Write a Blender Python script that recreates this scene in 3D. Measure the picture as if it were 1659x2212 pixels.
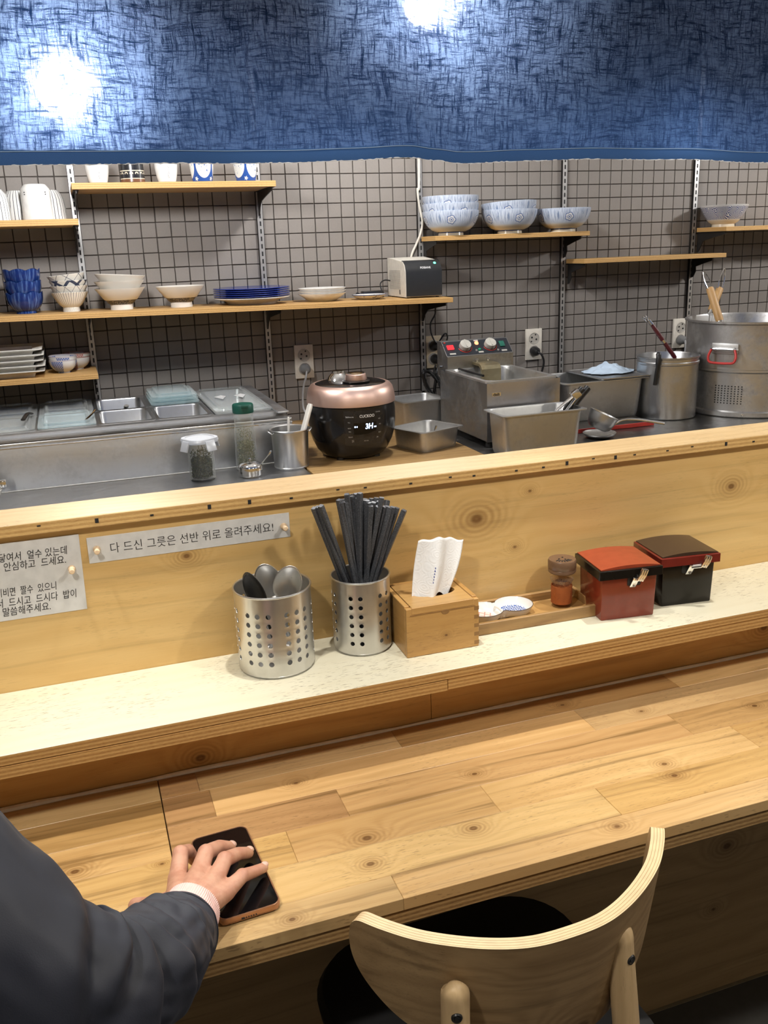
import bpy, bmesh, math, random
from mathutils import Vector, Matrix, Euler

for o in list(bpy.data.objects):
    bpy.data.objects.remove(o)
SC = bpy.context.scene
COL = SC.collection
PI = math.pi
rnd = random.Random(7)

# ------------------------------------------------------------------ camera
def make_camera():
    yaw, pitch, roll = 0.3235, 0.2863, -0.0362
    cy, sy, cp, sp, cr, sr = math.cos(yaw), math.sin(yaw), math.cos(pitch), math.sin(pitch), math.cos(roll), math.sin(roll)
    fwd = Vector((sy*cp, cy*cp, -sp))
    right = Vector((cy, -sy, 0))
    up = right.cross(fwd)
    r2 = right*cr + up*sr
    u2 = -right*sr + up*cr
    cd = bpy.data.cameras.new('camera')
    cd.sensor_fit = 'VERTICAL'
    cd.sensor_height = 36.0
    cd.lens = 1952.0/2212.0*36.0
    cd.clip_start = 0.02
    cam = bpy.data.objects.new('camera', cd)
    m = Matrix((r2, u2, -fwd)).transposed().to_4x4()
    m.translation = Vector((-0.1235, -3.2453, 1.4696))
    cam.matrix_world = m
    COL.objects.link(cam)
    SC.camera = cam
make_camera()

# ------------------------------------------------------------------ world, exposure
w = bpy.data.worlds.new('world')
w.use_nodes = True
w.node_tree.nodes['Background'].inputs[0].default_value = (0.9, 0.85, 0.8, 1)
w.node_tree.nodes['Background'].inputs[1].default_value = 0.02
SC.world = w
SC.view_settings.view_transform = 'Standard'
SC.view_settings.look = 'None'
SC.view_settings.exposure = 0.52
SC.view_settings.gamma = 1.0
SC.view_settings.use_curve_mapping = False
SC.cycles.max_bounces = 7
SC.cycles.diffuse_bounces = 3
SC.cycles.glossy_bounces = 4
SC.cycles.transmission_bounces = 6
SC.cycles.transparent_max_bounces = 12
SC.cycles.sample_clamp_indirect = 4.0
SC.cycles.caustics_reflective = False
SC.cycles.caustics_refractive = False
SC.cycles.use_denoising = True

# lamps: name, position, power of the globe (emission strength), radius, colour
LAMPS = [
    ('kitchen_a', (-0.072, -0.90, 1.833), 175, 0.055, (1.0, 0.985, 0.97), 'white globe pendant lamp glowing through the left end of the blue curtain'),
    ('kitchen_b', (0.89, -0.69, 2.09), 290, 0.045, (1.0, 0.985, 0.97), 'white globe pendant lamp behind the top middle of the blue curtain'),
    ('kitchen_c', (3.05, -1.0, 2.02), 330, 0.05, (1.0, 0.985, 0.97), 'white globe pendant lamp over the stock pot end of the kitchen'),
    ('dining_a', (-0.5, -2.93, 2.06), 300, 0.045, (1.0, 0.95, 0.86), 'warm globe pendant lamp above the standing diner'),
    ('dining_b', (1.0, -2.93, 2.13), 300, 0.045, (1.0, 0.95, 0.86), 'warm globe pendant lamp above the wooden chair'),
    ('dining_c', (2.5, -2.93, 2.13), 260, 0.045, (1.0, 0.95, 0.86), 'warm globe pendant lamp farther along the dining counter'),
]

# ------------------------------------------------------------------ mesh helpers
class MB:
    def __init__(s):
        s.v = []; s.f = []; s.m = []
    def add(s, vs, fs, mat=0, T=None):
        b = len(s.v)
        for p in vs:
            p = Vector(p)
            s.v.append(T @ p if T is not None else p)
        for f in fs:
            s.f.append([b+i for i in f]); s.m.append(mat)
        return s
    def box(s, x0, x1, y0, y1, z0, z1, mat=0, T=None):
        vs = [(x0,y0,z0),(x1,y0,z0),(x1,y1,z0),(x0,y1,z0),(x0,y0,z1),(x1,y0,z1),(x1,y1,z1),(x0,y1,z1)]
        return s.add(vs, [(0,3,2,1),(4,5,6,7),(0,1,5,4),(1,2,6,5),(2,3,7,6),(3,0,4,7)], mat, T)
    def rbox(s, x0, x1, y0, y1, z0, z1, r=0.002, seg=2, mat=0, T=None):
        bm = bmesh.new()
        bmesh.ops.create_cube(bm, size=1)
        for v in bm.verts:
            v.co = Vector(((x0+x1)/2+v.co.x*(x1-x0), (y0+y1)/2+v.co.y*(y1-y0), (z0+z1)/2+v.co.z*(z1-z0)))
        bmesh.ops.bevel(bm, geom=bm.edges[:], offset=r, segments=seg, affect='EDGES', profile=0.5)
        return s.bm(bm, mat, T)
    def bm(s, bm, mat=0, T=None):
        bm.verts.index_update()
        s.add([v.co.copy() for v in bm.verts], [[v.index for v in f.verts] for f in bm.faces], mat, T)
        bm.free(); return s
    def lathe(s, prof, n=32, mat=0, T=None, sx=1.0, sy=1.0, fn=None):
        # prof: list of (r, z) from bottom centre outward; r==0 ends are closed to a point
        vs = []; rings = []
        for (r, z) in prof:
            if r <= 1e-7:
                vs.append((0, 0, z)); rings.append([len(vs)-1])
            else:
                ids = []
                for i in range(n):
                    a = 2*PI*i/n
                    rr, zz = (r, z) if fn is None else fn(r, z, a)
                    vs.append((math.cos(a)*rr*sx, math.sin(a)*rr*sy, zz)); ids.append(len(vs)-1)
                rings.append(ids)
        fs = []
        for A, B in zip(rings, rings[1:]):
            for i in range(n):
                j = (i+1) % n
                if len(A) == 1 and len(B) == 1: continue
                if len(A) == 1: fs.append((A[0], B[j], B[i]))
                elif len(B) == 1: fs.append((A[i], A[j], B[0]))
                else: fs.append((A[i], A[j], B[j], B[i]))
        return s.add(vs, fs, mat, T)
    def tube(s, pts, r, n=8, mat=0, T=None, caps=True, closed=False, flat=1.0):
        pts = [Vector(p) for p in pts]
        N = len(pts)
        R = r if isinstance(r, (list, tuple)) else [r]*N
        vs = []; fs = []
        nrm = None
        for i, p in enumerate(pts):
            if closed: t = pts[(i+1) % N]-pts[i-1]
            else: t = pts[min(i+1, N-1)]-pts[max(i-1, 0)]
            t.normalize()
            if nrm is None:
                up = Vector((0,0,1)) if abs(t.z) < 0.9 else Vector((1,0,0))
                nrm = (up - t*up.dot(t)).normalized()
            else:
                nrm = (nrm - t*nrm.dot(t))
                if nrm.length < 1e-6: nrm = t.orthogonal()
                nrm.normalize()
            b = t.cross(nrm)
            for k in range(n):
                a = 2*PI*k/n
                vs.append(p + (nrm*math.cos(a)*flat + b*math.sin(a))*R[i])
        M = N if closed else N-1
        for i in range(M):
            for k in range(n):
                i2 = (i+1) % N; k2 = (k+1) % n
                fs.append((i*n+k, i*n+k2, i2*n+k2, i2*n+k))
        if caps and not closed:
            fs.append(tuple(reversed(range(n)))); fs.append(tuple((N-1)*n+k for k in range(n)))
        return s.add(vs, fs, mat, T)
    def rrloft(s, loops, cap0=True, cap1=True, k=5, mat=0, T=None):
        # loops: (cx, cy, w, d, r, z) rounded rectangles stacked
        vs = []; fs = []; n = 4*(k+1)
        for (cx, cy, w_, d_, r, z) in loops:
            r = max(1e-5, min(r, w_/2-1e-5, d_/2-1e-5))
            for q, (sx, sy) in enumerate(((1,1),(-1,1),(-1,-1),(1,-1))):
                for i in range(k+1):
                    a = q*PI/2 + PI/2*i/k
                    vs.append((cx+sx*(w_/2-r)+r*math.cos(a), cy+sy*(d_/2-r)+r*math.sin(a), z))
        L = len(loops)
        for l in range(L-1):
            for i in range(n):
                j = (i+1) % n
                fs.append((l*n+i, l*n+j, (l+1)*n+j, (l+1)*n+i))
        if cap0: fs.append(tuple(reversed(range(n))))
        if cap1: fs.append(tuple((L-1)*n+i for i in range(n)))
        return s.add(vs, fs, mat, T)
    def prism(s, poly, z0, z1, mat=0, T=None):
        n = len(poly)
        vs = [(x, y, z0) for x, y in poly]+[(x, y, z1) for x, y in poly]
        fs = [tuple(reversed(range(n))), tuple(n+i for i in range(n))]
        fs += [(i, (i+1) % n, n+(i+1) % n, n+i) for i in range(n)]
        return s.add(vs, fs, mat, T)
    def mesh(s, name, mats, smooth=True, angle=35):
        me = bpy.data.meshes.new(name)
        me.from_pydata([tuple(v) for v in s.v], [], s.f)
        if not isinstance(mats, (list, tuple)): mats = [mats]
        for m in mats: me.materials.append(m)
        if max(s.m or [0]) > 0:
            me.polygons.foreach_set('material_index', s.m)
        bm = bmesh.new(); bm.from_mesh(me)
        bmesh.ops.recalc_face_normals(bm, faces=bm.faces[:])
        bm.to_mesh(me); bm.free()
        if smooth:
            me.shade_smooth()
            me.set_sharp_from_angle(angle=math.radians(angle))
        me.update()
        return me
    def build(s, name, mats, parent=None, loc=None, rot=None, smooth=True, angle=35, label=None):
        return obj(name, s.mesh(name, mats, smooth, angle), parent, loc, rot, label)

def obj(name, data, parent=None, loc=None, rot=None, label=None):
    o = bpy.data.objects.new(name, data)
    COL.objects.link(o)
    if parent is not None: o.parent = parent
    if loc is not None: o.location = loc
    if rot is not None: o.rotation_euler = rot
    if label: o['label'] = label
    return o
def tag(o, label, cat, group=None):
    o['label'] = label; o['category'] = cat
    if group: o['group'] = group
    return o
def thing(name, label, cat, loc=(0,0,0), rot=(0,0,0), group=None):
    o = obj(name, None, None, loc, rot)
    o.empty_display_size = 0.02
    return tag(o, label, cat, group)
def struct(o):
    o['kind'] = 'structure'; return o
def kids(o):
    return [c for c in bpy.data.objects if c.parent == o]
def copy_tree(o, parent=None):
    c = o.copy(); COL.objects.link(c); c.parent = parent
    for ch in kids(o): copy_tree(ch, c)
    return c
def catmull(P, n=8, closed=False):
    P = [Vector(p) for p in P]; out = []
    N = len(P)
    for i in range(N if closed else N-1):
        if closed: p0, p1, p2, p3 = P[i-1], P[i], P[(i+1) % N], P[(i+2) % N]
        else: p0, p1, p2, p3 = P[max(i-1,0)], P[i], P[i+1], P[min(i+2,N-1)]
        for k in range(n):
            t = k/n
            out.append(0.5*((2*p1)+(p2-p0)*t+(2*p0-5*p1+4*p2-p3)*t*t+(3*p1-p0-3*p2+p3)*t*t*t))
    if not closed: out.append(P[-1])
    return out
def aim(a, b):
    # matrix whose local Z runs from a to b, origin at a
    a = Vector(a); d = (Vector(b)-a)
    q = d.to_track_quat('Z', 'Y')
    return Matrix.Translation(a) @ q.to_matrix().to_4x4()
def RZ(a): return Matrix.Rotation(a, 4, 'Z')
def TR(x, y, z): return Matrix.Translation((x, y, z))

# ------------------------------------------------------------------ material helpers
class NT:
    def __init__(s, name):
        s.m = bpy.data.materials.new(name); s.m.use_nodes = True
        s.t = s.m.node_tree; s.t.nodes.clear()
        s.out = s.t.nodes.new('ShaderNodeOutputMaterial')
    def n(s, typ, ins=None, **props):
        nd = s.t.nodes.new(typ)
        for k, v in props.items(): setattr(nd, k, v)
        for k, v in (ins or {}).items():
            sock = nd.inputs[k]
            if isinstance(v, bpy.types.NodeSocket): s.t.links.new(v, sock)
            else: sock.default_value = v
        return nd
    def math(s, op, a, b=0.0, c=None, clamp=False):
        ins = {0: a, 1: b}
        if c is not None: ins[2] = c
        return s.n('ShaderNodeMath', ins, operation=op, use_clamp=clamp).outputs[0]
    def mix(s, fac, a, b, blend='MIX'):
        nd = s.n('ShaderNodeMix', None, data_type='RGBA', blend_type=blend)
        for i, v in ((0, fac), (6, a), (7, b)):
            if isinstance(v, bpy.types.NodeSocket): s.t.links.new(v, nd.inputs[i])
            else: nd.inputs[i].default_value = (*v, 1) if (i > 0 and len(v) == 3) else v
        return nd.outputs[2]
    def step(s, x, lo, hi):
        return s.n('ShaderNodeMapRange', {0: x, 1: lo, 2: hi}, clamp=True, interpolation_type='SMOOTHSTEP').outputs[0]
    def noise(s, vec, scale=1.0, detail=3.0, rough=0.5, dist=0.0):
        return s.n('ShaderNodeTexNoise', {'Vector': vec, 'Scale': scale, 'Detail': detail, 'Roughness': rough, 'Distortion': dist}).outputs[0]
    def vec(s, x, y, z): return s.n('ShaderNodeCombineXYZ', {0: x, 1: y, 2: z}).outputs[0]
    def xyz(s, rand=False):
        co = s.n('ShaderNodeTexCoord').outputs['Object']
        sp = s.n('ShaderNodeSeparateXYZ', {0: co})
        return co, sp.outputs[0], sp.outputs[1], sp.outputs[2]
    def bsdf(s, col, rough=0.5, metal=0.0, bump=None, bstr=0.2, bdist=0.002, **kw):
        ins = {'Base Color': (*col, 1) if isinstance(col, tuple) and len(col) == 3 else col, 'Roughness': rough, 'Metallic': metal}
        ins.update(kw)
        b = s.n('ShaderNodeBsdfPrincipled', ins)
        if bump is not None:
            bp = s.n('ShaderNodeBump', {'Height': bump, 'Strength': bstr, 'Distance': bdist})
            s.t.links.new(bp.outputs[0], b.inputs['Normal'])
        s.t.links.new(b.outputs[0], s.out.inputs[0])
        return s.m

_mc = {}
def plain(name, col, rough=0.5, metal=0.0, **kw):
    if name in _mc: return _mc[name]
    t = NT(name)
    co, x, y, z = t.xyz()
    f = t.noise(co, 60, 4)
    c = t.mix(t.step(f, 0.3, 0.7), tuple(k*0.93 for k in col), tuple(min(1, k*1.04) for k in col))
    r = t.math('ADD', rough-0.04, t.math('MULTIPLY', t.noise(co, 35, 3), 0.08))
    _mc[name] = t.bsdf(c, r, metal, **kw)
    return _mc[name]

def wood(name, light, dark, plane='XZ', F=60.0, warp=0.8, knots=(), rough=0.45, rand=False, pores=0.25, fine=0.5, porecol=(0.12,0.07,0.03), contrast=1.0, var=0.0, stretch=1.0, kcyc=4.0, streak=0.0):
    t = NT(name)
    co, x, y, z = t.xyz()
    u, v = {'XZ': (x, z), 'XY': (x, y), 'YX': (y, x), 'ZX': (z, x), 'ZY': (z, y), 'YZ': (y, z)}[plane]
    wdir = {'XZ': y, 'XY': z, 'YX': z, 'ZX': y, 'ZY': x, 'YZ': x}[plane]
    if rand:
        rn = t.n('ShaderNodeObjectInfo').outputs['Random']
        uo = t.math('ADD', u, t.math('MULTIPLY', rn, 37.3)); vo = t.math('ADD', v, t.math('MULTIPLY', rn, 11.7))
    else: uo, vo = u, v
    big = t.noise(t.vec(t.math('MULTIPLY', uo, 3.0/stretch), t.math('MULTIPLY', vo, 10.0), t.math('MULTIPLY', wdir, 8.0)), 1.0, 3)
    f = t.math('ADD', t.math('MULTIPLY', vo, F), t.math('MULTIPLY', big, warp*F*0.05))
    core = None; halo = None; ringm = None
    for (ku, kv, kr) in knots:
        du = t.math('DIVIDE', t.math('SUBTRACT', u, ku), 1.35); dv = t.math('SUBTRACT', v, kv)
        d2 = t.math('ADD', t.math('MULTIPLY', du, du), t.math('MULTIPLY', dv, dv))
        g = t.math('EXPONENT', t.math('MULTIPLY', d2, -1.0/(kr*kr)))
        f = t.math('ADD', f, t.math('MULTIPLY', g, kcyc))
        c1 = t.math('EXPONENT', t.math('MULTIPLY', d2, -1.0/(0.09*kr*kr)))
        core = c1 if core is None else t.math('MAXIMUM', core, c1)
        h1 = t.math('EXPONENT', t.math('MULTIPLY', d2, -1.0/(0.55*kr*kr)))
        halo = h1 if halo is None else t.math('MAXIMUM', halo, h1)
        rg = t.math('MULTIPLY', t.math('MULTIPLY_ADD', t.math('SINE', t.math('ADD', t.math('MULTIPLY', t.math('SQRT', d2), 30.0/kr), t.math('MULTIPLY', big, 9.0))), 0.5, 0.5), h1)
        ringm = rg if ringm is None else t.math('MAXIMUM', ringm, rg)
    band = t.math('MULTIPLY_ADD', t.math('SINE', t.math('MULTIPLY', f, 2*PI)), 0.5, 0.5)
    band = t.math('POWER', band, 1.6)
    fn = t.noise(t.vec(t.math('MULTIPLY', uo, 18.0), t.math('MULTIPLY', vo, 420.0), t.math('MULTIPLY', wdir, 200.0)), 1.0, 3)
    fac = t.math('ADD', t.math('MULTIPLY', band, (1-fine)*contrast), t.math('MULTIPLY', t.math('SUBTRACT', fn, 0.3), fine*1.6), clamp=True)
    fac = t.math('ADD', t.math('MULTIPLY', fac, 0.6), t.math('MULTIPLY', t.step(big, 0.35, 0.7), 0.4), clamp=True)
    c = t.mix(fac, light, dark)
    if var > 0:
        hsv = t.n('ShaderNodeHueSaturation', {'Hue': t.math('ADD', 0.5, t.math('MULTIPLY', t.math('SUBTRACT', rn, 0.5), 0.012)),
            'Saturation': t.math('ADD', 1.0, t.math('MULTIPLY', t.math('SUBTRACT', t.math('FRACT', t.math('MULTIPLY', rn, 7.7)), 0.6), 0.5*var)),
            'Value': t.math('ADD', 1.0, t.math('MULTIPLY', t.math('SUBTRACT', t.math('FRACT', t.math('MULTIPLY', rn, 3.1)), 0.55), var)), 'Color': c})
        c = hsv.outputs[0]
    if streak > 0:
        sn = t.noise(t.vec(t.math('MULTIPLY', uo, 2.2), t.math('MULTIPLY', t.math('ADD', vo, t.math('MULTIPLY', big, 0.02)), 75.0), t.math('MULTIPLY', wdir, 20.0)), 1.0, 4, 0.6)
        c = t.mix(t.math('MULTIPLY', t.step(sn, 0.52, 0.72), streak), c, tuple(k*0.55 for k in dark))
        c = t.mix(t.math('MULTIPLY', t.step(sn, 0.42, 0.28), streak*0.6), c, tuple(min(1.0, k*1.18) for k in light))
    if pores > 0:
        pn = t.noise(t.vec(t.math('MULTIPLY', uo, 70.0), t.math('MULTIPLY', vo, 620.0), t.math('MULTIPLY', wdir, 300.0)), 1.0, 2)
        pm = t.math('MULTIPLY', t.step(pn, 0.60, 0.68), t.step(t.noise(t.vec(uo, vo, wdir), 9.0, 2), 0.42, 0.62))
        c = t.mix(t.math('MULTIPLY', pm, pores), c, porecol)
    if core is not None:
        c = t.mix(t.math('MULTIPLY', halo, 0.35), c, tuple(k*0.75 for k in dark))
        c = t.mix(t.math('MULTIPLY', ringm, 0.6), c, (dark[0]*0.50, dark[1]*0.40, dark[2]*0.32))
        c = t.mix(t.math('MULTIPLY', t.step(core, 0.35, 0.9), t.math('ADD', 0.45, t.math('MULTIPLY', fn, 0.6))), c, (dark[0]*0.25, dark[1]*0.17, dark[2]*0.12))
    r = t.math('ADD', rough-0.05, t.math('MULTIPLY', fn, 0.12))
    return t.bsdf(c, r, 0, bump=fn, bstr=0.12, bdist=0.001)

def ply_edge(name, light, dark, axis='z', n=260.0, rough=0.6, marks=0.0):
    t = NT(name)
    co, x, y, z = t.xyz()
    a = {'z': z, 'y': y}[axis]
    wob = t.noise(t.vec(t.math('MULTIPLY', x, 6.0), t.math('MULTIPLY', a, 60.0), 0.0), 1.0, 3)
    s = t.math('MULTIPLY_ADD', t.math('SINE', t.math('ADD', t.math('MULTIPLY', a, n*2*PI), t.math('MULTIPLY', wob, 2.5))), 0.5, 0.5)
    rag = t.noise(t.vec(t.math('MULTIPLY', x, 180.0), t.math('MULTIPLY', y, 180.0), t.math('MULTIPLY', z, 700.0)), 1.0, 3)
    fac = t.math('ADD', t.math('MULTIPLY', s, 0.7), t.math('MULTIPLY', t.math('SUBTRACT', rag, 0.35), 0.9), clamp=True)
    c = t.mix(fac, light, dark)
    if marks > 0:
        mk = t.noise(t.vec(t.math('MULTIPLY', x, 55.0), t.math('MULTIPLY', a, 330.0), 3.0), 1.0, 1)
        c = t.mix(t.math('MULTIPLY', t.step(mk, 0.70, 0.73), marks), c, (0.02, 0.012, 0.006))
    return t.bsdf(c, rough, 0, bump=rag, bstr=0.35, bdist=0.001)

def steel(name, col=(0.56, 0.57, 0.585), rough=0.3, brush='z', dirt=0.25, dirtcol=(0.14, 0.13, 0.12), bs=0.06):
    t = NT(name)
    co, x, y, z = t.xyz()
    sc = {'z': (300.0, 300.0, 6.0), 'x': (6.0, 300.0, 300.0), 'r': (160.0, 160.0, 160.0)}[brush]
    b = t.noise(t.vec(t.math('MULTIPLY', x, sc[0]), t.math('MULTIPLY', y, sc[1]), t.math('MULTIPLY', z, sc[2])), 1.0, 3)
    d = t.noise(co, 14.0, 5, 0.65)
    d2 = t.noise(co, 90.0, 3, 0.6)
    dm = t.math('MULTIPLY', t.step(t.math('ADD', t.math('MULTIPLY', d, 0.75), t.math('MULTIPLY', d2, 0.25)), 0.45, 0.72), dirt)
    c = t.mix(dm, col, dirtcol)
    r = t.math('ADD', t.math('ADD', rough-0.06, t.math('MULTIPLY', b, 0.12)), t.math('MULTIPLY', dm, 0.35))
    return t.bsdf(c, r, t.math('SUBTRACT', 1.0, t.math('MULTIPLY', dm, 0.6)), bump=b, bstr=bs, bdist=0.0006)

def glass(name, col=(0.9, 0.95, 0.95), rough=0.05, alpha=0.25, ior=1.45, haze=0.0):
    # thin clear plastic or glass walls: mostly see-through with a glossy coat
    t = NT(name)
    co, x, y, z = t.xyz()
    tr = t.n('ShaderNodeBsdfTransparent', {0: (*col, 1)})
    gl = t.n('ShaderNodeBsdfGlossy', {0: (0.95, 0.97, 0.97, 1), 1: t.math('ADD', rough, t.math('MULTIPLY', t.noise(co, 40, 3), 0.1))})
    if haze > 0:
        gl = t.n('ShaderNodeMixShader', {0: haze, 1: gl.outputs[0], 2: t.n('ShaderNodeBsdfDiffuse', {0: (*col, 1)}).outputs[0]})
    lw = t.n('ShaderNodeLayerWeight', {'Blend': 0.5})
    fac = t.math('ADD', alpha, t.math('MULTIPLY', t.math('POWER', lw.outputs['Facing'], 4.0), 0.55), clamp=True)
    mx = t.n('ShaderNodeMixShader', {0: fac, 1: tr.outputs[0], 2: gl.outputs[0]})
    t.t.links.new(mx.outputs[0], t.out.inputs[0])
    return t.m

def emit(name, col, strength):
    t = NT(name)
    e = t.n('ShaderNodeEmission', {0: (*col, 1), 1: strength})
    t.t.links.new(e.outputs[0], t.out.inputs[0])
    return t.m

# ------------------------------------------------------------------ shared materials
PLY_L, PLY_D = (0.70, 0.475, 0.20), (0.61, 0.385, 0.14)
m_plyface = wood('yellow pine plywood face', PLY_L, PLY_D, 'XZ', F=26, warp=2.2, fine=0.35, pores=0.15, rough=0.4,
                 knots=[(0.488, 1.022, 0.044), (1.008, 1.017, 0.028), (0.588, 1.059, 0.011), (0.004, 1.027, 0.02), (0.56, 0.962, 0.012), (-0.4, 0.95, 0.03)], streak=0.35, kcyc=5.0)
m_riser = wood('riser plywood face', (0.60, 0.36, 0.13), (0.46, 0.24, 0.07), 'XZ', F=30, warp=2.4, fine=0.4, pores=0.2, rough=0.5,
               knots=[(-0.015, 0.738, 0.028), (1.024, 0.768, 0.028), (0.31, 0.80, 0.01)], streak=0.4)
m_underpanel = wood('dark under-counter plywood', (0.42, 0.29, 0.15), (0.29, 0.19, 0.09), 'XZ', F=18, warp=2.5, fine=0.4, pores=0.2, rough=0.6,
                    knots=[(0.86, 0.46, 0.035), (0.95, 0.34, 0.035), (0.93, 0.2, 0.016), (0.5, 0.5, 0.03)], streak=0.5)
m_captop = wood('worn cap board face', (0.58, 0.42, 0.225), (0.46, 0.30, 0.135), 'XY', F=40, warp=2.0, fine=0.55, pores=0.5, rough=0.45)
m_ledgetop = wood('cream painted board', (0.76, 0.725, 0.58), (0.71, 0.665, 0.51), 'XY', F=30, warp=1.5, fine=0.4, pores=0.75, rough=0.35, porecol=(0.16, 0.11, 0.05))
m_edge = ply_edge('plywood edge grain', (0.62, 0.39, 0.15), (0.34, 0.17, 0.05), 'z', 165)
m_capedge = ply_edge('cap plywood edge', (0.66, 0.43, 0.17), (0.42, 0.24, 0.08), 'z', 140)
m_tabedge = ply_edge('counter plywood edge', (0.46, 0.29, 0.12), (0.20, 0.105, 0.035), 'z', 150)
m_shelfedge = ply_edge('shelf plywood edge', (0.70, 0.44, 0.165), (0.42, 0.22, 0.07), 'z', 170)
m_shelf = wood('shelf plywood face', (0.58, 0.36, 0.14), (0.45, 0.25, 0.085), 'XY', F=34, warp=1.5, fine=0.5, pores=0.25, rough=0.5)
TK = [(-0.201, -2.188, 0.021), (0.166, -2.262, 0.024), (0.305, -2.295, 0.021), (0.154, -2.313, 0.019), (0.63, -2.260, 0.017), (0.625, -2.291, 0.018),
      (0.038, -2.373, 0.015), (0.483, -2.362, 0.018), (0.109, -2.102, 0.014), (0.69, -2.114, 0.013), (0.582, -2.046, 0.014), (0.36, -2.178, 0.014), (-0.095, -2.214, 0.010), (0.87, -2.17, 0.016), (0.9, -2.31, 0.018)]
m_steel = steel('brushed stainless steel')
m_steelx = steel('brushed stainless sheet', (0.555, 0.565, 0.58), 0.40, 'x', 0.25)
m_steelcup = steel('satin stainless cup', (0.66, 0.66, 0.66), 0.32, 'z', 0.12)
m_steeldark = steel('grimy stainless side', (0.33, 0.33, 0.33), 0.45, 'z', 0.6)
m_pan = steel('stainless food pan', (0.58, 0.585, 0.59), 0.36, 'r', 0.2)
m_panold = steel('greasy steel pan', (0.60, 0.60, 0.59), 0.42, 'r', 0.28, (0.22, 0.20, 0.17))
m_chrome = plain('polished chrome', (0.80, 0.80, 0.80), 0.10, 1.0)
m_potsteel = steel('scorched pot steel', (0.56, 0.555, 0.55), 0.36, 'x', 0.75, (0.15, 0.125, 0.105))
m_black = plain('black plastic', (0.016, 0.016, 0.017), 0.32)
m_blackmat = plain('matt black', (0.012, 0.012, 0.013), 0.65)
m_dkmetal = plain('dark bracket metal', (0.035, 0.032, 0.03), 0.5, 0.6)
m_rail = plain('zinc shelf rail', (0.46, 0.45, 0.44), 0.42, 0.7)
m_white = plain('glazed white china', (0.82, 0.81, 0.78), 0.18)
m_offwhite = plain('cream china', (0.78, 0.70, 0.56), 0.35)
m_plast = plain('white plastic', (0.80, 0.78, 0.73), 0.4)
m_outlet = plain('ivory outlet plastic', (0.78, 0.73, 0.64), 0.4)
m_greyplug = plain('grey rubber', (0.22, 0.22, 0.22), 0.5)
m_whitecord = plain('white cord', (0.72, 0.68, 0.60), 0.5)
m_ink = plain('black ink', (0.012, 0.012, 0.012), 0.7)
m_paper = plain('laminated white paper', (0.68, 0.68, 0.68), 0.35)
m_skincol = None

def tile_mat():
    t = NT('grey brown wall tile')
    co, x, y, z = t.xyz()
    rn = t.n('ShaderNodeObjectInfo').outputs['Random']
    g = t.n('ShaderNodeNewGeometry')
    n1 = t.noise(g.outputs['Position'], 160, 4, 0.6)
    n2 = t.noise(g.outputs['Position'], 6, 3)
    c = t.mix(t.math('ADD', t.math('MULTIPLY', n1, 0.5), t.math('MULTIPLY', n2, 0.5)), (0.20, 0.178, 0.16), (0.275, 0.248, 0.226))
    c = t.mix(t.math('MULTIPLY', rn, 0.25), c, (0.22, 0.20, 0.185))
    return t.bsdf(c, t.math('ADD', 0.5, t.math('MULTIPLY', n1, 0.2)), 0, bump=n1, bstr=0.25, bdist=0.001)
m_tile = tile_mat()
m_grout = plain('dark grout', (0.07, 0.059, 0.052), 0.9)
m_roomwall = plain('warm white plaster', (0.50, 0.46, 0.41), 0.85)
m_ceil = plain('white ceiling paint', (0.46, 0.44, 0.41), 0.9)
m_floor = plain('dark concrete floor', (0.06, 0.057, 0.053), 0.6)
m_darkwood = plain('dark stained wood', (0.06, 0.04, 0.025), 0.6)

# ------------------------------------------------------------------ room shell
RX0, RX1, RY0 = -2.4, 4.6, -5.2
def slab(name, a, m):
    return struct(MB().box(*a).build(name, m, smooth=False))
slab('floor', (RX0, RX1, RY0, 0.0, -0.06, 0.0), m_floor)
slab('ceiling', (RX0, RX1, RY0, 0.0, 2.5, 2.56), m_ceil)
slab('wall_left', (RX0-0.1, RX0, RY0, 0.0, 0, 2.5), m_roomwall)
slab('wall_right', (RX1, RX1+0.1, RY0, 0.0, 0, 2.5), m_roomwall)
slab('wall_front', (RX0, RX1, RY0-0.1, RY0, 0, 2.5), m_roomwall)
slab('added_shade_board_1', (RX0, RX1, -2.42, -2.40, 1.925, 2.5), m_darkwood)  # unseen board added to keep the front lamps off the curtain's upper part
wall_back = slab('wall_back', (RX0, RX1, 0.0, 0.1, 0, 2.5), m_grout)

# ---- wall tiles: every section between two shelf rails starts its own grid
PT = 0.049
def tile_mesh():
    b = MB().rbox(-0.0231, 0.0231, -0.005, 0.001, -0.0231, 0.0231, 0.0011, 1)
    return b.mesh('tile', m_tile, smooth=False)
TM = tile_mesh()
SECT = [(RX0, -0.055, -0.057), (-0.055, 0.548, 0.0), (0.548, 1.14, 0.599), (1.14, 1.734, 1.1948), (1.734, 2.333, 1.795), (2.333, RX1, 2.397)]
full, rest = [], []
for (xa, xb, off) in SECT:
    k0 = math.floor((xa-off)/PT)-1
    k = k0
    while off+k*PT < xb:
        a, b = off+k*PT, off+(k+1)*PT
        a2, b2 = max(a, xa), min(b, xb)
        if b2-a2 > 0.006:
            for r in range(-19, 16):
                zc = 1.571-(r+0.5)*PT
                whole = (b2-a2) > PT-1e-4
                vis = -0.36 < a2 and 1.0 < zc < 1.72
                (full if whole and vis else rest).append(((a2+b2)/2, zc, b2-a2))
        k += 1
full.sort(key=lambda t: (t[0]+0.1235)**2+3.2453**2+(t[1]-1.35)**2*2)
rest += full[298:]; full = full[:298]
rt = random.Random(3)
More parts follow.
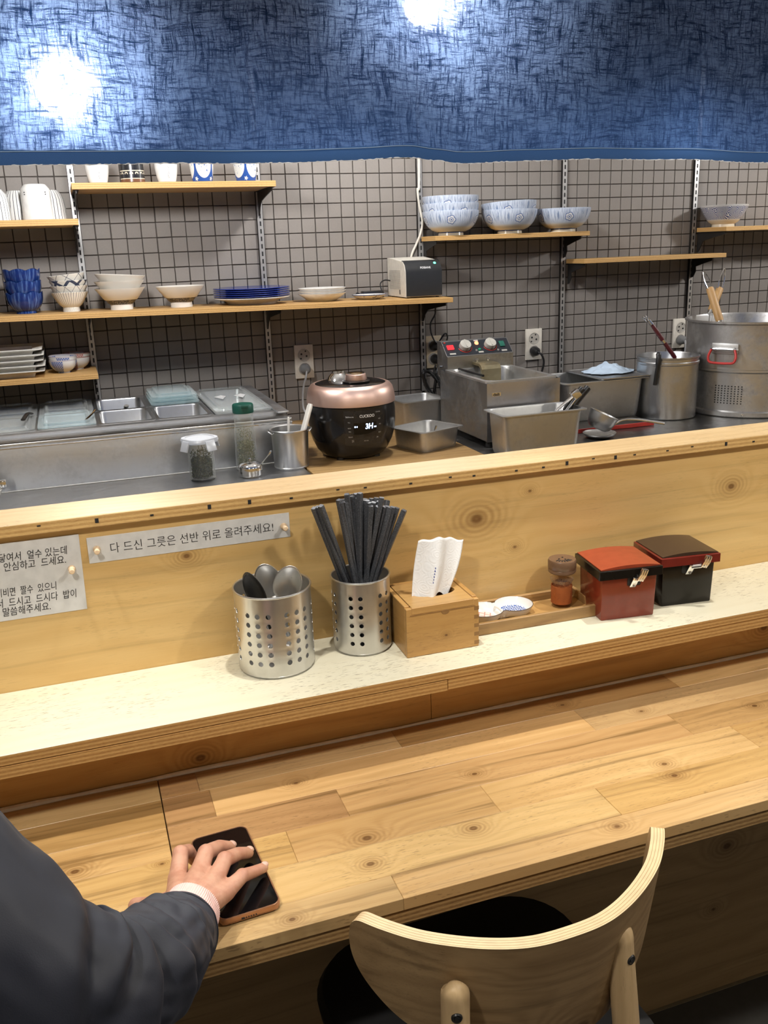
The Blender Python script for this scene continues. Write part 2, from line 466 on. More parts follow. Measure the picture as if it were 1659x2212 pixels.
for (xc, zc, w_) in full:
    o = bpy.data.objects.new('tile', TM); COL.objects.link(o); o.parent = wall_back
    o.location = (xc+rt.uniform(-.0006,.0006), 0.0, zc+rt.uniform(-.0006,.0006))
    o.rotation_euler = (rt.uniform(-.006,.006), rt.uniform(-.012,.012), rt.uniform(-.006,.006))
tb = MB()
for (xc, zc, w_) in rest:
    h = (w_-0.0028)/2; j = rt.uniform(-0.0003, 0.0003); yf = -0.005+rt.uniform(-.0002, .0002)
    b = 0.0011; H = 0.0231
    vs = [(xc-h, 0.001, zc-H), (xc+h, 0.001, zc-H), (xc+h, 0.001, zc+H), (xc-h, 0.001, zc+H),
          (xc-h+b, yf, zc-H+b), (xc+h-b, yf, zc-H+b), (xc+h-b, yf, zc+H-b), (xc-h+b, yf, zc+H-b),
          (xc-h, yf+b, zc-H), (xc+h, yf+b, zc-H), (xc+h, yf+b, zc+H), (xc-h, yf+b, zc+H)]
    tb.add(vs, [(4,5,6,7), (8,9,5,4), (9,10,6,5), (10,11,7,6), (11,8,4,7), (0,1,9,8), (1,2,10,9), (2,3,11,10), (3,0,8,11)])
tf = tb.build('tile_field', m_tile, wall_back, smooth=False); tf['kind'] = 'stuff'

# ------------------------------------------------------------------ lamps (each lamp's light is its own glowing globe)
def lamp(nm, pos, strength, r, col, label):
    t = thing('pendant_lamp', label, 'lamp', pos)
    g = MB().lathe([(0,-r), (r*.38,-r*.92), (r*.71,-r*.71), (r*.92,-r*.38), (r,0), (r*.92,r*.38), (r*.71,r*.71), (r*.45,r*.9), (r*.40,r*1.02)], 20)
    g.build('globe', emit('lamp glow '+nm, col, strength), t)
    MB().lathe([(0,r*1.95), (r*.2,r*1.95), (r*.48,r*1.7), (r*.48,r*.98), (0,r*.98)], 16).build('socket', m_black, t)
    MB().tube([(0,0,r*1.9), (0,0,2.5-pos[2]-0.02)], 0.003, 6).build('cord', m_black, t)
    MB().lathe([(0,0), (0.04,0), (0.04,0.018), (0,0.018)], 16).build('ceiling_rose', m_black, t, loc=(0,0,2.482-pos[2]))
for L in LAMPS: lamp(*L)

SPOTS = [(-0.45, 34), (0.25, 34), (0.95, 34), (1.75, 34)]
tr = MB().box(-1.2, 2.4, -0.015, 0.015, 0, 0.03).build('track', m_black)
tr.location = (0, -2.09, 2.47); tag(tr, 'black ceiling track over the condiment ledge', 'light track')
for i, (sx, pw) in enumerate(SPOTS):
    t = thing('track_spotlight', ['black track spotlight at the diner end of the track', 'black track spotlight over the cutlery cups', 'black track spotlight over the lacquer boxes', 'black track spotlight at the far right end of the track'][i], 'spotlight', (sx, -2.09, 2.30))
    MB().lathe([(0.028,0.0), (0.034,0.0), (0.034,0.10), (0.0,0.11), (0,0.105), (0.028,0.095)], 20).build('can', m_black, t)
    MB().tube([(0,0,0.10), (0,0,0.172)], 0.006, 8).build('stem', m_black, t)
    ld = bpy.data.lights.new('spotlight_beam', 'SPOT'); ld.energy = pw; ld.color = (1.0, 0.95, 0.86)
    ld.spot_size = math.radians(50); ld.spot_blend = 0.55; ld.shadow_soft_size = 0.02
    lo = bpy.data.objects.new('spotlight_beam', ld); COL.objects.link(lo); lo.parent = t; lo.location = (0, 0, 0.03)

# ------------------------------------------------------------------ serving partition
YP = -1.912      # customer face of the partition
CT = 1.112       # top of its cap
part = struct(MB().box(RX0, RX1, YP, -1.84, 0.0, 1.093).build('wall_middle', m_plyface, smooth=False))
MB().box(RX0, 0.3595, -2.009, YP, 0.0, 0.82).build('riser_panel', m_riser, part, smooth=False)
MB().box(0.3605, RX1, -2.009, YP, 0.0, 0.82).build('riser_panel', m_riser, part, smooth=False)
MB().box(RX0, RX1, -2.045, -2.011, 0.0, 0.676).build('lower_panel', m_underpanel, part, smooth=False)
MB().box(RX0, RX1, -2.052, -2.0455, 0.0, 0.002).build('floor_joint', plain('pale dusty joint', (0.2, 0.16, 0.1), 0.9), part, smooth=False)
cap = MB().rbox(RX0, RX1, -1.925, -1.832, 1.0935, CT, 0.0012, 1).build('counter_cap', [m_captop, m_capedge], smooth=False)
for p in cap.data.polygons:
    p.material_index = 0 if p.normal.z > 0.6 else 1
tag(cap, 'narrow plywood cap board along the top of the partition', 'counter')
# staple holes along the cap edge
slots = MB()
rs = random.Random(5)
xx = -0.2
while xx < 1.4:
    slots.box(xx, xx+0.005, -1.9256, -1.9245, 1.100+rs.choice((0, 0.005)), 1.1028+rs.choice((0, 0.004)))
    xx += rs.uniform(0.035, 0.09)
s_ = slots.build('edge_slot', m_blackmat, cap, smooth=False); s_['kind'] = 'stuff'

# condiment ledge
LT = 0.854
led = MB().rbox(RX0, RX1, -2.10, YP-0.0005, 0.838, LT, 0.0010, 1).build('condiment_ledge', [m_ledgetop, m_edge], smooth=False)
for p in led.data.polygons: p.material_index = 0 if p.normal.z > 0.6 else 1
tag(led, 'cream-topped plywood ledge carrying the cutlery cups and lacquer boxes', 'ledge')
MB().box(RX0, 0.3515, -2.101, YP-0.001, 0.8205, 0.8372).build('under_board', m_edge, led, smooth=False)
MB().box(0.3535, RX1, -2.0985, YP-0.001, 0.8205, 0.8380).build('under_board', m_edge, led, smooth=False)

# dining counter: butcher-block staves on a plywood core
TT = 0.72
tab = MB().box(RX0, RX1, -2.386, -2.012, 0.683, 0.7025).build('dining_counter', m_tabedge, smooth=False)
tag(tab, 'long wooden dining counter of knotty acacia staves', 'counter')
rows = [(-2.0125, -2.069), (-2.069, -2.138), (-2.138, -2.207), (-2.207, -2.2755), (-2.2755, -2.343), (-2.343, -2.388)]
J = [[-1.3, -0.62, -0.081, -0.026, 0.287, 0.80, 1.25, 1.9, 2.7, 3.6],
     [-1.7, -0.75, -0.081, -0.013, 0.59, 1.1, 1.7, 2.4, 3.3],
     [-1.4, -0.9, -0.081, 0.159, 0.722, 1.3, 2.0, 2.9, 3.7],
     [-1.6, -0.5, 0.069, 0.355, 0.79, 1.5, 2.2, 3.1],
     [-1.2, -0.33, 0.503, 0.98, 1.8, 2.6, 3.5],
     [-1.5, -0.7, 0.171, 0.9, 1.6, 2.3, 3.2]]
PAL = {}
def stave_mat(i, kn):
    key = (i, tuple(kn))
    if key not in PAL:
        L, D = [((0.60,0.385,0.165),(0.41,0.23,0.078)), ((0.66,0.44,0.205),(0.50,0.30,0.115)), ((0.49,0.295,0.12),(0.31,0.17,0.06)), ((0.61,0.385,0.16),(0.43,0.24,0.082)), ((0.58,0.39,0.19),(0.42,0.26,0.11))][i]
        PAL[key] = wood('acacia stave %d %d' % (i, len(PAL)), L, D, 'XY', F=55, warp=1.6, fine=0.5, pores=0.5, rough=0.33, rand=True, knots=kn, var=0.10, kcyc=4.0, streak=0.85)
    return PAL[key]
CH = {(0,3):2,(0,4):4,(0,5):2,(1,3):2,(1,4):1,(1,2):2,(2,2):0,(2,3):2,(2,4):0,(2,5):2,(3,1):1,(3,2):3,(3,3):0,(3,4):1,(4,1):0,(4,2):1,(4,3):3,(5,1):1,(5,2):4,(5,3):1}
rj = random.Random(11)
gap = {(0,1),(1,1),(2,1)}
for ri, (ya, yb) in enumerate(rows):
    xs = [RX0]+J[ri]+[RX1]
    for ci in range(len(xs)-1):
        a, b = xs[ci], xs[ci+1]
        e0 = 0.0007 if (abs(a+0.081) < 1e-6) else 0.0001
        e1 = 0.0007 if (abs(b+0.081) < 1e-6) else 0.0001
        kn = tuple(k for k in TK if a < k[0] < b and yb < k[1] < ya)
        mi = CH.get((ri, ci), rj.randrange(5))
        MB().rbox(a+e0, b-e1, yb+0.0001, ya-0.0001, 0.7028, TT-0.0002+rj.uniform(0, 0.0002), 0.0006, 1).build('stave', stave_mat(mi, kn), tab, smooth=False)
# sealant bead along the back of the counter
pts = []
i = 0
rb = random.Random(2)
while i < 120:
    x_ = RX0+0.2+i*0.05
    pts.append((x_, -2.0125, TT+0.0005+rb.uniform(-.0006, .0006))); i += 1
pts = [p for p in pts if p[0] < RX1]
MB().tube(pts, [0.0036+rb.uniform(-.0012, .0016) for _ in pts], 8).build('sealant_bead', plain('cloudy white sealant', (0.85, 0.82, 0.72), 0.35), tab)

# ------------------------------------------------------------------ curtain
def noren_mats():
    out = []
    for nm, thick in (('indigo linen', 0.0), ('indigo linen hem', 1.0)):
        t = NT(nm)
        co, x, y, z = t.xyz()
        wx = t.math('ADD', x, t.math('MULTIPLY', t.noise(t.vec(t.math('MULTIPLY', x, 9.0), 0.0, t.math('MULTIPLY', z, 9.0)), 1, 2), 0.03))
        wz = t.math('ADD', z, t.math('MULTIPLY', t.noise(t.vec(t.math('MULTIPLY', x, 7.0), 4.0, t.math('MULTIPLY', z, 9.0)), 1, 2), 0.03))
        nv = t.noise(t.vec(t.math('MULTIPLY', wx, 200.0), 0.0, t.math('MULTIPLY', z, 22.0)), 1.0, 3.5, 0.65)
        nh = t.noise(t.vec(t.math('MULTIPLY', x, 22.0), 7.0, t.math('MULTIPLY', wz, 200.0)), 1.0, 3.5, 0.65)
        nb = t.noise(t.vec(t.math('MULTIPLY', x, 30.0), 2.0, t.math('MULTIPLY', z, 30.0)), 1.0, 3)
        nq = t.noise(t.vec(t.math('MULTIPLY', wx, 620.0), 3.0, t.math('MULTIPLY', z, 70.0)), 1.0, 2)
        nr = t.noise(t.vec(t.math('MULTIPLY', x, 70.0), 5.0, t.math('MULTIPLY', wz, 620.0)), 1.0, 2)
        nf = t.noise(t.vec(t.math('MULTIPLY', x, 900.0), 2.0, t.math('MULTIPLY', z, 900.0)), 1.0, 1)
        dens = t.math('MAXIMUM', nv, nh)
        dens = t.math('ADD', dens, t.math('MULTIPLY', t.math('SUBTRACT', nb, 0.5), 0.3))
        dens = t.math('ADD', dens, t.math('MULTIPLY', t.math('SUBTRACT', t.math('MAXIMUM', nq, nr), 0.56), 0.55))
        dens = t.math('ADD', dens, t.math('MULTIPLY', t.math('SUBTRACT', nf, 0.5), 0.12))
        thin = t.math('POWER', t.step(dens, 0.74, 0.38), 1.5)
        if thick: thin = t.math('MULTIPLY', thin, 0.12)
        tcol = t.mix(thin, (0.006, 0.022, 0.10), (0.34, 0.50, 0.98))
        dcol = t.mix(thin, (0.026, 0.058, 0.16), (0.056, 0.130, 0.34)) if not thick else t.mix(nf, (0.032, 0.078, 0.20), (0.046, 0.105, 0.26))
        df = t.n('ShaderNodeBsdfDiffuse', {0: dcol})
        tl = t.n('ShaderNodeBsdfTranslucent', {0: tcol})
        rf = t.n('ShaderNodeBsdfRefraction', {0: t.mix(thin, (0.05, 0.08, 0.16), (0.75, 0.82, 0.95)), 1: 0.72, 2: 1.07})
        tp = t.n('ShaderNodeBsdfTransparent', {0: (0.75, 0.83, 1.0, 1)})
        rw = t.n('ShaderNodeBsdfRefraction', {0: t.mix(thin, (0.01, 0.03, 0.10), (0.42, 0.62, 1.0)), 1: 0.85, 2: 1.32})
        m1 = t.n('ShaderNodeMixShader', {0: 0.03 if not thick else 0.015, 1: df.outputs[0], 2: tl.outputs[0]})
        m1 = t.n('ShaderNodeMixShader', {0: 0.085 if not thick else 0.015, 1: m1.outputs[0], 2: rw.outputs[0]})
        m2 = t.n('ShaderNodeMixShader', {0: 0.024 if not thick else 0.0, 1: m1.outputs[0], 2: rf.outputs[0]})
        m3 = t.n('ShaderNodeMixShader', {0: t.math('MULTIPLY', thin, 0.03 if not thick else 0.0), 1: m2.outputs[0], 2: tp.outputs[0]})
        t.t.links.new(m3.outputs[0], t.out.inputs[0])
        out.append(t.m)
    return out
m_noren, m_hem = noren_mats()
HEM = [(-1.2, 1.597), (-0.4, 1.594), (-0.185, 1.595), (0.037, 1.5985), (0.13, 1.5972), (0.21, 1.598), (0.33, 1.600), (0.422, 1.6035), (0.47, 1.5995), (0.519, 1.596), (0.64, 1.599), (0.77, 1.6015), (0.9, 1.598), (1.13, 1.593), (1.6, 1.597), (2.4, 1.595)]
def hemz(x):
    for (a, za), (b, zb) in zip(HEM, HEM[1:]):
        if a <= x <= b:
            t = (x-a)/(b-a); t = t*t*(3-2*t); return za+(zb-za)*t
    return HEM[0][1]
NY = -1.80
def nory(x, z):
    s = max(0, (2.3-z)/0.7)
    return NY + s*(0.010*math.sin(x*11.0+0.6)+0.006*math.sin(x*23.0+2.0)+0.004*math.sin(x*5+z*7))
NX0, NX1 = -1.1, 2.1
cb = MB(); nx, nz = 200, 40; ZT = 2.28
vs = []; fs = []
for j in range(nz+1):
    for i in range(nx+1):
        x = NX0+(NX1-NX0)*i/nx; zb = hemz(x); z = zb+(ZT-zb)*(j/nz)
        vs.append((x, nory(x, z), z))
for j in range(nz):
    for i in range(nx):
        a = j*(nx+1)+i; fs.append((a, a+1, a+nx+2, a+nx+1))
noren = MB().add(vs, fs).build('curtain', m_noren)
tag(noren, 'long indigo blue linen curtain hanging across the kitchen opening', 'curtain')
hv = []; hf = []
for j, dz in enumerate((-0.0008, 0.004, 0.012, 0.0185)):
    for i in range(nx+1):
        x = NX0+(NX1-NX0)*i/nx; z = hemz(x)+dz+(0.0008*math.sin(x*60) if j == 3 else 0)
        hv.append((x, nory(x, z)-(0.0016 if 0 < j < 3 else 0.0006), z))
for j in range(3):
    for i in range(nx):
        a = j*(nx+1)+i; hf.append((a, a+1, a+nx+2, a+nx+1))
MB().add(hv, hf).build('hem', m_hem, noren, label='darker double-folded hem')
st = [(x, nory(x, hemz(x)+0.0165)-0.0022, hemz(x)+0.0165) for x in [NX0+(NX1-NX0)*i/300 for i in range(301)]]
MB().tube(st, 0.00045, 5).build('stitching', plain('pale blue thread', (0.30, 0.42, 0.62), 0.7), noren)
rf_ = random.Random(4)
fr = []
for i in range(700):
    x = NX0+(NX1-NX0)*i/699
    fr.append((x, nory(x, hemz(x))+rf_.uniform(-.0006,.0006), hemz(x)-0.0006+rf_.uniform(-.0009, .0005)))
MB().tube(fr, [rf_.uniform(.0005, .0013) for _ in fr], 5).build('frayed_edge', plain('white frayed thread', (0.62, 0.64, 0.68), 0.8), noren, label='white frayed thread along the hem')
rod = MB().tube([(NX0-0.05, NY, ZT), (NX1+0.05, NY, ZT)], 0.012, 12).build('curtain_rod', m_darkwood)
tag(rod, 'dark rod carrying the blue curtain', 'rod')

# ------------------------------------------------------------------ lettering helper
def lettering(s, width, height, m, parent, T, name='lettering', depth=0.0003, bold=0.0, wrap=None, label=None, shear=0.0):
    cu = bpy.data.curves.new('txt', 'FONT'); cu.body = s; cu.size = 1.0; cu.extrude = 0; cu.offset = bold; cu.resolution_u = 3; cu.shear = shear
    ob = bpy.data.objects.new('txt', cu); COL.objects.link(ob)
    dg = bpy.context.evaluated_depsgraph_get(); dg.update()
    me = bpy.data.meshes.new_from_object(ob.evaluated_get(dg))
    bpy.data.objects.remove(ob); bpy.data.curves.remove(cu)
    if len(me.vertices) == 0: return None
    xs = [v.co.x for v in me.vertices]; ys = [v.co.y for v in me.vertices]
    x0, x1, y0, y1 = min(xs), max(xs), min(ys), max(ys)
    if height is None: height = width/(x1-x0)*(y1-y0)
    if width is None: width = height/(y1-y0)*(x1-x0)
    for v in me.vertices:
        p = Vector(((v.co.x-x0)/(x1-x0)*width, (v.co.y-y0)/(y1-y0)*height, depth))
        v.co = wrap(p) if wrap else T @ p
    me.materials.clear(); me.materials.append(m); me.name = name
    return obj(name, me, parent, label=label)
def wallT(x, z, y):      # lettering plane facing the customer (-Y)
    return TR(x, y, z) @ Matrix.Rotation(PI/2, 4, 'X')

# ------------------------------------------------------------------ notices pinned to the partition
def pin(x, z, parent):
    T = TR(x, YP-0.0012, z) @ Matrix.Rotation(PI/2, 4, 'X')
    MB().lathe([(0,0),(0.0052,0),(0.0055,0.001),(0.0052,0.003),(0.0042,0.0045),(0.0033,0.0065),(0.0033,0.011),(0.0042,0.013),(0.0042,0.0145),(0.003,0.0158),(0,0.016)], 18, T=T).build(
        'push_pin', plain('turned birch pin', (0.80, 0.60, 0.40), 0.5), parent, label='turned wooden push pin')
sA = MB().rbox(-0.56, -0.1462, YP-0.0012, YP-0.0002, 0.9665, 1.083, 0.0003, 1).build('notice', m_paper, smooth=False)
for v in sA.data.vertices:
    if v.co.x > -0.3 and v.co.z < 1.0: v.co.x -= 0.002
tag(sA, 'large handwritten paper notice cut off by the left frame edge', 'notice')
for s, x0, x1, z0, z1 in (('이  닿여서  얼수 있는데', -0.274, -0.1645, 1.0555, 1.0685), ('니  안심하고  드세요.', -0.270, -0.1685, 1.0415, 1.0545),
                          ('비비면  짤수  있으니', -0.268, -0.186, 1.0035, 1.0165), ('에서  드시고  드시다  밥이', -0.280, -0.1600, 0.9875, 1.0008), ('말씀해주세요.', -0.2635, -0.1985, 0.9735, 0.9868)):
    lettering(s, x1-x0, z1-z0, m_ink, sA, wallT(x0, z0, YP-0.0013), shear=0.12)
pin(-0.162, 1.0325, sA)
sB = MB().rbox(-0.1365, 0.1665, YP-0.0012, YP-0.0002, 1.0358, 1.0755, 0.0003, 1).build('notice_strip', m_paper, smooth=False)
tag(sB, 'narrow printed paper strip notice under the partition cap', 'notice')
lettering('다 드신 그릇은 선반 위로 올려주세요!', 0.2445, 0.0158, m_ink, sB, wallT(-0.1045, 1.0478, YP-0.0013), bold=-0.008)
pin(-0.124, 1.057, sB); pin(0.1565, 1.0545, sB)

# ------------------------------------------------------------------ shelf rails, shelves
RAILX = [-0.055, 0.548, 1.14, 1.734, 2.333]
for i, rx in enumerate(RAILX):
    b = MB().box(-0.0095, 0.0095, -0.0165, -0.005, 0.93, 2.1)
    r_ = b.build('shelf_rail', [m_rail], smooth=False)
    r_.location = (rx, 0, 0)
    tag(r_, ['slotted metal shelf rail behind the striped bowls', 'slotted metal shelf rail beside the first outlet', 'slotted metal shelf rail behind the receipt printer', 'slotted metal shelf rail between the two short shelves', 'slotted metal shelf rail beside the stock pot outlet'][i], 'shelf rail', 'shelf rails on the tiled wall')
    sl = MB(); z = 0.95
    while z < 2.08:
        sl.box(-0.0026, 0.0026, -0.0172, -0.0166, z, z+0.015); z += 0.025
    so = sl.build('slot', m_blackmat, r_, smooth=False); so['kind'] = 'stuff'
    MB().box(-0.0112, -0.0097, -0.0168, -0.005, 0.93, 2.1).box(0.0097, 0.0112, -0.0168, -0.005, 0.93, 2.1).build('flange', m_dkmetal, r_, smooth=False)

def shelf(x0, x1, z, depth, th, brackets, label, tilt=0.0, loc_x=None, bdepth=None):
    t = thing('wall_shelf', label, 'shelf', ((x0+x1)/2, 0, z), (0, tilt, 0))
    hw = (x1-x0)/2
    bd = MB().rbox(-hw, hw, -depth, -0.019, -th, 0, 0.0008, 1).build('board', [m_shelf, m_shelfedge], t, smooth=False)
    for p in bd.data.polygons: p.material_index = 0 if abs(p.normal.z) > 0.6 else 1
    for bx in brackets:
        bx -= (x0+x1)/2; d = bdepth or depth-0.012
        zc = -th-0.001 - math.tan(tilt)*0
        poly = [(-0.018, 0), (-d, 0), (-d, -0.010), (-d*0.62, -0.022), (-d*0.30, -0.034), (-0.045, -0.052), (-0.030, -0.075), (-0.018, -0.078)]
        T = Matrix.Translation((bx, 0, zc)) @ Matrix(((0,0,1,0),(1,0,0,0),(0,1,0,0),(0,0,0,1)))
        MB().prism(poly, -0.0015, 0.0015, T=T).box(bx-0.008, bx+0.008, -d, -0.018, zc-0.001, zc+0.0008).build('bracket', m_dkmetal, t, smooth=False)
    return t
shelf(-0.0615, 0.558, 1.681, 0.25, 0.0185, [-0.05, 0.545], 'highest plywood shelf carrying the row of upright cups')
shelf(-0.85, -0.0545, 1.580, 0.25, 0.0185, [-0.062, -0.65], 'short plywood shelf of upside-down tumblers at the left edge')
zM = lambda x: 1.3022-0.0122*x
shelf(-0.85, 1.163, zM(0.1565), 0.255, 0.017, [-0.055, 0.548, 1.14], 'longest plywood shelf carrying bowls, plates and the receipt printer', tilt=0.0122)
shelf(-0.85, -0.052, 1.115, 0.25, 0.017, [-0.06, -0.65], 'lowest plywood shelf of white square plates')
shelf(1.141, 1.765, 1.4965, 0.155, 0.0165, [1.15, 1.734], 'plywood shelf carrying the big pale blue bowls')
shelf(1.745, 2.39, 1.3955, 0.155, 0.0165, [1.755, 2.333], 'empty short plywood shelf')
shelf(2.345, 3.0, 1.495, 0.198, 0.0165, [2.352, 2.93], 'plywood shelf carrying the floral bowl at the right edge')

# ------------------------------------------------------------------ china
def angle_uv(t):
    co, x, y, z = t.xyz()
    a = t.math('ARCTAN2', y, x)
    return co, x, y, z, a
def bowl(R, h, fr, fh, th=0.004, curve=0.55, foot_th=0.003, n=40, belly=None):
    # outside from foot centre up to the rim, then inside back to the centre
    prof = [(0, 0.002), (fr-foot_th, 0.002), (fr-foot_th, 0), (fr, 0), (fr*0.97, fh)]
    N = 8
    for i in range(1, N+1):
        s = i/N
        r = fr*0.97 + (R-fr*0.97)*(s**curve if belly is None else belly(s))
        prof.append((r, fh+(h-fh)*s))
    prof.append((R-th*0.4, h+0.0006)); prof.append((R-th, h-0.001))
    for i in range(N-1, -1, -1):
        s = i/N
        r = fr*0.97 + (R-fr*0.97)*(s**curve if belly is None else belly(s)) - th
        prof.append((max(r, 0.0), fh+th+(h-fh-th)*s - (0.001 if i else 0)))
    prof.append((0, fh+th))
    return prof
def stripe_mat(name, nst, base=(0.80, 0.77, 0.70), ink=(0.05, 0.06, 0.10), width=0.12, zig=0.0, wob=0.6):
    t = NT(name)
    co, x, y, z, a = angle_uv(t)
    w1 = t.math('MULTIPLY', t.math('SUBTRACT', t.noise(co, 30, 2), 0.5), wob)
    s1 = t.math('FRACT', t.math('ADD', t.math('MULTIPLY', a, nst/(2*PI)), t.math('ADD', w1, t.math('MULTIPLY', z, zig))))
    m1 = t.math('LESS_THAN', t.math('ABSOLUTE', t.math('SUBTRACT', s1, 0.5)), width/2)
    if zig:
        s2 = t.math('FRACT', t.math('ADD', t.math('MULTIPLY', a, (nst+3)/(2*PI)), t.math('MULTIPLY', z, -zig*0.8)))
        m2 = t.math('LESS_THAN', t.math('ABSOLUTE', t.math('SUBTRACT', s2, 0.5)), width/2)
        m1 = t.math('MAXIMUM', m1, m2)
    return t.bsdf(t.mix(m1, base, ink), 0.22)
def ramen_mat():
    t = NT('pale blue brushed china')
    co, x, y, z, a = angle_uv(t)
    R = 0.1
    lines = t.noise(t.vec(t.math('MULTIPLY', a, 66.0), t.math('MULTIPLY', z, 24.0), 0.0), 1.0, 2, 0.55)
    lm = t.math('MULTIPLY', t.step(lines, 0.50, 0.60), t.step(z, 0.030, 0.045))
    c = t.mix(lm, (0.60, 0.66, 0.76), (0.17, 0.24, 0.40))
    c = t.mix(t.step(z, 0.034, 0.024), c, (0.70, 0.62, 0.47))
    # flowers
    fr = t.math('SUBTRACT', t.math('FRACT', t.math('MULTIPLY', a, 5/(2*PI))), 0.5)
    u = t.math('MULTIPLY', fr, 2*PI*0.088/5); v = t.math('SUBTRACT', z, 0.052)
    d = t.math('SQRT', t.math('ADD', t.math('MULTIPLY', u, u), t.math('MULTIPLY', v, v)))
    ph = t.math('ARCTAN2', v, u)
    rad = t.math('MULTIPLY_ADD', t.math('ABSOLUTE', t.math('COSINE', t.math('MULTIPLY', ph, 2.5))), 0.0032, 0.0115)
    inside = t.math('LESS_THAN', d, rad)
    ring = t.math('LESS_THAN', t.math('ABSOLUTE', t.math('SUBTRACT', d, rad)), 0.0011)
    ring2 = t.math('LESS_THAN', t.math('ABSOLUTE', t.math('SUBTRACT', d, 0.0062)), 0.0008)
    dot = t.math('LESS_THAN', d, 0.0024)
    c = t.mix(inside, c, (0.66, 0.68, 0.70))
    c = t.mix(t.math('MAXIMUM', t.math('MAXIMUM', ring, ring2), dot), c, (0.06, 0.12, 0.32))
    c = t.mix(t.math('MULTIPLY', t.step(z, 0.013, 0.0125), t.step(z, 0.0085, 0.009)), c, (0.03, 0.05, 0.16))
    return t.bsdf(c, 0.2)
def floral_mat():
    t = NT('indigo chrysanthemum china')
    co, x, y, z, a = angle_uv(t)
    p = t.vec(t.math('MULTIPLY', a, 0.09), z, 0.0)
    vo = t.n('ShaderNodeTexVoronoi', {'Vector': p, 'Scale': 34.0}, feature='F1')
    rel = t.n('ShaderNodeVectorMath', {0: t.n('ShaderNodeVectorMath', {0: p, 'Scale': 34.0}, operation='SCALE').outputs[0], 1: vo.outputs['Position']}, operation='SUBTRACT')
    rel = t.n('ShaderNodeVectorMath', {0: p, 1: vo.outputs['Position']}, operation='SUBTRACT')
    sp = t.n('ShaderNodeSeparateXYZ', {0: rel.outputs[0]})
    ph = t.math('ARCTAN2', sp.outputs[1], sp.outputs[0])
    ray_ = t.math('GREATER_THAN', t.math('SINE', t.math('MULTIPLY', ph, 17.0)), 0.05)
    ray_ = t.math('MULTIPLY', ray_, t.math('GREATER_THAN', vo.outputs['Distance'], 0.10))
    msk = t.math('MULTIPLY', ray_, t.math('MULTIPLY', t.step(z, 0.027, 0.029), t.step(z, 0.077, 0.074)))
    c = t.mix(msk, (0.68, 0.68, 0.68), (0.018, 0.045, 0.19))
    c = t.mix(t.step(z, 0.028, 0.024), c, (0.70, 0.62, 0.48))
    return t.bsdf(c, 0.22)
def lotus_mat():
    t = NT('cobalt lotus glaze')
    co, x, y, z, a = angle_uv(t)
    s = t.noise(t.vec(t.math('MULTIPLY', a, 7.0), t.math('MULTIPLY', z, 14.0), 0.0), 1.0, 3, 0.6)
    c = t.mix(t.step(s, 0.45, 0.75), (0.006, 0.022, 0.13), (0.09, 0.18, 0.42))
    return t.bsdf(c, 0.12)
def spot_cup_mat(name, kind):
    t = NT(name)
    co, x, y, z, a = angle_uv(t)
    if kind == 'blue':
        fr = t.math('SUBTRACT', t.math('FRACT', t.math('MULTIPLY_ADD', a, 4/(2*PI), 0.5)), 0.5)
        u = t.math('MULTIPLY', fr, 2*PI*0.034/4); v = t.math('SUBTRACT', z, 0.045)
        d = t.math('SQRT', t.math('ADD', t.math('MULTIPLY', u, u), t.math('MULTIPLY', t.math('MULTIPLY', v, v), 0.45)))
        c = t.mix(t.math('LESS_THAN', d, 0.0235), (0.03, 0.09, 0.33), (0.74, 0.74, 0.70))
        sp_ = t.noise(co, 220, 2)
        c = t.mix(t.math('MULTIPLY', t.step(sp_, 0.60, 0.64), t.math('LESS_THAN', d, 0.016)), c, (0.05, 0.13, 0.40))
        fl = t.math('SUBTRACT', t.math('FRACT', t.math('MULTIPLY', a, 4/(2*PI))), 0.5)
        u2 = t.math('MULTIPLY', fl, 2*PI*0.034/4); v2 = t.math('SUBTRACT', z, 0.008)
        d2 = t.math('SQRT', t.math('ADD', t.math('MULTIPLY', u2, u2), t.math('MULTIPLY', v2, v2)))
        c = t.mix(t.math('LESS_THAN', d2, t.math('MULTIPLY_ADD', t.math('COSINE', t.math('MULTIPLY', t.math('ARCTAN2', v2, u2), 5.0)), 0.0015, 0.005)), c, (0.72, 0.72, 0.68))
        return t.bsdf(c, 0.15)
    c = t.mix(t.math('LESS_THAN', z, 0.010), (0.020, 0.020, 0.022), (0.16, 0.07, 0.035))
    c = t.mix(t.math('LESS_THAN', t.math('ABSOLUTE', t.math('SUBTRACT', z, 0.0105)), 0.0012), c, (0.62, 0.55, 0.42))
    c = t.mix(t.math('LESS_THAN', t.math('ABSOLUTE', t.math('SUBTRACT', z, 0.033)), 0.0014), c, (0.62, 0.55, 0.42))
    fr = t.math('SUBTRACT', t.math('FRACT', t.math('MULTIPLY', a, 14/(2*PI))), 0.5)
    u = t.math('MULTIPLY', fr, 2*PI*0.036/14); v = t.math('SUBTRACT', z, 0.024)
    d = t.math('SQRT', t.math('ADD', t.math('MULTIPLY', u, u), t.math('MULTIPLY', v, v)))
    arc = t.math('MULTIPLY', t.math('LESS_THAN', t.math('ABSOLUTE', t.math('SUBTRACT', d, 0.004)), 0.0016), t.math('GREATER_THAN', v, -0.001))
    c = t.mix(arc, c, (0.62, 0.55, 0.42))
    return t.bsdf(c, 0.25)
m_ramen, m_floral, m_lotus = ramen_mat(), floral_mat(), lotus_mat()
m_blueplate = plain('cobalt plate rim', (0.012, 0.03, 0.20), 0.12)

def china(name, prof, m, x, y, z, label, cat, group=None, n=40, tilt=(0,0,0), fn=None):
    o = MB().lathe(prof, n, fn=fn).build(name, m, None, (x, y, z), tilt, angle=50)
    return tag(o, label, cat, group)

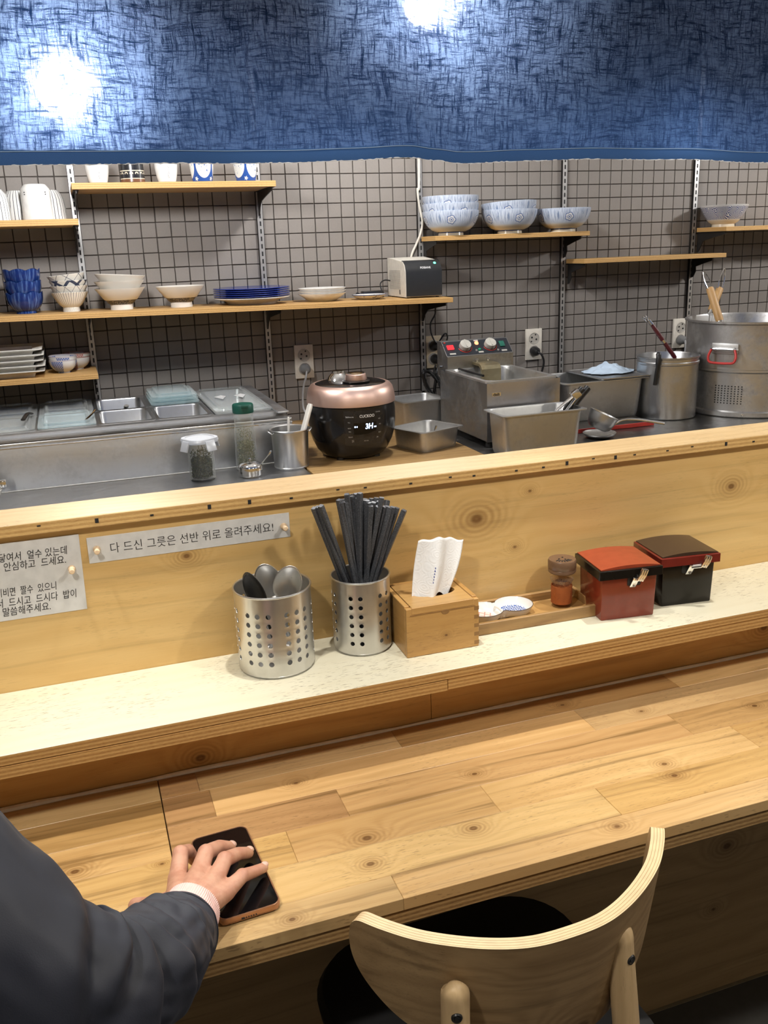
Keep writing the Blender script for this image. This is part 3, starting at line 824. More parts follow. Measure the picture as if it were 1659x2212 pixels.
# big pale blue bowls on the right shelf
BP = bowl(0.1015, 0.083, 0.046, 0.010, 0.0045, belly=lambda s: (1-(1-s)**2.1)**0.62*0.97+0.03*s)
for (bx, k, rots) in ((1.2205, 3, (0.25, 0.75, 1.4)), (1.4545, 2, (0.55, 0.15)), (1.677, 1, (0.35,))):
    for i in range(k):
        lab = {3: ['bottom bowl of the tall stack of three pale blue bowls', 'middle bowl of the stack of three pale blue bowls', 'top bowl of the stack of three pale blue bowls'],
               2: ['lower of two stacked pale blue bowls in mid shelf', 'upper of two stacked pale blue bowls, tipped slightly'], 1: ['single pale blue flower bowl at the shelf end']}[k][i]
        china('noodle_bowl', BP, m_ramen, bx, -0.1075, 1.4968+0.0252*i, lab, 'bowl', 'pale blue bowls on the right shelf', tilt=(0.02 if (k == 2 and i) else 0, -0.05 if (k == 2 and i) else 0, rots[i]-PI/2))
china('floral_bowl', bowl(0.0935, 0.082, 0.044, 0.010, 0.004, curve=0.62), m_floral, 2.408, -0.10, 1.4953, 'indigo floral bowl alone on the far right shelf', 'bowl')

# middle shelf from the left
def lotus_fn(R):
    def fn(r, z, a):
        if r > 0.030:
            k = abs(math.cos(a*3.5+0.4)); s = min(1, (r-0.03)/0.02)
            return r*(1-0.02*s*(1-k)), z+(0.007*(k-0.5) if z > 0.045 else 0.0)
        return r, z
    return fn
LP = bowl(0.0555, 0.062, 0.031, 0.007, 0.0035, belly=lambda s: min(1.0, (1-(1-s)**2.6))**0.75)
for i in range(3):
    china('lotus_bowl', LP, m_lotus, -0.2395, -0.14, zM(-0.24)+0.0003+0.0345*i, ['bottom cobalt lotus bowl of the blue stack', 'middle cobalt lotus bowl of the blue stack', 'top cobalt lotus bowl of the blue stack'][i], 'bowl', 'stacked cobalt lotus bowls', n=64, tilt=(0, 0, i*0.5), fn=lotus_fn(0.055))
china('glass_bowl', bowl(0.055, 0.07, 0.03, 0.006), m_lotus, -0.362, -0.14, zM(-0.36)+0.0003, 'dark bowl cut by the left frame edge beside the blue stack', 'bowl')
m_st = [stripe_mat('ink striped china', 44, width=0.16), stripe_mat('ink hatched china', 9, width=0.045, zig=26, wob=0.1), stripe_mat('ink triangle china', 6, width=0.30, zig=30, wob=0.1), stripe_mat('ink crossed china', 7, width=0.05, zig=30, wob=0.1)]
SP = bowl(0.0575, 0.060, 0.0265, 0.014, 0.003, curve=0.72)
for i, (dz, mi, tl) in enumerate(((0, 0, 0), (0.0195, 1, 0), (0.035, 2, 0.02), (0.0535, 3, 0.09))):
    china('rice_bowl', SP, m_st[mi], -0.105, -0.14, zM(-0.105)+0.0003+dz, ['bottom rice bowl with fine vertical ink stripes', 'second rice bowl of the striped stack, ink hatched', 'third rice bowl of the striped stack, ink triangles', 'top rice bowl of the striped stack, crossed ink lines, tilted'][i], 'bowl', 'stacked ink-line rice bowls', tilt=(0, tl, i))
def footed_mat():
    t = NT('speckled footed china')
    co, x, y, z, a = angle_uv(t)
    sp_ = t.noise(co, 260, 3, 0.6)
    dk = t.mix(t.step(sp_, 0.5, 0.6), (0.03, 0.026, 0.02), (0.26, 0.22, 0.15))
    c = t.mix(t.math('MULTIPLY', t.step(z, 0.0160, 0.0172), t.step(z, 0.0315, 0.0302)), (0.76, 0.725, 0.66), dk)
    return t.bsdf(c, 0.35)
m_foot = footed_mat()
FP = [(0, 0.003), (0.032, 0.003), (0.033, 0), (0.0355, 0), (0.0345, 0.017), (0.040, 0.020), (0.0475, 0.0290), (0.0530, 0.0325), (0.078, 0.066), (0.0785, 0.0675), (0.0755, 0.0672), (0.050, 0.036), (0.035, 0.0325), (0, 0.0315)]
for i, (dz, tl) in enumerate(((0, 0), (0.0225, 0), (0.041, 0.07))):
    china('footed_bowl', FP, m_foot, 0.0495, -0.14, zM(0.05)+0.0003+dz, ['bottom cream bowl with dark speckled foot in the stack', 'middle cream flared bowl of the stack of three', 'top cream flared bowl of the stack, tilted right'][i], 'bowl', 'cream footed bowls', tilt=(0, tl, 0))
china('footed_bowl', FP, m_foot, 0.240, -0.14, zM(0.24)+0.0003, 'single cream footed bowl left of the blue plates', 'bowl', 'cream footed bowls')
china('plate', [(0,0.002),(0.075,0.002),(0.077,0),(0.080,0),(0.090,0.012),(0.126,0.021),(0.126,0.0235),(0.088,0.015),(0,0.006)], m_white, 0.477, -0.136, zM(0.477)+0.0004, 'white plate at the bottom of the blue plate stack', 'plate', n=56)
BPl = [(0,0.002),(0.075,0.002),(0.077,0),(0.080,0),(0.090,0.006),(0.127,0.010),(0.1285,0.0115),(0.127,0.0135),(0.088,0.009),(0,0.006)]
for i in range(5):
    china('blue_plate', BPl, m_blueplate, 0.477, -0.136, zM(0.477)+0.0165+0.0063*i, ['lowest cobalt blue plate of the stack', 'second lowest cobalt blue plate of the stack', 'middle cobalt blue plate of the stack', 'second highest cobalt blue plate of the stack', 'topmost cobalt blue plate of the stack'][i], 'plate', 'stacked cobalt plates', n=56)
DP = [(0,0.002),(0.042,0.002),(0.043,0),(0.046,0),(0.066,0.014),(0.0825,0.0255),(0.083,0.0275),(0.080,0.0275),(0.062,0.018),(0,0.007)]
for i in range(3):
    china('saucer', DP, m_white, 0.721, -0.14, zM(0.72)+0.0004+0.0085*i, ['lowest white scalloped saucer of three', 'middle white scalloped saucer of three', 'top white scalloped saucer of three'][i], 'plate', 'stacked white saucers', n=72, fn=lambda r, z, a: (r*(1+0.006*math.sin(a*24)) if r > 0.05 else r, z))
def rim_mat():
    t = NT('white china with blue rim')
    co, x, y, z, a = angle_uv(t)
    r = t.math('SQRT', t.math('ADD', t.math('MULTIPLY', x, x), t.math('MULTIPLY', y, y)))
    c = t.mix(t.math('GREATER_THAN', r, 0.0585), (0.74, 0.72, 0.67), (0.03, 0.05, 0.16))
    c = t.mix(t.math('MULTIPLY', t.step(t.noise(co, 70, 2), 0.60, 0.64), t.math('LESS_THAN', z, 0.013)), c, (0.25, 0.25, 0.30))
    return t.bsdf(c, 0.2)
china('small_dish', [(0,0.002),(0.03,0.002),(0.031,0),(0.034,0),(0.05,0.008),(0.0605,0.0155),(0.0605,0.017),(0.049,0.0115),(0,0.006)], rim_mat(), 0.888, -0.15, zM(0.888)+0.0004, 'small shallow white dish with blue rim beside the printer', 'plate', n=40)

# top shelf cups (partly hidden by the curtain)
def cup_prof(rb, rt, h, th=0.003, bulge=0.0):
    pr = [(0, 0.002), (rb-0.005, 0.002), (rb-0.004, 0), (rb, 0.0008)]
    for i in range(1, 9):
        s = i/8; pr.append((rb+(rt-rb)*s+bulge*math.sin(PI*min(1, s*1.0)), h*s))
    pr += [(rt-th/2, h+0.001), (rt-th, h)]
    for i in range(7, 0, -1):
        s = i/8; pr.append((rb+(rt-rb)*s+bulge*math.sin(PI*s)-th, max(h*s, 0.006)))
    pr.append((0, 0.006)); return pr
CPy = -0.215
ca = china('tea_cup', cup_prof(0.0265, 0.0345, 0.082, bulge=0.004), m_white, 0.0185, CPy, 1.6813, 'white brush-lettered cup at the left end of the top shelf', 'cup', 'cups on the top shelf')
cc = china('tea_cup', cup_prof(0.0265, 0.0345, 0.082, bulge=0.004), m_white, 0.2235, CPy, 1.6813, 'white brush-lettered cup right of the dark cup', 'cup', 'cups on the top shelf')
def cup_wrap(rf, a0, z0):
    def f(p):
        r = rf(z0+p.y)+0.0006
        a = a0+p.x/r
        return Vector((r*math.cos(a), r*math.sin(a), z0+p.y))
    return f
for c_ in (ca, cc):
    rfn = lambda z: 0.0265+0.008*z/0.082+0.004*math.sin(PI*z/0.082)
    for k, ch in enumerate(('ん', 'ふ', 'さ', 'な')):
        lettering(ch, 0.0065, 0.0085, m_ink, c_, None, wrap=cup_wrap(rfn, -PI/2-0.02, 0.040-0.0098*k), name='brush_letter', bold=-0.01)
china('tea_cup', cup_prof(0.0365, 0.0345, 0.085), spot_cup_mat('dark banded cup', 'dark'), 0.1205, CPy, 1.6813, 'dark cup with cream arcs between the two white cups', 'cup', 'cups on the top shelf', tilt=(0, 0, 0.3))
m_bc = spot_cup_mat('blue windowed cup', 'blue')
china('tea_cup', cup_prof(0.030, 0.0385, 0.080, bulge=0.002), m_bc, 0.3325, CPy, 1.6813, 'blue and white cup nearer the dark cup', 'cup', 'cups on the top shelf', tilt=(0, 0, 0.05))
china('tea_cup', cup_prof(0.030, 0.0385, 0.080, bulge=0.002), m_bc, 0.470, CPy, 1.6813, 'blue and white cup at the right end of the top shelf', 'cup', 'cups on the top shelf', tilt=(0, 0, 0.62))

# upside-down tumblers on the left shelf
TP = [(0, 0.108), (0.024, 0.108), (0.0265, 0.1095), (0.028, 0.106), (0.036, 0.094), (0.0415, 0.075), (0.044, 0.045), (0.0455, 0.0), (0.0435, 0.0), (0.040, 0.06), (0.030, 0.095), (0, 0.100)]
TP = [(r, z*0.80) for r, z in TP]
m_tst = stripe_mat('fine black striped tumbler', 26, base=(0.74, 0.74, 0.72), ink=(0.04, 0.04, 0.05), width=0.18, wob=0.12)
for i, (tx, ty) in enumerate(((-0.285, -0.205), (-0.222, -0.13), (-0.128, -0.14))):
    china('tumbler', TP, m_tst, tx, ty, 1.5803, ['upside-down striped tumbler cut by the left frame edge', 'upside-down striped tumbler half hidden behind the plain white one', 'upside-down striped tumbler right of the plain white one'][i], 'cup', 'upside-down striped tumblers')
WP = [(0, 0.099), (0.026, 0.099), (0.030, 0.1005), (0.033, 0.098), (0.041, 0.088), (0.0425, 0.075), (0.0425, 0.055), (0.0445, 0.0), (0.0425, 0.0), (0.038, 0.07), (0, 0.09)]
wt = china('tumbler', WP, m_white, -0.166, -0.205, 1.5803, 'plain white ribbed tumbler upside down in front', 'cup')
dots = MB()
for a in (-2.35, -0.85):
    for dz in (0.071, 0.077):
        dots.lathe([(0,0.0012),(0.0018,0.0008),(0.0018,-0.001),(0,-0.001)], 8, T=TR(0.0427*math.cos(a), 0.0427*math.sin(a), dz) @ RZ(a) @ Matrix.Rotation(PI/2, 4, 'Y'))
dots.build('dimple', m_blackmat, wt)

# lowest shelf: square plates and small patterned bowls
SQ = MB().rrloft([(0,0,0.17,0.15,0.008,0), (0,0,0.178,0.158,0.01,0.012), (0,0,0.235,0.215,0.008,0.019), (0,0,0.236,0.216,0.008,0.0225), (0,0,0.172,0.152,0.01,0.0165), (0,0,0.165,0.145,0.01,0.005)], k=3)
sqm = SQ.mesh('square_plate', m_plast)
for i in range(5):
    o = obj('square_plate', sqm, None, (-0.325+0.003*(i % 2), -0.14, 1.1153+0.0165*i), (0, 0, 0.0))
    tag(o, ['lowest white square plate of the stack', 'second white square plate from the bottom', 'middle white square plate of the stack', 'second white square plate from the top', 'top white square plate of the stack'][i], 'plate', 'stacked white square plates')
def patch_mat(name, c1, c2):
    t = NT(name)
    co, x, y, z, a = angle_uv(t)
    k = t.math('FRACT', t.math('MULTIPLY', a, 6/(2*PI)))
    sel = t.math('FRACT', t.math('MULTIPLY', t.math('FLOOR', t.math('MULTIPLY', a, 6/(2*PI))), 0.5))
    chk = t.n('ShaderNodeTexChecker', {'Vector': t.vec(t.math('MULTIPLY', a, 0.045), z, 0.0), 'Scale': 260.0}).outputs[1]
    pat = t.mix(t.math('MULTIPLY', chk, 0.6), c1, (0.55, 0.55, 0.56))
    c = t.mix(t.math('MULTIPLY', t.math('GREATER_THAN', sel, 0.2), t.math('LESS_THAN', k, 0.9)), (0.62, 0.62, 0.62), pat)
    c = t.mix(t.math('GREATER_THAN', z, 0.0385), c, c2)
    return t.bsdf(c, 0.2)
m_pb, m_pr = patch_mat('blue patch china', (0.06, 0.12, 0.36), (0.45, 0.42, 0.45)), patch_mat('red patch china', (0.40, 0.13, 0.12), (0.34, 0.22, 0.20))
QP = bowl(0.043, 0.042, 0.019, 0.004, 0.003, belly=lambda s: (1-(1-s)**2.4)**0.8)
for (x, y, m, labs) in ((-0.152, -0.155, m_pb, ('lower blue patchwork bowl in front', 'upper blue patchwork bowl in front')), (-0.108, -0.08, m_pr, ('lower red patterned bowl behind', 'upper red patterned bowl behind'))):
    for i in range(2):
        china('patchwork_bowl', QP, m, x, y, 1.1153+0.012*i, labs[i]+' on the lowest shelf', 'bowl', 'small patchwork bowls', tilt=(0.02*i, 0, 0.6+0.5*i))

# ------------------------------------------------------------------ receipt printer on the middle shelf
pz = zM(1.075)+0.0006
pr = thing('receipt_printer', 'black and white receipt printer at the right end of the long shelf', 'printer', (1.0755, -0.2, pz))
m_prw = plain('warm white printer shell', (0.74, 0.70, 0.62), 0.45)
side = [(0.0, 0.004), (0.0, 0.090), (0.010, 0.112), (0.028, 0.124), (0.17, 0.137), (0.185, 0.137), (0.185, 0.004)]
TX = Matrix(((0,0,1,0),(1,0,0,0),(0,1,0,0),(0,0,0,1)))   # prism profile (y,z) swept along x
MB().prism(side, -0.0685, 0.0685, T=TX).build('body', m_prw, pr, smooth=False)
fr_ = [(-0.004, 0.006), (-0.004, 0.088), (0.004, 0.108), (0.020, 0.1235), (0.030, 0.1275), (0.040, 0.1275), (0.040, 0.12), (0.012, 0.10), (0.006, 0.088), (0.004, 0.006)]
MB().prism(fr_, -0.0665, 0.0675, T=TX).build('front_cover', plain('textured black cover', (0.018, 0.019, 0.021), 0.38), pr, angle=50)
vents = MB()
for i in range(16): vents.box(-0.0690, -0.0684, 0.05, 0.165, 0.030+0.0042*i, 0.0312+0.0042*i)
v_ = vents.build('vent_groove', plain('shadowed groove', (0.30, 0.28, 0.25), 0.8), pr, smooth=False); v_['kind'] = 'stuff'
MB().box(-0.0692, -0.0684, 0.055, 0.062, 0.012, 0.028).build('switch', m_black, pr, smooth=False)
MB().lathe([(0,0.0015),(0.004,0.001),(0.0045,0),(0,0)], 14, T=TR(0.047, 0.0125, 0.1165) @ Matrix.Rotation(0.75, 4, 'X')).build('indicator_light', emit('green power light', (0.05, 1.0, 0.45), 9), pr, label='lit green indicator light')
lettering('POSBANK', 0.040, 0.0075, plain('white print', (0.75, 0.75, 0.75), 0.5), pr, TR(-0.012, -0.0001, 0.0985) @ Matrix.Rotation(PI/2-0.38, 4, 'X'), bold=0.02, depth=0.0008)
for sx in (-0.055, 0.055):
    for sy in (0.012, 0.17):
        MB().lathe([(0,0),(0.006,0),(0.006,0.0045),(0,0.0045)], 10).build('foot', m_black, pr, loc=(sx, sy, 0))
# power brick and loop of cord
ad = thing('power_adapter', 'black power adapter lying on the shelf left of the printer', 'adapter', (0.935, -0.06, zM(0.935)+0.0006))
MB().rbox(-0.045, 0.035, -0.018, 0.018, 0, 0.024, 0.004).build('body', m_black, ad)
MB().tube(catmull([(-0.045, 0, 0.012), (-0.066, -0.006, 0.018), (-0.07, -0.03, 0.006), (-0.05, -0.045, 0.0035), (-0.035, -0.035, 0.004)], 6), 0.0028, 8).build('cord', m_black, ad)
MB().tube(catmull([(0.035, 0, 0.012), (0.03, 0.01, 0.045), (0.05, 0.02, 0.058), (0.075, 0.02, 0.055), (0.1, 0.03, 0.05)], 6), 0.0024, 8).build('cord', m_black, ad)
wc = MB().tube(catmull([(1.137, -0.022, 2.3), (1.136, -0.022, 1.72), (1.128, -0.024, 1.66), (1.136, -0.02, 1.60), (1.146, -0.02, 1.55), (1.138, -0.02, 1.51), (1.120, -0.018, 1.47), (1.10, -0.016, 1.425), (1.095, -0.014, 1.34)], 8), 0.0042, 8).build('cable', m_whitecord)
tag(wc, 'white cable running down the tiles behind the printer', 'cable')

# ------------------------------------------------------------------ wall outlets with plugs
def outlet(x, label, plugs, worn=False):
    z = 1.075
    t = thing('wall_outlet', label, 'outlet', (x, -0.005, z))
    MB().rbox(-0.035, 0.035, -0.010, 0, -0.0605, 0.0605, 0.002).build('plate', m_outlet if not worn else plain('stained outlet plastic', (0.66, 0.55, 0.38), 0.5), t)
    for dz in (0.0235, -0.0265):
        T = TR(0, -0.0101, dz) @ Matrix.Rotation(PI/2, 4, 'X')
        MB().lathe([(0.0195,-0.0002),(0.0215,0.0016),(0.0225,0.0008),(0.0225,-0.0005)], 28, T=T).lathe([(0,0.0002),(0.0195,0.0002),(0.0195,-0.0004),(0,-0.0004)], 28, T=T).build('socket', plain('socket recess', (0.50, 0.47, 0.42), 0.5), t)
        if dz not in plugs:
            h = MB()
            for (hx, hz, r) in ((-0.0095, 0.004, 0.0035), (0.0095, -0.004, 0.0035), (-0.012, -0.012, 0.003), (0.006, 0.014, 0.003)):
                h.lathe([(0,0.0012),(r,0.0012),(r,0),(0,0)], 10, T=T @ TR(hx, hz, 0))
            h.build('pin_hole', m_blackmat, t)
    return t
o1 = outlet(0.6745, 'ivory double outlet left of the rice cooker with a grey plug', (-0.0265,))
o2 = outlet(1.181, 'stained double outlet behind the fryer with two black plugs', (0.0235, -0.0265), True)
o3 = outlet(1.611, 'double outlet right of the fryer with a black plug', (-0.0265,))
o4 = outlet(2.2985, 'double outlet behind the stock pot with a grey plug', (-0.0265,))
def plug(name, label, x, z, m, cordpts, r=0.0032, ang=0.5):
    t = thing(name, label, 'plug', (x, -0.0165, z))
    T = Matrix.Rotation(PI/2, 4, 'X')
    MB().lathe([(0,0.034),(0.008,0.033),(0.0165,0.022),(0.0185,0.008),(0.0185,0),(0,0)], 20, T=T).build('body', m, t)
    MB().tube(catmull(cordpts, 8), r, 8).build('cord', m if m is not m_greyplug else plain('grey cord', (0.42, 0.42, 0.43), 0.5), t)
plug('power_plug', 'grey plug and cord of the rice cooker', 0.6745, 1.0485, m_greyplug, [(0,-0.030,-0.002), (-0.008,-0.036,-0.03), (-0.016,-0.03,-0.06), (-0.022,-0.03,-0.11), (-0.02,-0.05,-0.15), (0.005,-0.12,-0.175), (0.02,-0.3,-0.185), (0.018,-0.44,-0.184)], 0.0036)
plug('power_plug', 'upper black plug in the stained outlet with a looped cord', 1.183, 1.0985, m_black, [(0,-0.03,0), (0.018,-0.034,0.03), (0.034,-0.036,0.047), (0.042,-0.034,0.03), (0.03,-0.032,0.008), (0.0,-0.03,0.012), (-0.018,-0.026,0.045), (-0.02,-0.022,0.085), (0.0,-0.02,0.12), (0.002,-0.02,0.158)])
plug('power_plug', 'lower black plug in the stained outlet with a thick drooping cord', 1.186, 1.0485, m_black, [(0,-0.03,0), (-0.002,-0.042,-0.02), (-0.012,-0.046,-0.05), (-0.02,-0.045,-0.10), (-0.024,-0.04,-0.15), (-0.01,-0.04,-0.178)], 0.006)
plug('power_plug', 'black plug and cord right of the fryer', 1.611, 1.0485, m_black, [(0,-0.03,0), (0.012,-0.04,-0.012), (0.022,-0.04,-0.04), (0.016,-0.035,-0.08), (0.008,-0.03,-0.12), (0.01,-0.03,-0.17)], 0.0042)
plug('power_plug', 'grey plug and cord behind the stock pot', 2.2985, 1.0485, m_greyplug, [(0,-0.03,0), (-0.004,-0.042,-0.02), (-0.006,-0.04,-0.06), (-0.01,-0.036,-0.12), (-0.01,-0.03,-0.175)], 0.0042)
# coiled spare cord between cooker and fryer
cc_ = []
for i in range(60):
    a = i/59*6.2*PI
    q = Vector((0.024*math.cos(a), 0, 0.068*math.sin(a))); q.rotate(Euler((0, -0.55+0.12*math.sin(a*0.37), 0))); cc_.append((1.150+q.x+0.015*(i/59), -0.075+0.010*math.sin(a*0.5), 0.955+q.z))
co_ = MB().tube(catmull([(1.176,-0.05,1.03), (1.165,-0.06,1.01), (1.16,-0.07,0.99)], 4)+cc_, 0.0040, 7).build('coiled_cord', m_black)
tag(co_, 'coil of black cord hanging between rice cooker and fryer', 'cord')

# ------------------------------------------------------------------ kitchen counter
ZK = 0.861
m_kwood = wood('stained kitchen counter wood', (0.46, 0.29, 0.12), (0.24, 0.13, 0.045), 'XY', F=30, warp=2.5, fine=0.5, pores=0.4, rough=0.4)
kc = MB().rbox(0.478, 1.005, -0.93, -0.007, 0.825, ZK, 0.001, 1).build('kitchen_worktop', m_kwood, smooth=False)
tag(kc, 'stained wooden worktop under the rice cooker', 'worktop')
MB().box(0.478, 1.005, -0.90, -0.86, 0.0, 0.825).build('front_panel', m_underpanel, kc, smooth=False)
ks = MB().rbox(1.006, 3.3, -0.96, -0.007, 0.825, ZK, 0.001, 1).build('steel_worktop', steel('dark steel worktop', (0.20, 0.195, 0.19), 0.33, 'x', 0.5), smooth=False)
tag(ks, 'dark steel worktop under the fryer and stock pots', 'worktop')
MB().box(1.006, 3.3, -0.93, -0.88, 0.0, 0.825).build('front_panel', m_steelx, ks, smooth=False)

# prep station (cold topping table)
PX1 = 0.468
ps = thing('prep_station', 'long stainless topping station with sunken food pans at left', 'prep station', (0, 0, 0))
MB().rbox(-1.3, PX1+0.004, -1.02, -0.66, 0.80, ZK, 0.001, 1).build('front_deck', steel('dull steel deck', (0.42, 0.425, 0.435), 0.34, 'x', 0.25), ps, smooth=False)
MB().box(-1.3, PX1+0.004, -1.0, -0.95, 0.0, 0.80).build('lower_front', m_steelx, ps, smooth=False)
ft = 0.994
MB().rbox(-1.3, PX1, -0.659, -0.645, ZK, ft, 0.003).build('front_face', m_steelx, ps)
MB().rbox(-1.3, PX1, -0.6595, -0.575, ft-0.012, ft, 0.003).build('front_lip', m_steel, ps)
MB().box(PX1-0.012, PX1, -0.6445, -0.02, ZK, ft-0.001).build('end_panel', m_steelx, ps, smooth=False)
MB().tube([(-1.3, -0.6600, ft-0.0135), (PX1, -0.6600, ft-0.0135)], 0.0018, 6).build('edge_bead', m_chrome, ps)
MB().tube([(-1.3, -0.6602, ZK+0.0015), (PX1, -0.6602, ZK+0.0015)], 0.0018, 6).build('weld_bead', plain('pale weld line', (0.55, 0.54, 0.52), 0.4, 0.6), ps)
# top frame around the pans
T0 = 1.0015
fb = MB()
fb.box(-1.3, PX1, -0.575, -0.535, ft-0.012, T0); fb.box(-1.3, PX1, -0.050, -0.02, ft-0.012, T0)
fb.box(0.445, PX1, -0.535, -0.05, ft-0.012, T0)
for xd in (-0.243, -0.077, 0.089, 0.254): fb.box(xd-0.006, xd+0.006, -0.535, -0.05, ft-0.014, T0-0.0005)
fb.build('top_frame', m_steelx, ps, smooth=False)
fr2 = MB().rbox(0.435, PX1+0.001, -0.62, -0.03, T0, T0+0.006, 0.002).build('right_flap', m_steelx, ps)

def food_pan(name, label, x0, x1, y0, y1, z, depth, m, group=None, rim=0.011, th=0.0016, r=0.02, taper=0.94, cat='food pan', dirt=None):
    cx, cy = (x0+x1)/2, (y0+y1)/2; w_, d_ = (x1-x0)-2*rim, (y1-y0)-2*rim
    t = MB().rrloft([
        (0,0,w_*taper+0.0*th,d_*taper,r,-depth), (0,0,w_*(taper+0.03),d_*(taper+0.03),r,-depth+0.012), (0,0,w_+2*th,d_+2*th,r,-0.004), (0,0,w_+2*rim,d_+2*rim,r*0.6,-0.003), (0,0,w_+2*rim,d_+2*rim,r*0.6,0.0),
        (0,0,w_+0.004,d_+0.004,r,0.0005), (0,0,w_,d_,r,-0.004), (0,0,w_*(taper+0.025),d_*(taper+0.025),r,-depth+0.013), (0,0,w_*(taper-0.02),d_*(taper-0.02),r,-depth+th)]).build(name, m, None, (cx, cy, z), angle=45)
    return tag(t, label, cat, group)
def clear_lid(label, x0, x1, y0, y1, z, m, h=0.012, group='clear food pan lids', rot=(0,0,0)):
    cx, cy = (x0+x1)/2, (y0+y1)/2; w_, d_ = x1-x0, y1-y0
    t = MB().rrloft([(0,0,w_,d_,0.014,0.0), (0,0,w_,d_,0.014,0.0045), (0,0,w_-0.03,d_-0.03,0.016,0.0045), (0,0,w_-0.036,d_-0.036,0.016,h), (0,0,w_-0.05,d_-0.05,0.02,h), (0,0,w_-0.056,d_-0.056,0.02,h-0.004)]).build('clear_lid', m, None, (cx, cy, z), rot)
    return tag(t, label, 'lid', group)
m_lid = glass('clear polycarbonate', (0.95, 0.97, 0.965), 0.12, 0.10, haze=0.35)
m_lidblue = glass('bluish polycarbonate', (0.90, 0.965, 0.975), 0.12, 0.12, haze=0.5)
G = 'food pans in the topping station'
PZ = T0+0.0012
cols = [(-0.41, -0.249), (-0.238, -0.083), (-0.071, 0.083), (0.095, 0.248)]
labs = [('food pan with reddish sauce at the left frame edge, front row', 'food pan at the left frame edge, back row'),
        ('front food pan second from the left under a clear lid', 'back food pan second from the left under a clear lid'),
        ('open empty food pan in the front row, third from the left', 'open empty food pan in the back row with a chrome handle in it'),
        ('open empty food pan in the front row beside the big clear lid', 'back food pan under the stacked bluish lids')]
for (a, b), (lf, lb) in zip(cols, labs):
    food_pan('food_pan', lf, a-0.004, b+0.004, -0.538, -0.297, PZ, 0.09, m_pan, G)
    food_pan('food_pan', lb, a-0.004, b+0.004, -0.293, -0.052, PZ, 0.09, m_pan, G)
bigp = food_pan('food_pan', 'wide food pan under the large clear lid', 0.262, 0.436, -0.538, -0.058, PZ, 0.07, m_pan, G)
sc = MB().rrloft([(0,0,0.12,0.19,0.02,0), (0,0,0.126,0.20,0.02,0.004)]).build('red_sauce', plain('reddish sauce', (0.16, 0.05, 0.02), 0.25), None, (-0.33, -0.417, PZ-0.055))
tag(sc, 'pool of reddish sauce in the leftmost front food pan', 'sauce')
clear_lid('clear lid on the leftmost front food pan', -0.412, -0.248, -0.54, -0.297, PZ+0.0014, m_lid)
clear_lid('clear lid on the leftmost back food pan', -0.412, -0.248, -0.293, -0.05, PZ+0.0014, m_lid)
clear_lid('clear lid on the front pan second from the left', -0.241, -0.080, -0.538, -0.297, PZ+0.0014, m_lidblue)
clear_lid('clear lid on the back pan second from the left', -0.241, -0.080, -0.293, -0.052, PZ+0.0014, m_lid)
for i in range(3):
    clear_lid(['lowest bluish lid of the stack', 'middle bluish lid of the stack', 'top bluish lid of the stack'][i]+' on the back food pan', 0.098+0.002*i, 0.252-0.002*i, -0.285+0.004*i, -0.055, PZ+0.0014+0.0105*i, m_lidblue, 0.012, 'stacked bluish lids')
bl = clear_lid('large clear lid with moulded handle at the right of the station', 0.262, 0.436, -0.548, -0.062, PZ+0.0014, m_lid, 0.010)
MB().rrloft([(0,0,0.15,0.012,0.004,0.010), (0,0,0.15,0.010,0.004,0.0145)]).build('lid_ridge', m_lid, bl, loc=(0, 0.20, 0))
MB().rrloft([(0,0,0.15,0.012,0.004,0.010), (0,0,0.15,0.010,0.004,0.0145)]).build('lid_ridge', m_lid, bl, loc=(0, -0.21, 0))
def crystal(): 
    b = MB()
    for x in (-0.03, 0.035):
        b.add([(x-0.02,0.03,0.010),(x+0.02,0.03,0.010),(x,-0.03,0.010),(x,0.005,0.018)], [(0,1,3),(1,2,3),(2,0,3),(0,2,1)])
    return b
crystal().build('finger_grip', plain('frosted grip', (0.7, 0.7, 0.7), 0.3), bl, smooth=False)
def spoon_handle(name, label, a, b, r, m, cat, mid=None):
    pts = catmull([a, mid or tuple((Vector(a)+Vector(b))/2), b], 8)
    o = MB().tube(pts, r, 8, flat=0.5).build(name, m)
    return tag(o, label, cat)
spoon_handle('tong_handle', 'black tong handle over the leftmost front food pan', (-0.276, -0.515, PZ+0.030), (-0.262, -0.30, PZ+0.012), 0.007, m_black, 'tongs', (-0.268, -0.40, PZ+0.028))
spoon_handle('serving_spoon', 'chrome serving handle in the open back food pan', (0.02, -0.30, PZ+0.012), (0.012, -0.18, PZ-0.05), 0.008, m_chrome, 'spoon')
spoon_handle('serving_spoon', 'thin spoon handle leaning over the lidded front pan', (-0.078, -0.41, PZ+0.024), (-0.108, -0.50, PZ+0.012), 0.0035, m_chrome, 'spoon', (-0.088, -0.45, PZ+0.019))

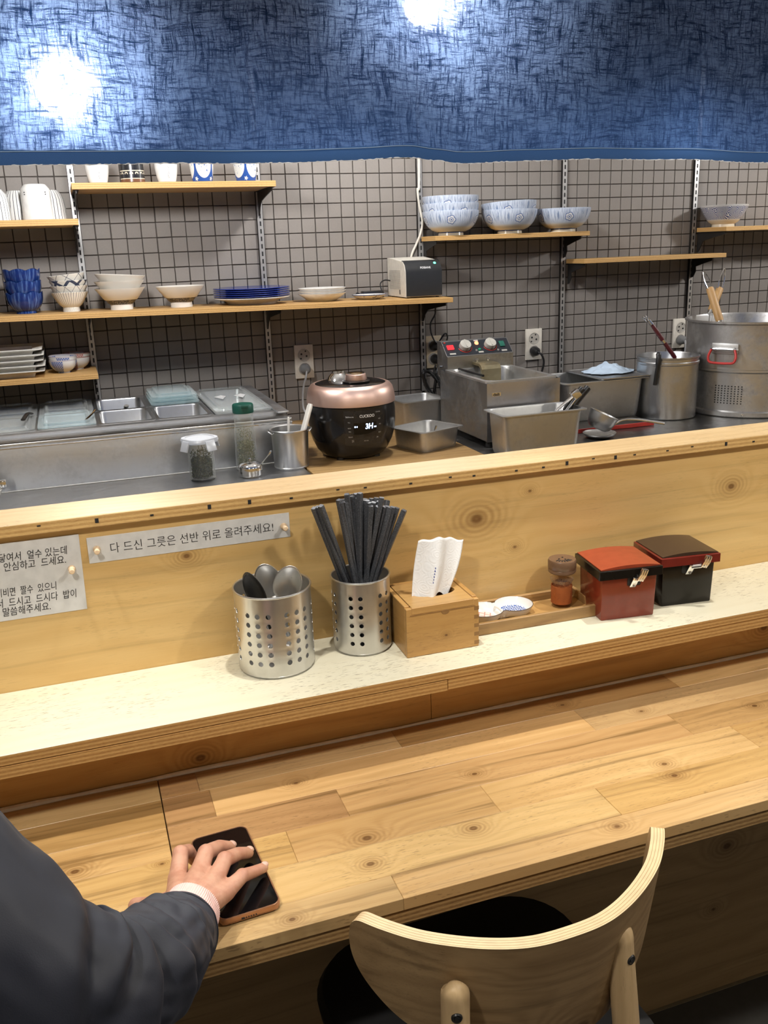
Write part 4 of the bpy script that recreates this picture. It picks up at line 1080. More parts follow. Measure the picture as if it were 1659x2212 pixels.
# ---- jars and tubs on the deck
def leaves(name, parent, r, z0, z1, n, cols_, seed, smin=0.0022, smax=0.0050):
    r0 = random.Random(seed); b = MB()
    for i in range(n):
        a = r0.uniform(0, 2*PI); rr = r*math.sqrt(r0.random()); z = r0.uniform(z0, z1 if rr < r*0.8 else z1*0.97)
        s = r0.uniform(smin, smax)
        T = TR(rr*math.cos(a), rr*math.sin(a), z) @ Euler((r0.uniform(0,6), r0.uniform(0,6), r0.uniform(0,6))).to_matrix().to_4x4()
        b.add([(-s,0,0),(0,-s*0.45,s*0.15),(s,0,0),(0,s*0.45,s*0.15)], [(0,1,2,3)], r0.randrange(len(cols_)), T)
    o = b.build(name, cols_, parent, smooth=False); o['kind'] = 'stuff'
    return o
m_jar = glass('clear jar plastic', (0.97, 0.98, 0.975), 0.08, 0.07, haze=0.55)
m_frost = glass('frosted clear lid', (0.86, 0.88, 0.92), 0.25, 0.45, haze=0.8)
hj = thing('herb_jar', 'clear snap-lid jar of dark green dried herbs', 'jar', (0.181, -0.758, ZK))
MB().lathe([(0,0.0),(0.033,0.0),(0.0355,0.004),(0.0365,0.10),(0.0365,0.112),(0.034,0.112),(0.0335,0.006),(0,0.004)], 36).build('jar_body', m_jar, hj)
lid = MB().rrloft([(0,0,0.088,0.088,0.030,0.108), (0,0,0.091,0.091,0.030,0.113), (0,0,0.088,0.088,0.03,0.120), (0,0,0.074,0.074,0.028,0.121), (0,0,0.070,0.070,0.026,0.118)], T=RZ(0.5)).build('snap_lid', m_frost, hj)
for k in range(4):
    T = RZ(0.5+k*PI/2) @ TR(0.046, 0, 0.112) @ Matrix.Rotation(-0.35, 4, 'Y')
    MB().rbox(-0.002, 0.003, -0.015, 0.015, -0.026, 0.003, 0.0014, T=T).build('lid_clip', m_frost, lid)
dg_ = [plain('dark dried leaf', (0.012, 0.020, 0.008), 0.8), plain('green dried leaf', (0.035, 0.055, 0.016), 0.8), plain('olive dried leaf', (0.07, 0.075, 0.03), 0.8)]
leaves('dried_herbs', hj, 0.0285, 0.009, 0.062, 3200, dg_, 1)
leaves('herb_dust', hj, 0.0300, 0.050, 0.086, 260, dg_, 12)
for k, (dx, dy, h) in enumerate(((-0.006, -0.02, 0.105), (0.004, -0.015, 0.100), (0.018, -0.022, 0.088))):
    MB().tube([(dx, dy, 0.03), (dx+0.003, dy+0.002, 0.06), (dx-0.002, dy, h)], 0.0008, 5).build('herb_stem', dg_[2], hj)
hb = thing('herb_bottle', 'tall waisted clear bottle of grey-green herbs with dark green cap', 'bottle', (0.317, -0.703, ZK))
HBP = [(0,0),(0.029,0),(0.031,0.003),(0.0315,0.05),(0.0295,0.075),(0.0305,0.10),(0.0275,0.13),(0.0265,0.145),(0.0285,0.158),(0.0285,0.170),(0.026,0.172),(0.0255,0.172),(0.027,0.158),(0.025,0.145),(0.026,0.13),(0.029,0.10),(0.028,0.075),(0.030,0.05),(0.029,0.004),(0,0.003)]
MB().lathe(HBP, 36).build('bottle_body', m_jar, hb)
MB().lathe([(0,0.168),(0.0295,0.168),(0.030,0.171),(0.030,0.190),(0.028,0.193),(0,0.194)], 36).build('cap', plain('dark green cap', (0.008, 0.075, 0.055), 0.35), hb)
MB().rbox(-0.010, 0.010, -0.0318, -0.028, 0.184, 0.1925, 0.001).build('flip_tab', plain('dark green cap', (0.008, 0.075, 0.055), 0.35), hb)
lg_ = [plain('grey herb flake', (0.22, 0.22, 0.13), 0.9), plain('pale herb flake', (0.34, 0.33, 0.22), 0.9), plain('moss herb flake', (0.12, 0.14, 0.06), 0.9)]
leaves('herb_flakes', hb, 0.0250, 0.008, 0.085, 2600, lg_, 3, 0.0015, 0.0034)
leaves('herb_flakes', hb, 0.0225, 0.08, 0.125, 300, lg_, 8, 0.0015, 0.003)
sp_ = thing('sugar_pot', 'small chrome sugar pot with lid and spoon', 'pot', (0.311, -0.785, ZK))
MB().lathe([(0,0.001),(0.028,0),(0.033,0.006),(0.034,0.024),(0.033,0.028),(0,0.028)], 36).build('pot_body', m_chrome, sp_)
pl = MB().lathe([(0.0345,0.0285),(0.034,0.031),(0.028,0.037),(0.016,0.042),(0.004,0.0435),(0,0.0435)], 36).build('pot_lid', m_chrome, sp_)
MB().lathe([(0,0.0425),(0.0015,0.0425),(0.0015,0.046),(0.0035,0.048),(0.004,0.051),(0.0025,0.0535),(0,0.054)], 16).build('knob', m_chrome, pl)
MB().tube(catmull([(0.026,0.0,0.026), (0.042,0.006,0.040), (0.058,0.012,0.055), (0.066,0.015,0.064)], 5), [0.0015]*10+[0.002,0.003,0.0035,0.0035,0.003,0.002], 8).build('spoon', m_chrome, sp_)
tb_ = thing('utensil_tub', 'stainless tub with two white handles inside, left of the rice cooker', 'tub', (0.4435, -0.7235, ZK))
MB().lathe([(0,0),(0.048,0),(0.050,0.003),(0.0535,0.108),(0.0575,0.1105),(0.0585,0.113),(0.057,0.115),(0.0525,0.1125),(0.049,0.005),(0,0.004)], 48).build('tub_body', m_steelcup, tb_)
MB().lathe([(0.0503,0.004),(0.0515,0.0055),(0.0503,0.007)], 48).build('base_bead', m_steelcup, tb_)
for sx in (-1, 1):
    MB().tube(catmull([(0.0535*sx, -0.012, 0.102), (0.062*sx, -0.008, 0.108), (0.064*sx, 0.0, 0.110), (0.062*sx, 0.008, 0.108), (0.0535*sx, 0.012, 0.102)], 5), 0.0022, 8).build('lug', m_steelcup, tb_)
def handle_in(name, label, a, b, w_, d_, m, cat='spatula'):
    o = MB().rrloft([(0,0,w_*0.8,d_,0.003,0), (0,0,w_,d_,0.004,0.03), (0,0,w_,d_,0.004,0.95*(Vector(b)-Vector(a)).length), (0,0,w_*0.7,d_*0.8,0.003,(Vector(b)-Vector(a)).length)], T=aim(a, b)).build(name, m)
    return tag(o, label, cat)
handle_in('white_spatula', 'slim white handle in the stainless tub, left one', (0.432, -0.735, 0.872), (0.4405, -0.735, 1.010), 0.011, 0.006, m_plast)
handle_in('white_spatula', 'broad white ribbed handle in the stainless tub, leaning right', (0.450, -0.735, 0.872), (0.510, -0.724, 1.040), 0.024, 0.010, m_plast)
# bowl and tongs at the left edge
wb = china('white_bowl', bowl(0.052, 0.045, 0.025, 0.004, 0.003, curve=0.6), m_white, -0.385, -0.80, ZK+0.0003, 'small white bowl cut by the left frame edge on the steel deck', 'bowl')
tg = thing('tongs', 'chrome tongs lying across the white bowl at the left edge', 'tongs', (-0.36, -0.79, ZK+0.0475))
MB().tube([(-0.12, 0.02, 0.006), (0.01, 0.0, 0.006), (0.03, -0.003, 0.008)], [0.007, 0.008, 0.009], 10, flat=0.35).build('arm', m_chrome, tg)
MB().tube([(-0.12, -0.004, 0.014), (0.01, -0.012, 0.014), (0.03, -0.013, 0.010)], [0.007, 0.008, 0.009], 10, flat=0.35).build('arm', m_chrome, tg)
MB().rbox(0.022, 0.038, -0.02, 0.006, 0.001, 0.019, 0.003).build('hinge', m_chrome, tg)

# ------------------------------------------------------------------ rice cooker
ck = thing('rice_cooker', 'black electric rice cooker with a rose-gold lid band', 'rice cooker', (0.655, -0.648, ZK))
m_ckb = plain('gloss black cooker shell', (0.010, 0.010, 0.011), 0.16)
m_rose = steel('brushed rose gold', (0.78, 0.55, 0.47), 0.42, 'r', 0.05)
CKP = [(0,0.006),(0.086,0.006),(0.094,0.010),(0.108,0.026),(0.121,0.052),(0.1295,0.082),(0.1325,0.112),(0.1325,0.140),(0.1305,0.162),(0.126,0.163),(0,0.163)]
MB().lathe(CKP, 64).build('body', m_ckb, ck)
MB().lathe([(0.127,0.1635),(0.1335,0.1645),(0.1335,0.170),(0.131,0.190),(0.126,0.208),(0.119,0.217),(0.110,0.2205),(0.106,0.2195),(0.106,0.200),(0.110,0.1635)], 64).build('lid_band', m_rose, ck, label='rose-gold lid band')
lidk = MB().lathe([(0.1055,0.205),(0.1055,0.2200),(0.098,0.2225),(0.05,0.2245),(0,0.2245)], 64).build('lid', m_ckb, ck)
MB().lathe([(0.0,0.2245),(0.040,0.2250),(0.042,0.229),(0.034,0.2305),(0.030,0.231),(0,0.231)], 40).build('knob_seat', m_black, lidk, loc=(0.008, -0.035, 0))
kn = MB().lathe([(0,0.231),(0.0315,0.231),(0.0325,0.234),(0.0300,0.248),(0.027,0.250),(0,0.2505)], 40).build('lid_knob', m_rose, ck, loc=(0.008, -0.035, 0))
MB().lathe([(0,0.2506),(0.026,0.2506),(0.026,0.2525),(0.012,0.2545),(0,0.2545)], 32).build('knob_top', m_chrome, kn)
MB().lathe([(0,0.2245),(0.036,0.2245),(0.030,0.236),(0.021,0.244),(0.020,0.252),(0,0.253)], 32).build('steam_valve', m_chrome, ck, loc=(-0.022, 0.045, 0))
for a in (0.6, 2.5, 3.9, 5.5):
    MB().lathe([(0,0),(0.012,0),(0.012,0.012),(0,0.012)], 14).build('foot', m_black, ck, loc=(0.078*math.cos(a), 0.078*math.sin(a), 0))
def ckr(z):
    for (r0, z0), (r1, z1) in zip(CKP, CKP[1:]):
        if z0 <= z <= z1 and z1 > z0: return r0+(r1-r0)*(z-z0)/(z1-z0)
    return 0.13
def ckwrap(ax, z0, eps=0.0007):
    def f(p):
        z = z0+p.y; r = ckr(z)+eps+p.z
        a = -PI/2+(ax+p.x)/0.1325
        return Vector((r*math.cos(a), r*math.sin(a), z))
    return f
def ckpatch(name, x0, x1, z0, z1, m, eps=0.0005, label=None):
    b = MB(); n = 10; k = 5; f = ckwrap(0, 0, eps)
    vs = [f(Vector((x0+(x1-x0)*i/n, z0+(z1-z0)*j/k, 0))) for j in range(k+1) for i in range(n+1)]
    fs = [(j*(n+1)+i, j*(n+1)+i+1, (j+1)*(n+1)+i+1, (j+1)*(n+1)+i) for j in range(k) for i in range(n)]
    return b.add(vs, fs).build(name, m, ck, label=label)
ckpatch('control_panel', -0.062, 0.062, 0.052, 0.155, plain('satin black panel', (0.013, 0.013, 0.015), 0.28), 0.0004)
ckpatch('display', -0.034, 0.036, 0.077, 0.120, plain('black display glass', (0.004, 0.004, 0.005), 0.08), 0.0008)
m_print = plain('white print', (0.75, 0.75, 0.75), 0.5)
m_dim = plain('grey print', (0.42, 0.42, 0.42), 0.5)
m_led = emit('blue white display segments', (0.45, 0.62, 1.0), 5.0)
lettering('CUCKOO', 0.046, 0.0085, m_print, ck, None, wrap=ckwrap(-0.016, 0.1345), bold=0.025)
lettering('3H', 0.024, 0.0165, m_led, ck, None, wrap=ckwrap(0.0005, 0.1005, 0.0012), bold=0.02, shear=0.1, name='display_digits', label='lit blue-white display digits')
for s, x, z, w_, h_, m in (('Bellmonte', -0.056, 0.136, 0.023, 0.0048, m_dim), ('88', -0.032, 0.1065, 0.0045, 0.0045, m_led), ('0', -0.0255, 0.1065, 0.003, 0.0045, m_led), ('08', 0.0275, 0.103, 0.008, 0.0042, m_led),
                            ('취소', -0.0505, 0.120, 0.007, 0.004, m_dim), ('예약', -0.0515, 0.103, 0.0095, 0.004, m_dim), ('메뉴', -0.049, 0.093, 0.007, 0.004, m_dim), ('자동세척', -0.051, 0.0765, 0.013, 0.004, m_dim),
                            ('보온', 0.0425, 0.125, 0.008, 0.004, m_dim), ('확인', 0.0445, 0.1085, 0.008, 0.004, m_dim), ('취사', 0.044, 0.084, 0.009, 0.004, m_dim), ('잡곡', -0.041, 0.0615, 0.0065, 0.0085, m_dim), ('백미·쾌속', -0.003, 0.0625, 0.015, 0.004, m_dim), ('불림', 0.039, 0.070, 0.0055, 0.004, m_dim), ('CRP-P06', 0.034, 0.1455, 0.017, 0.0035, m_dim)):
    if s == 'CRP-P06' or s == 'Bellmonte': pass
    lettering(s, w_, h_, m, ck, None, wrap=ckwrap(x, z, 0.0013 if m is m_led else 0.0009), bold=0.01)

# ------------------------------------------------------------------ pans beside the cooker
fp1 = food_pan('steel_pan', 'small open steel pan right of the rice cooker, at the front', 0.0, 0.176, 0.0, 0.162, 0, 0.064, m_panold, 'loose steel pans', rim=0.010)
fp1.location = (0.893, -0.655, ZK+0.0645); fp1.rotation_euler = (0, 0, 0.38)
fp2 = food_pan('steel_pan', 'deeper steel pan behind the small one, against the tiles', 0.0, 0.176, 0.0, 0.162, 0, 0.10, m_panold, 'loose steel pans', rim=0.010)
fp2.location = (0.985, -0.33, ZK+0.1005); fp2.rotation_euler = (0, 0, 0.12)
spoon_handle('serving_spoon', 'short steel handle sticking out of the small front pan', (0.893, -0.70, ZK+0.030), (0.908, -0.705, ZK+0.073), 0.005, m_chrome, 'spoon')

# ------------------------------------------------------------------ fryer
fy = thing('deep_fryer', 'stainless countertop deep fryer with a sloped black control panel', 'fryer', (1.173, -0.60, ZK))
FX = 0.1245
m_front = steel('streaked fryer front', (0.56, 0.56, 0.585), 0.30, 'z', 0.3)
body = MB()
body.box(-FX, FX, -0.17, -0.168, 0.018, 0.198); body.box(-FX, -FX+0.002, -0.168, 0.20, 0.018, 0.198); body.box(FX-0.002, FX, -0.168, 0.20, 0.018, 0.198); body.box(-FX, FX, 0.198, 0.20, 0.018, 0.198); body.box(-FX, FX, -0.168, 0.198, 0.018, 0.020)
bo = body.build('body', [m_front, m_steeldark], fy, smooth=False)
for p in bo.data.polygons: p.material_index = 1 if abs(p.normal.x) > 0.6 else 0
# oil tank with rounded rim
MB().rrloft([(0,0.005,0.19,0.27,0.03,0.06), (0,0.005,0.215,0.305,0.035,0.194), (0,0.005,0.247,0.335,0.02,0.197), (0,0.005,0.247,0.335,0.02,0.203), (0,0.005,0.215,0.305,0.035,0.203), (0,0.005,0.211,0.301,0.035,0.198), (0,0.005,0.186,0.266,0.03,0.062)]).build('oil_tank', m_panold, fy)
MB().box(-0.09, 0.09, -0.12, 0.13, 0.115, 0.118).build('oil', plain('dark frying oil', (0.09, 0.05, 0.012), 0.06), fy, smooth=False)
hp = [(0.165, 0.175), (0.165, 0.245), (0.215, 0.290), (0.250, 0.290), (0.250, 0.175)]
hd = MB().prism(hp, -FX+0.012, FX+0.008, T=TX).build('control_head', m_steeldark, fy, smooth=False)
MB().box(-FX+0.013, FX+0.007, 0.1625, 0.1645, 0.19, 0.2435).build('splash_plate', steel('oil-spattered steel', (0.42, 0.40, 0.35), 0.42, 'r', 0.7, (0.14, 0.11, 0.05)), fy, smooth=False)
# panel on the slope: local frame u across, v up the slope
sl_a = math.atan2(0.045, 0.05)
TP_ = TR(0, 0.1652, 0.2452) @ Matrix.Rotation(sl_a, 4, 'X')
MB().rbox(-FX+0.014, FX+0.006, 0.002, 0.0655, -0.0002, 0.0012, 0.0006, 1, T=TP_).build('control_panel', plain('blue black panel print', (0.016, 0.020, 0.028), 0.35), fy, smooth=False)
m_knob = plain('worn grey dial', (0.50, 0.48, 0.43), 0.45)
m_redpr = plain('red print', (0.55, 0.035, 0.015), 0.5)
for ux in (-0.036, 0.057):
    T = TP_ @ TR(ux, 0.037, 0.0015)
    d_ = MB().lathe([(0,0),(0.020,0),(0.0195,0.014),(0.0185,0.016),(0,0.0165)], 28, T=T).build('dial', m_knob, fy)
    MB().rbox(-0.0022, 0.0022, -0.015, 0.018, 0.0165, 0.0185, 0.0008, 1, T=T).build('dial_pointer', m_knob, d_)
    arc = [(0.0245*math.cos(a), 0.0245*math.sin(a), 0) for a in [PI*1.08+PI*0.85*i/16 for i in range(17)]]
    MB().tube([T @ Vector(p) for p in arc], 0.0014, 6).build('dial_scale', m_redpr, fy, label='red dial scale arc')
MB().rbox(-0.101, -0.077, 0.028, 0.046, 0.001, 0.006, 0.0012, 2, T=TP_).build('power_switch', emit('lit red rocker', (1.0, 0.05, 0.06), 1.0), fy, label='lit red rocker switch')
MB().rbox(0.093, 0.112, 0.026, 0.050, 0.001, 0.005, 0.0012, 2, T=TP_).build('drain_switch', plain('green rocker', (0.02, 0.14, 0.10), 0.3), fy, label='green rocker switch')
MB().lathe([(0,0.006),(0.005,0.005),(0.0075,0),(0,0)], 18, T=TP_ @ TR(0.012, 0.050, 0.001)).build('heating_light', emit('red pilot lamp', (1.0, 0.22, 0.10), 3.0), fy, label='lit red pilot light')
MB().lathe([(0,0.005),(0.004,0.004),(0.0055,0),(0,0)], 18, T=TP_ @ TR(0.0135, 0.021, 0.001)).build('ready_light', plain('green pilot', (0.02, 0.30, 0.14), 0.3), fy, label='green pilot light')
MB().lathe([(0,0.003),(0.004,0.0025),(0.0048,0),(0,0)], 16, T=TP_ @ TR(0.001, 0.018, 0.001)).build('screw', m_chrome, fy)
MB().lathe([(0,0.003),(0.004,0.0025),(0.0048,0),(0,0)], 16, T=TP_ @ TR(0.080, 0.013, 0.001)).build('screw', m_chrome, fy)
for s, u, v, w_ in (('POWER', -0.098, 0.008, 0.020), ('HEATING', 0.006, 0.0595, 0.014), ('READY', 0.008, 0.008, 0.016), ('DRAIN', 0.094, 0.008, 0.018)):
    MB().rbox(u-0.001, u+w_+0.001, v-0.0012, v+0.0050, 0.0012, 0.0016, 0.0001, 1, T=TP_).build('caption_plate', m_knob, fy, smooth=False)
MB().rbox(-0.003, 0.003, -0.002, 0.002, 0, 0.002, 0.0005, 1, T=TP_ @ TR(-0.103, 0.06, 0.001)).build('logo_mark', m_redpr, fy)
# element cover in the tank
ec = MB().prism([(0.085, 0.13), (0.085, 0.205), (0.093, 0.217), (0.108, 0.222), (0.165, 0.222), (0.165, 0.214), (0.110, 0.214), (0.097, 0.205), (0.094, 0.13)], -0.022, 0.048, T=TX).build('element_cover', steel('oily element cover', (0.42, 0.37, 0.24), 0.4, 'r', 0.7, (0.20, 0.11, 0.02)), fy, smooth=False)
for ux in (-0.008, 0.034):
    MB().lathe([(0,0.012),(0.006,0.012),(0.007,0.006),(0.0035,0.004),(0.0035,0),(0,0)], 14, T=TR(ux, 0.155, 0.2225)).build('thumb_screw', m_chrome, ec)
MB().tube([(-0.085, -0.06, 0.207), (-0.085, 0.13, 0.207)], 0.004, 8).build('basket_rest', m_black, fy)
for sx in (-0.105, 0.105):
    for sy in (-0.145, 0.17):
        MB().lathe([(0,0),(0.012,0),(0.012,0.018),(0,0.018)], 14).build('foot', m_blackmat, fy, loc=(sx, sy, 0))
bg = MB().rbox(-0.108, -0.078, -0.1712, -0.1701, 0.158, 0.170, 0.0005, 1).build('badge', m_chrome, fy)
lettering('deli', 0.021, 0.0085, m_ink, bg, TR(-0.1045, -0.1713, 0.1598) @ Matrix.Rotation(PI/2, 4, 'X'), bold=0.02)
MB().tube([(-FX+0.008, 0.20, 0.21), (-FX-0.002, 0.20, 0.21)], 0.005, 8).build('side_knob', m_chrome, fy)

# ------------------------------------------------------------------ front pan with tongs and black handles
bp_ = food_pan('steel_pan', 'deep steel pan in front of the fryer holding tongs and black handles', 1.021, 1.300, -0.938, -0.792, ZK+0.127, 0.1265, m_panold, 'deep steel pans', rim=0.012, r=0.026, taper=0.92)
tg2 = thing('tongs', 'chrome tongs leaning in the front steel pan', 'tongs', (1.198, -0.875, 0.963))
a_, b_ = Vector((-0.02, 0.0, -0.03)), Vector((0.088, -0.01, 0.062))
MB().tube([a_, a_.lerp(b_, .5)+Vector((0,0.006,0.004)), b_], [0.006, 0.0075, 0.009], 10, flat=0.4).build('arm', m_chrome, tg2)
MB().tube([a_+Vector((0.012,-0.004,-0.008)), a_.lerp(b_, .5)+Vector((0.012,-0.006,-0.012)), b_+Vector((0.004,-0.004,-0.004))], [0.006, 0.0075, 0.009], 10, flat=0.4).build('arm', m_chrome, tg2)
MB().rbox(-0.012, 0.012, -0.012, 0.012, -0.014, 0.012, 0.003, T=aim(b_, b_*2)).build('hinge', m_chrome, tg2)
for i, (x, y) in enumerate(((1.268, -0.868), (1.293, -0.858))):
    MBh = MB().tube(catmull([(x-0.022, y, 0.93), (x-0.004, y, 0.975), (x+0.026, y-0.002, 1.013), (x+0.044, y-0.004, 1.033), (x+0.048, y-0.004, 1.037)], 6), [0.008]*6+[0.0110]*16+[0.010, 0.008, 0.004], 12).build('black_ladle', m_black)
    tag(MBh, ['left of two black utensil handles in the front steel pan', 'right of two black utensil handles in the front steel pan'][i], 'utensil', 'black utensil handles')

# ------------------------------------------------------------------ red-edged black board, back pan, lid, cloth
bd = thing('black_board', 'black board with red edges under the large steel pan', 'board', (1.545, -0.52, ZK))
MB().rbox(-0.165, 0.145, -0.19, 0.22, 0.004, 0.014, 0.001, 1).build('top', m_black, bd, smooth=False)
MB().rbox(-0.166, 0.146, -0.1925, -0.1902, 0.001, 0.0145, 0.0006, 1).build('red_edge', plain('red edging', (0.55, 0.05, 0.04), 0.4), bd, smooth=False, label='red edging strip')
MB().rbox(-0.1682, -0.1652, -0.19, 0.22, 0.001, 0.0145, 0.0006, 1).build('red_edge', plain('red edging', (0.55, 0.05, 0.04), 0.4), bd, smooth=False, label='red edging strip')
MB().box(-0.15, 0.13, -0.18, 0.20, 0.0, 0.0038).build('base', m_blackmat, bd, smooth=False)
BZ = ZK+0.0145
food_pan('steel_pan', 'large steel pan on the black board, partly covered, behind the front pan', 1.400, 1.736, -0.618, -0.365, BZ+0.134, 0.1335, m_panold, 'deep steel pans', rim=0.014, r=0.03, taper=0.92)
tl = MB().rrloft([(0,0,0.185,0.255,0.01,0), (0,0,0.190,0.26,0.012,0.003), (0,0,0.190,0.26,0.012,0.006), (0,0,0.17,0.24,0.012,0.006), (0,0,0.168,0.236,0.012,0.004)]).build('flat_tray', m_steel, None, (1.640, -0.492, BZ+0.1355))
tag(tl, 'flat steel tray lying over the right half of the large steel pan', 'tray')
# crumpled pale blue dishcloth
cl = MB(); N = 44; rc = random.Random(9)
from mathutils import noise as mnoise
vs = []; fs = []
def clothz(u, v):
    r = math.hypot(u, v)
    p = Vector((u*1.7, v*1.7, 1.7))
    h = 0.020*max(0, 1-r**1.5) + (0.022*abs(mnoise.noise(p)) + 0.010*mnoise.noise(p*2.2))*max(0.15, 1-r*0.8)
    return max(0.0012, h)
for top in (1, 0):
    for j in range(N+1):
        for i in range(N+1):
            u = -1+2*i/N; v = -1+2*j/N
            k = 1-0.22*abs(mnoise.noise(Vector((1.6*u/(math.hypot(u, v)+1e-6), 1.6*v/(math.hypot(u, v)+1e-6), 2))))*2
            x = u*math.sqrt(1-v*v/2)*0.105*k; y = v*math.sqrt(1-u*u/2)*0.085*k
            vs.append((x+0.006*mnoise.noise(Vector((u*4, v*4, 5))), y, clothz(u, v)+(0.0012 if top else 0)-0.0006))
M_ = (N+1)*(N+1)
for j in range(N):
    for i in range(N):
        a = j*(N+1)+i
        fs.append((a, a+1, a+N+2, a+N+1)); fs.append((M_+a, M_+a+N+1, M_+a+N+2, M_+a+1))
edge = [i for i in range(N+1)]+[j*(N+1)+N for j in range(1, N+1)]+[N*(N+1)+i for i in range(N-1, -1, -1)]+[j*(N+1) for j in range(N-1, 0, -1)]
for a, b in zip(edge, edge[1:]+edge[:1]): fs.append((b, a, M_+a, M_+b))
dc = MB().add(vs, fs).build('dishcloth', plain('pale blue cotton', (0.50, 0.62, 0.76), 0.9), None, (1.660, -0.470, BZ+0.1423), (0, 0, 0.3), angle=180)
tag(dc, 'crumpled pale blue dishcloth on the flat steel tray', 'cloth')

# ------------------------------------------------------------------ dipper and saucer at the counter edge
sd = china('steel_saucer', [(0,0.002),(0.03,0.001),(0.045,0.006),(0.052,0.014),(0.0525,0.016),(0.045,0.009),(0,0.004)], m_steelcup, 1.432, -0.79, ZK+0.0, 'small steel dish under the dipper', 'dish')
dp = thing('dipper', 'steel dipper with a long handle lying at the counter edge', 'ladle', (1.435, -0.79, ZK+0.016))
Td = Matrix.Rotation(0.42, 4, 'Y') @ Matrix.Rotation(0.12, 4, 'X')
MB().lathe([(0,0.0),(0.028,0.001),(0.038,0.010),(0.044,0.030),(0.0475,0.052),(0.0485,0.053),(0.0465,0.053),(0.043,0.031),(0.036,0.012),(0,0.0025)], 44, T=TR(-0.012, 0, 0.012) @ Td).build('cup', m_steelcup, dp)
MB().tube(catmull([(0.046, -0.004, 0.022), (0.075, -0.008, 0.034), (0.12, -0.02, 0.033), (0.17, -0.04, 0.024), (0.20, -0.055, 0.018)], 7), [0.007]*10+[0.0095]*18+[0.008], 10, flat=0.5).build('handle', m_chrome, dp)

# ------------------------------------------------------------------ tall pot with whisk and black handle
pt = thing('tall_pot', 'tall plain stainless pot left of the big stock pot', 'pot', (1.828, -0.580, ZK))
MB().lathe([(0,0),(0.098,0),(0.102,0.004),(0.103,0.185),(0.1055,0.188),(0.1055,0.194),(0.103,0.197),(0.103,0.206),(0.107,0.209),(0.107,0.212),(0.103,0.2125),(0.1005,0.208),(0.100,0.006),(0,0.004)], 56).build('pot_body', m_steel, pt)
def utensil(name, label, a, b, w_, d_, m, loop=True, m2=None, cat='utensil'):
    t = thing(name, label, cat, a)
    L = (Vector(b)-Vector(a)).length
    T = aim((0,0,0), Vector(b)-Vector(a))
    MB().rrloft([(0,0,w_*0.7,d_,0.004,0), (0,0,w_,d_,0.005,L*0.2), (0,0,w_,d_,0.005,L*0.85), (0,0,w_*0.7,d_*0.8,0.004,L)], T=T).build('grip', m, t)
    MB().tube([T @ Vector((0,0,-0.10)), T @ Vector((0,0,0.0))], 0.004, 8).build('shaft', m_chrome, t)
    MB().rrloft([(0,0,w_*1.08,d_*1.08,0.005,L*0.46), (0,0,w_*1.08,d_*1.08,0.005,L*0.54)], T=T).build('collar', m_chrome, t)
    MB().rrloft([(0,0,w_*0.9,d_,0.004,L), (0,0,w_*0.5,d_*0.7,0.003,L+0.018)], T=T).build('end_cap', m_chrome, t)
    ring = [T @ Vector((0.010*math.cos(q), 0, L+0.026+0.012*math.sin(q))) for q in [2*PI*i/20 for i in range(20)]]
    MB().tube(ring, 0.0017, 6, closed=True).build('hanging_loop', m_chrome, t)
    MB().tube([r_+Vector((-0.004, 0.008, -0.004)) for r_ in ring], 0.0015, 6, closed=True).build('hanging_loop', m_chrome, t)
    return t
utensil('skimmer', 'maroon-handled skimmer standing in the tall pot', (1.832, -0.615, 1.066), (1.752, -0.585, 1.182), 0.020, 0.013, plain('maroon plastic', (0.10, 0.014, 0.02), 0.35), cat='skimmer')
bh = MB().tube(catmull([(1.7330, -0.6465, 0.985), (1.7345, -0.6515, 1.03), (1.7375, -0.6530, 1.064), (1.7400, -0.6500, 1.084), (1.7430, -0.6430, 1.089)], 6), [0.0065]*10+[0.0085]*12+[0.008,0.007,0.004], 12).build('black_spatula', m_black)
tag(bh, 'black utensil handle hooked on the left side of the tall pot', 'utensil')

# ------------------------------------------------------------------ big two-tier stock pot
sp2 = thing('stock_pot', 'large two-tier steel noodle pot at the right edge', 'stock pot', (2.164, -0.590, ZK))
R_ = 0.222
MB().lathe([(0,0),(R_-0.004,0),(R_,0.004),(R_,0.018),(R_-0.010,0.022),(R_-0.012,0.150),(R_-0.004,0.155),(R_-0.004,0.163),(0,0.163)], 72).build('lower_tier', m_potsteel, sp2)
MB().lathe([(0.15,0.1635),(R_-0.006,0.1635),(R_-0.006,0.312),(R_+0.003,0.316),(R_+0.003,0.322),(R_-0.008,0.3225),(R_-0.012,0.316),(R_-0.012,0.175),(0,0.172)], 72).build('upper_tier', m_potsteel, sp2)
vn = MB()
a0 = -2.56   # vents face the serving side
for i in range(9):
    for j in range(8):
        a = a0-0.21+0.0525*i; z = 0.048+0.0083*j
        rr = R_-0.0112
        T = TR(rr*math.cos(a), rr*math.sin(a), z) @ RZ(a) @ Matrix.Rotation(PI/2, 4, 'Y')
        vn.lathe([(0,0.0012),(0.0024,0.0012),(0.0024,-0.002),(0,-0.002)], 8, T=T)
v2 = vn.build('vent_hole', m_blackmat, sp2, smooth=False); v2['kind'] = 'stuff'
ah = -2.64
Th = TR((R_-0.006)*math.cos(ah), (R_-0.006)*math.sin(ah), 0.228) @ RZ(ah+PI/2)
hdl = MB().rbox(-0.046, 0.046, -0.007, 0.001, -0.012, 0.024, 0.003, T=Th).rbox(-0.038, 0.038, -0.016, -0.005, -0.004, 0.012, 0.004, T=Th).build('handle_plate', m_panold, sp2)
bail = catmull([(-0.040, -0.020, 0.004), (-0.047, -0.026, -0.018), (-0.042, -0.030, -0.036), (-0.020, -0.031, -0.040), (0.020, -0.031, -0.040), (0.042, -0.030, -0.036), (0.047, -0.026, -0.018), (0.040, -0.020, 0.004)], 6)
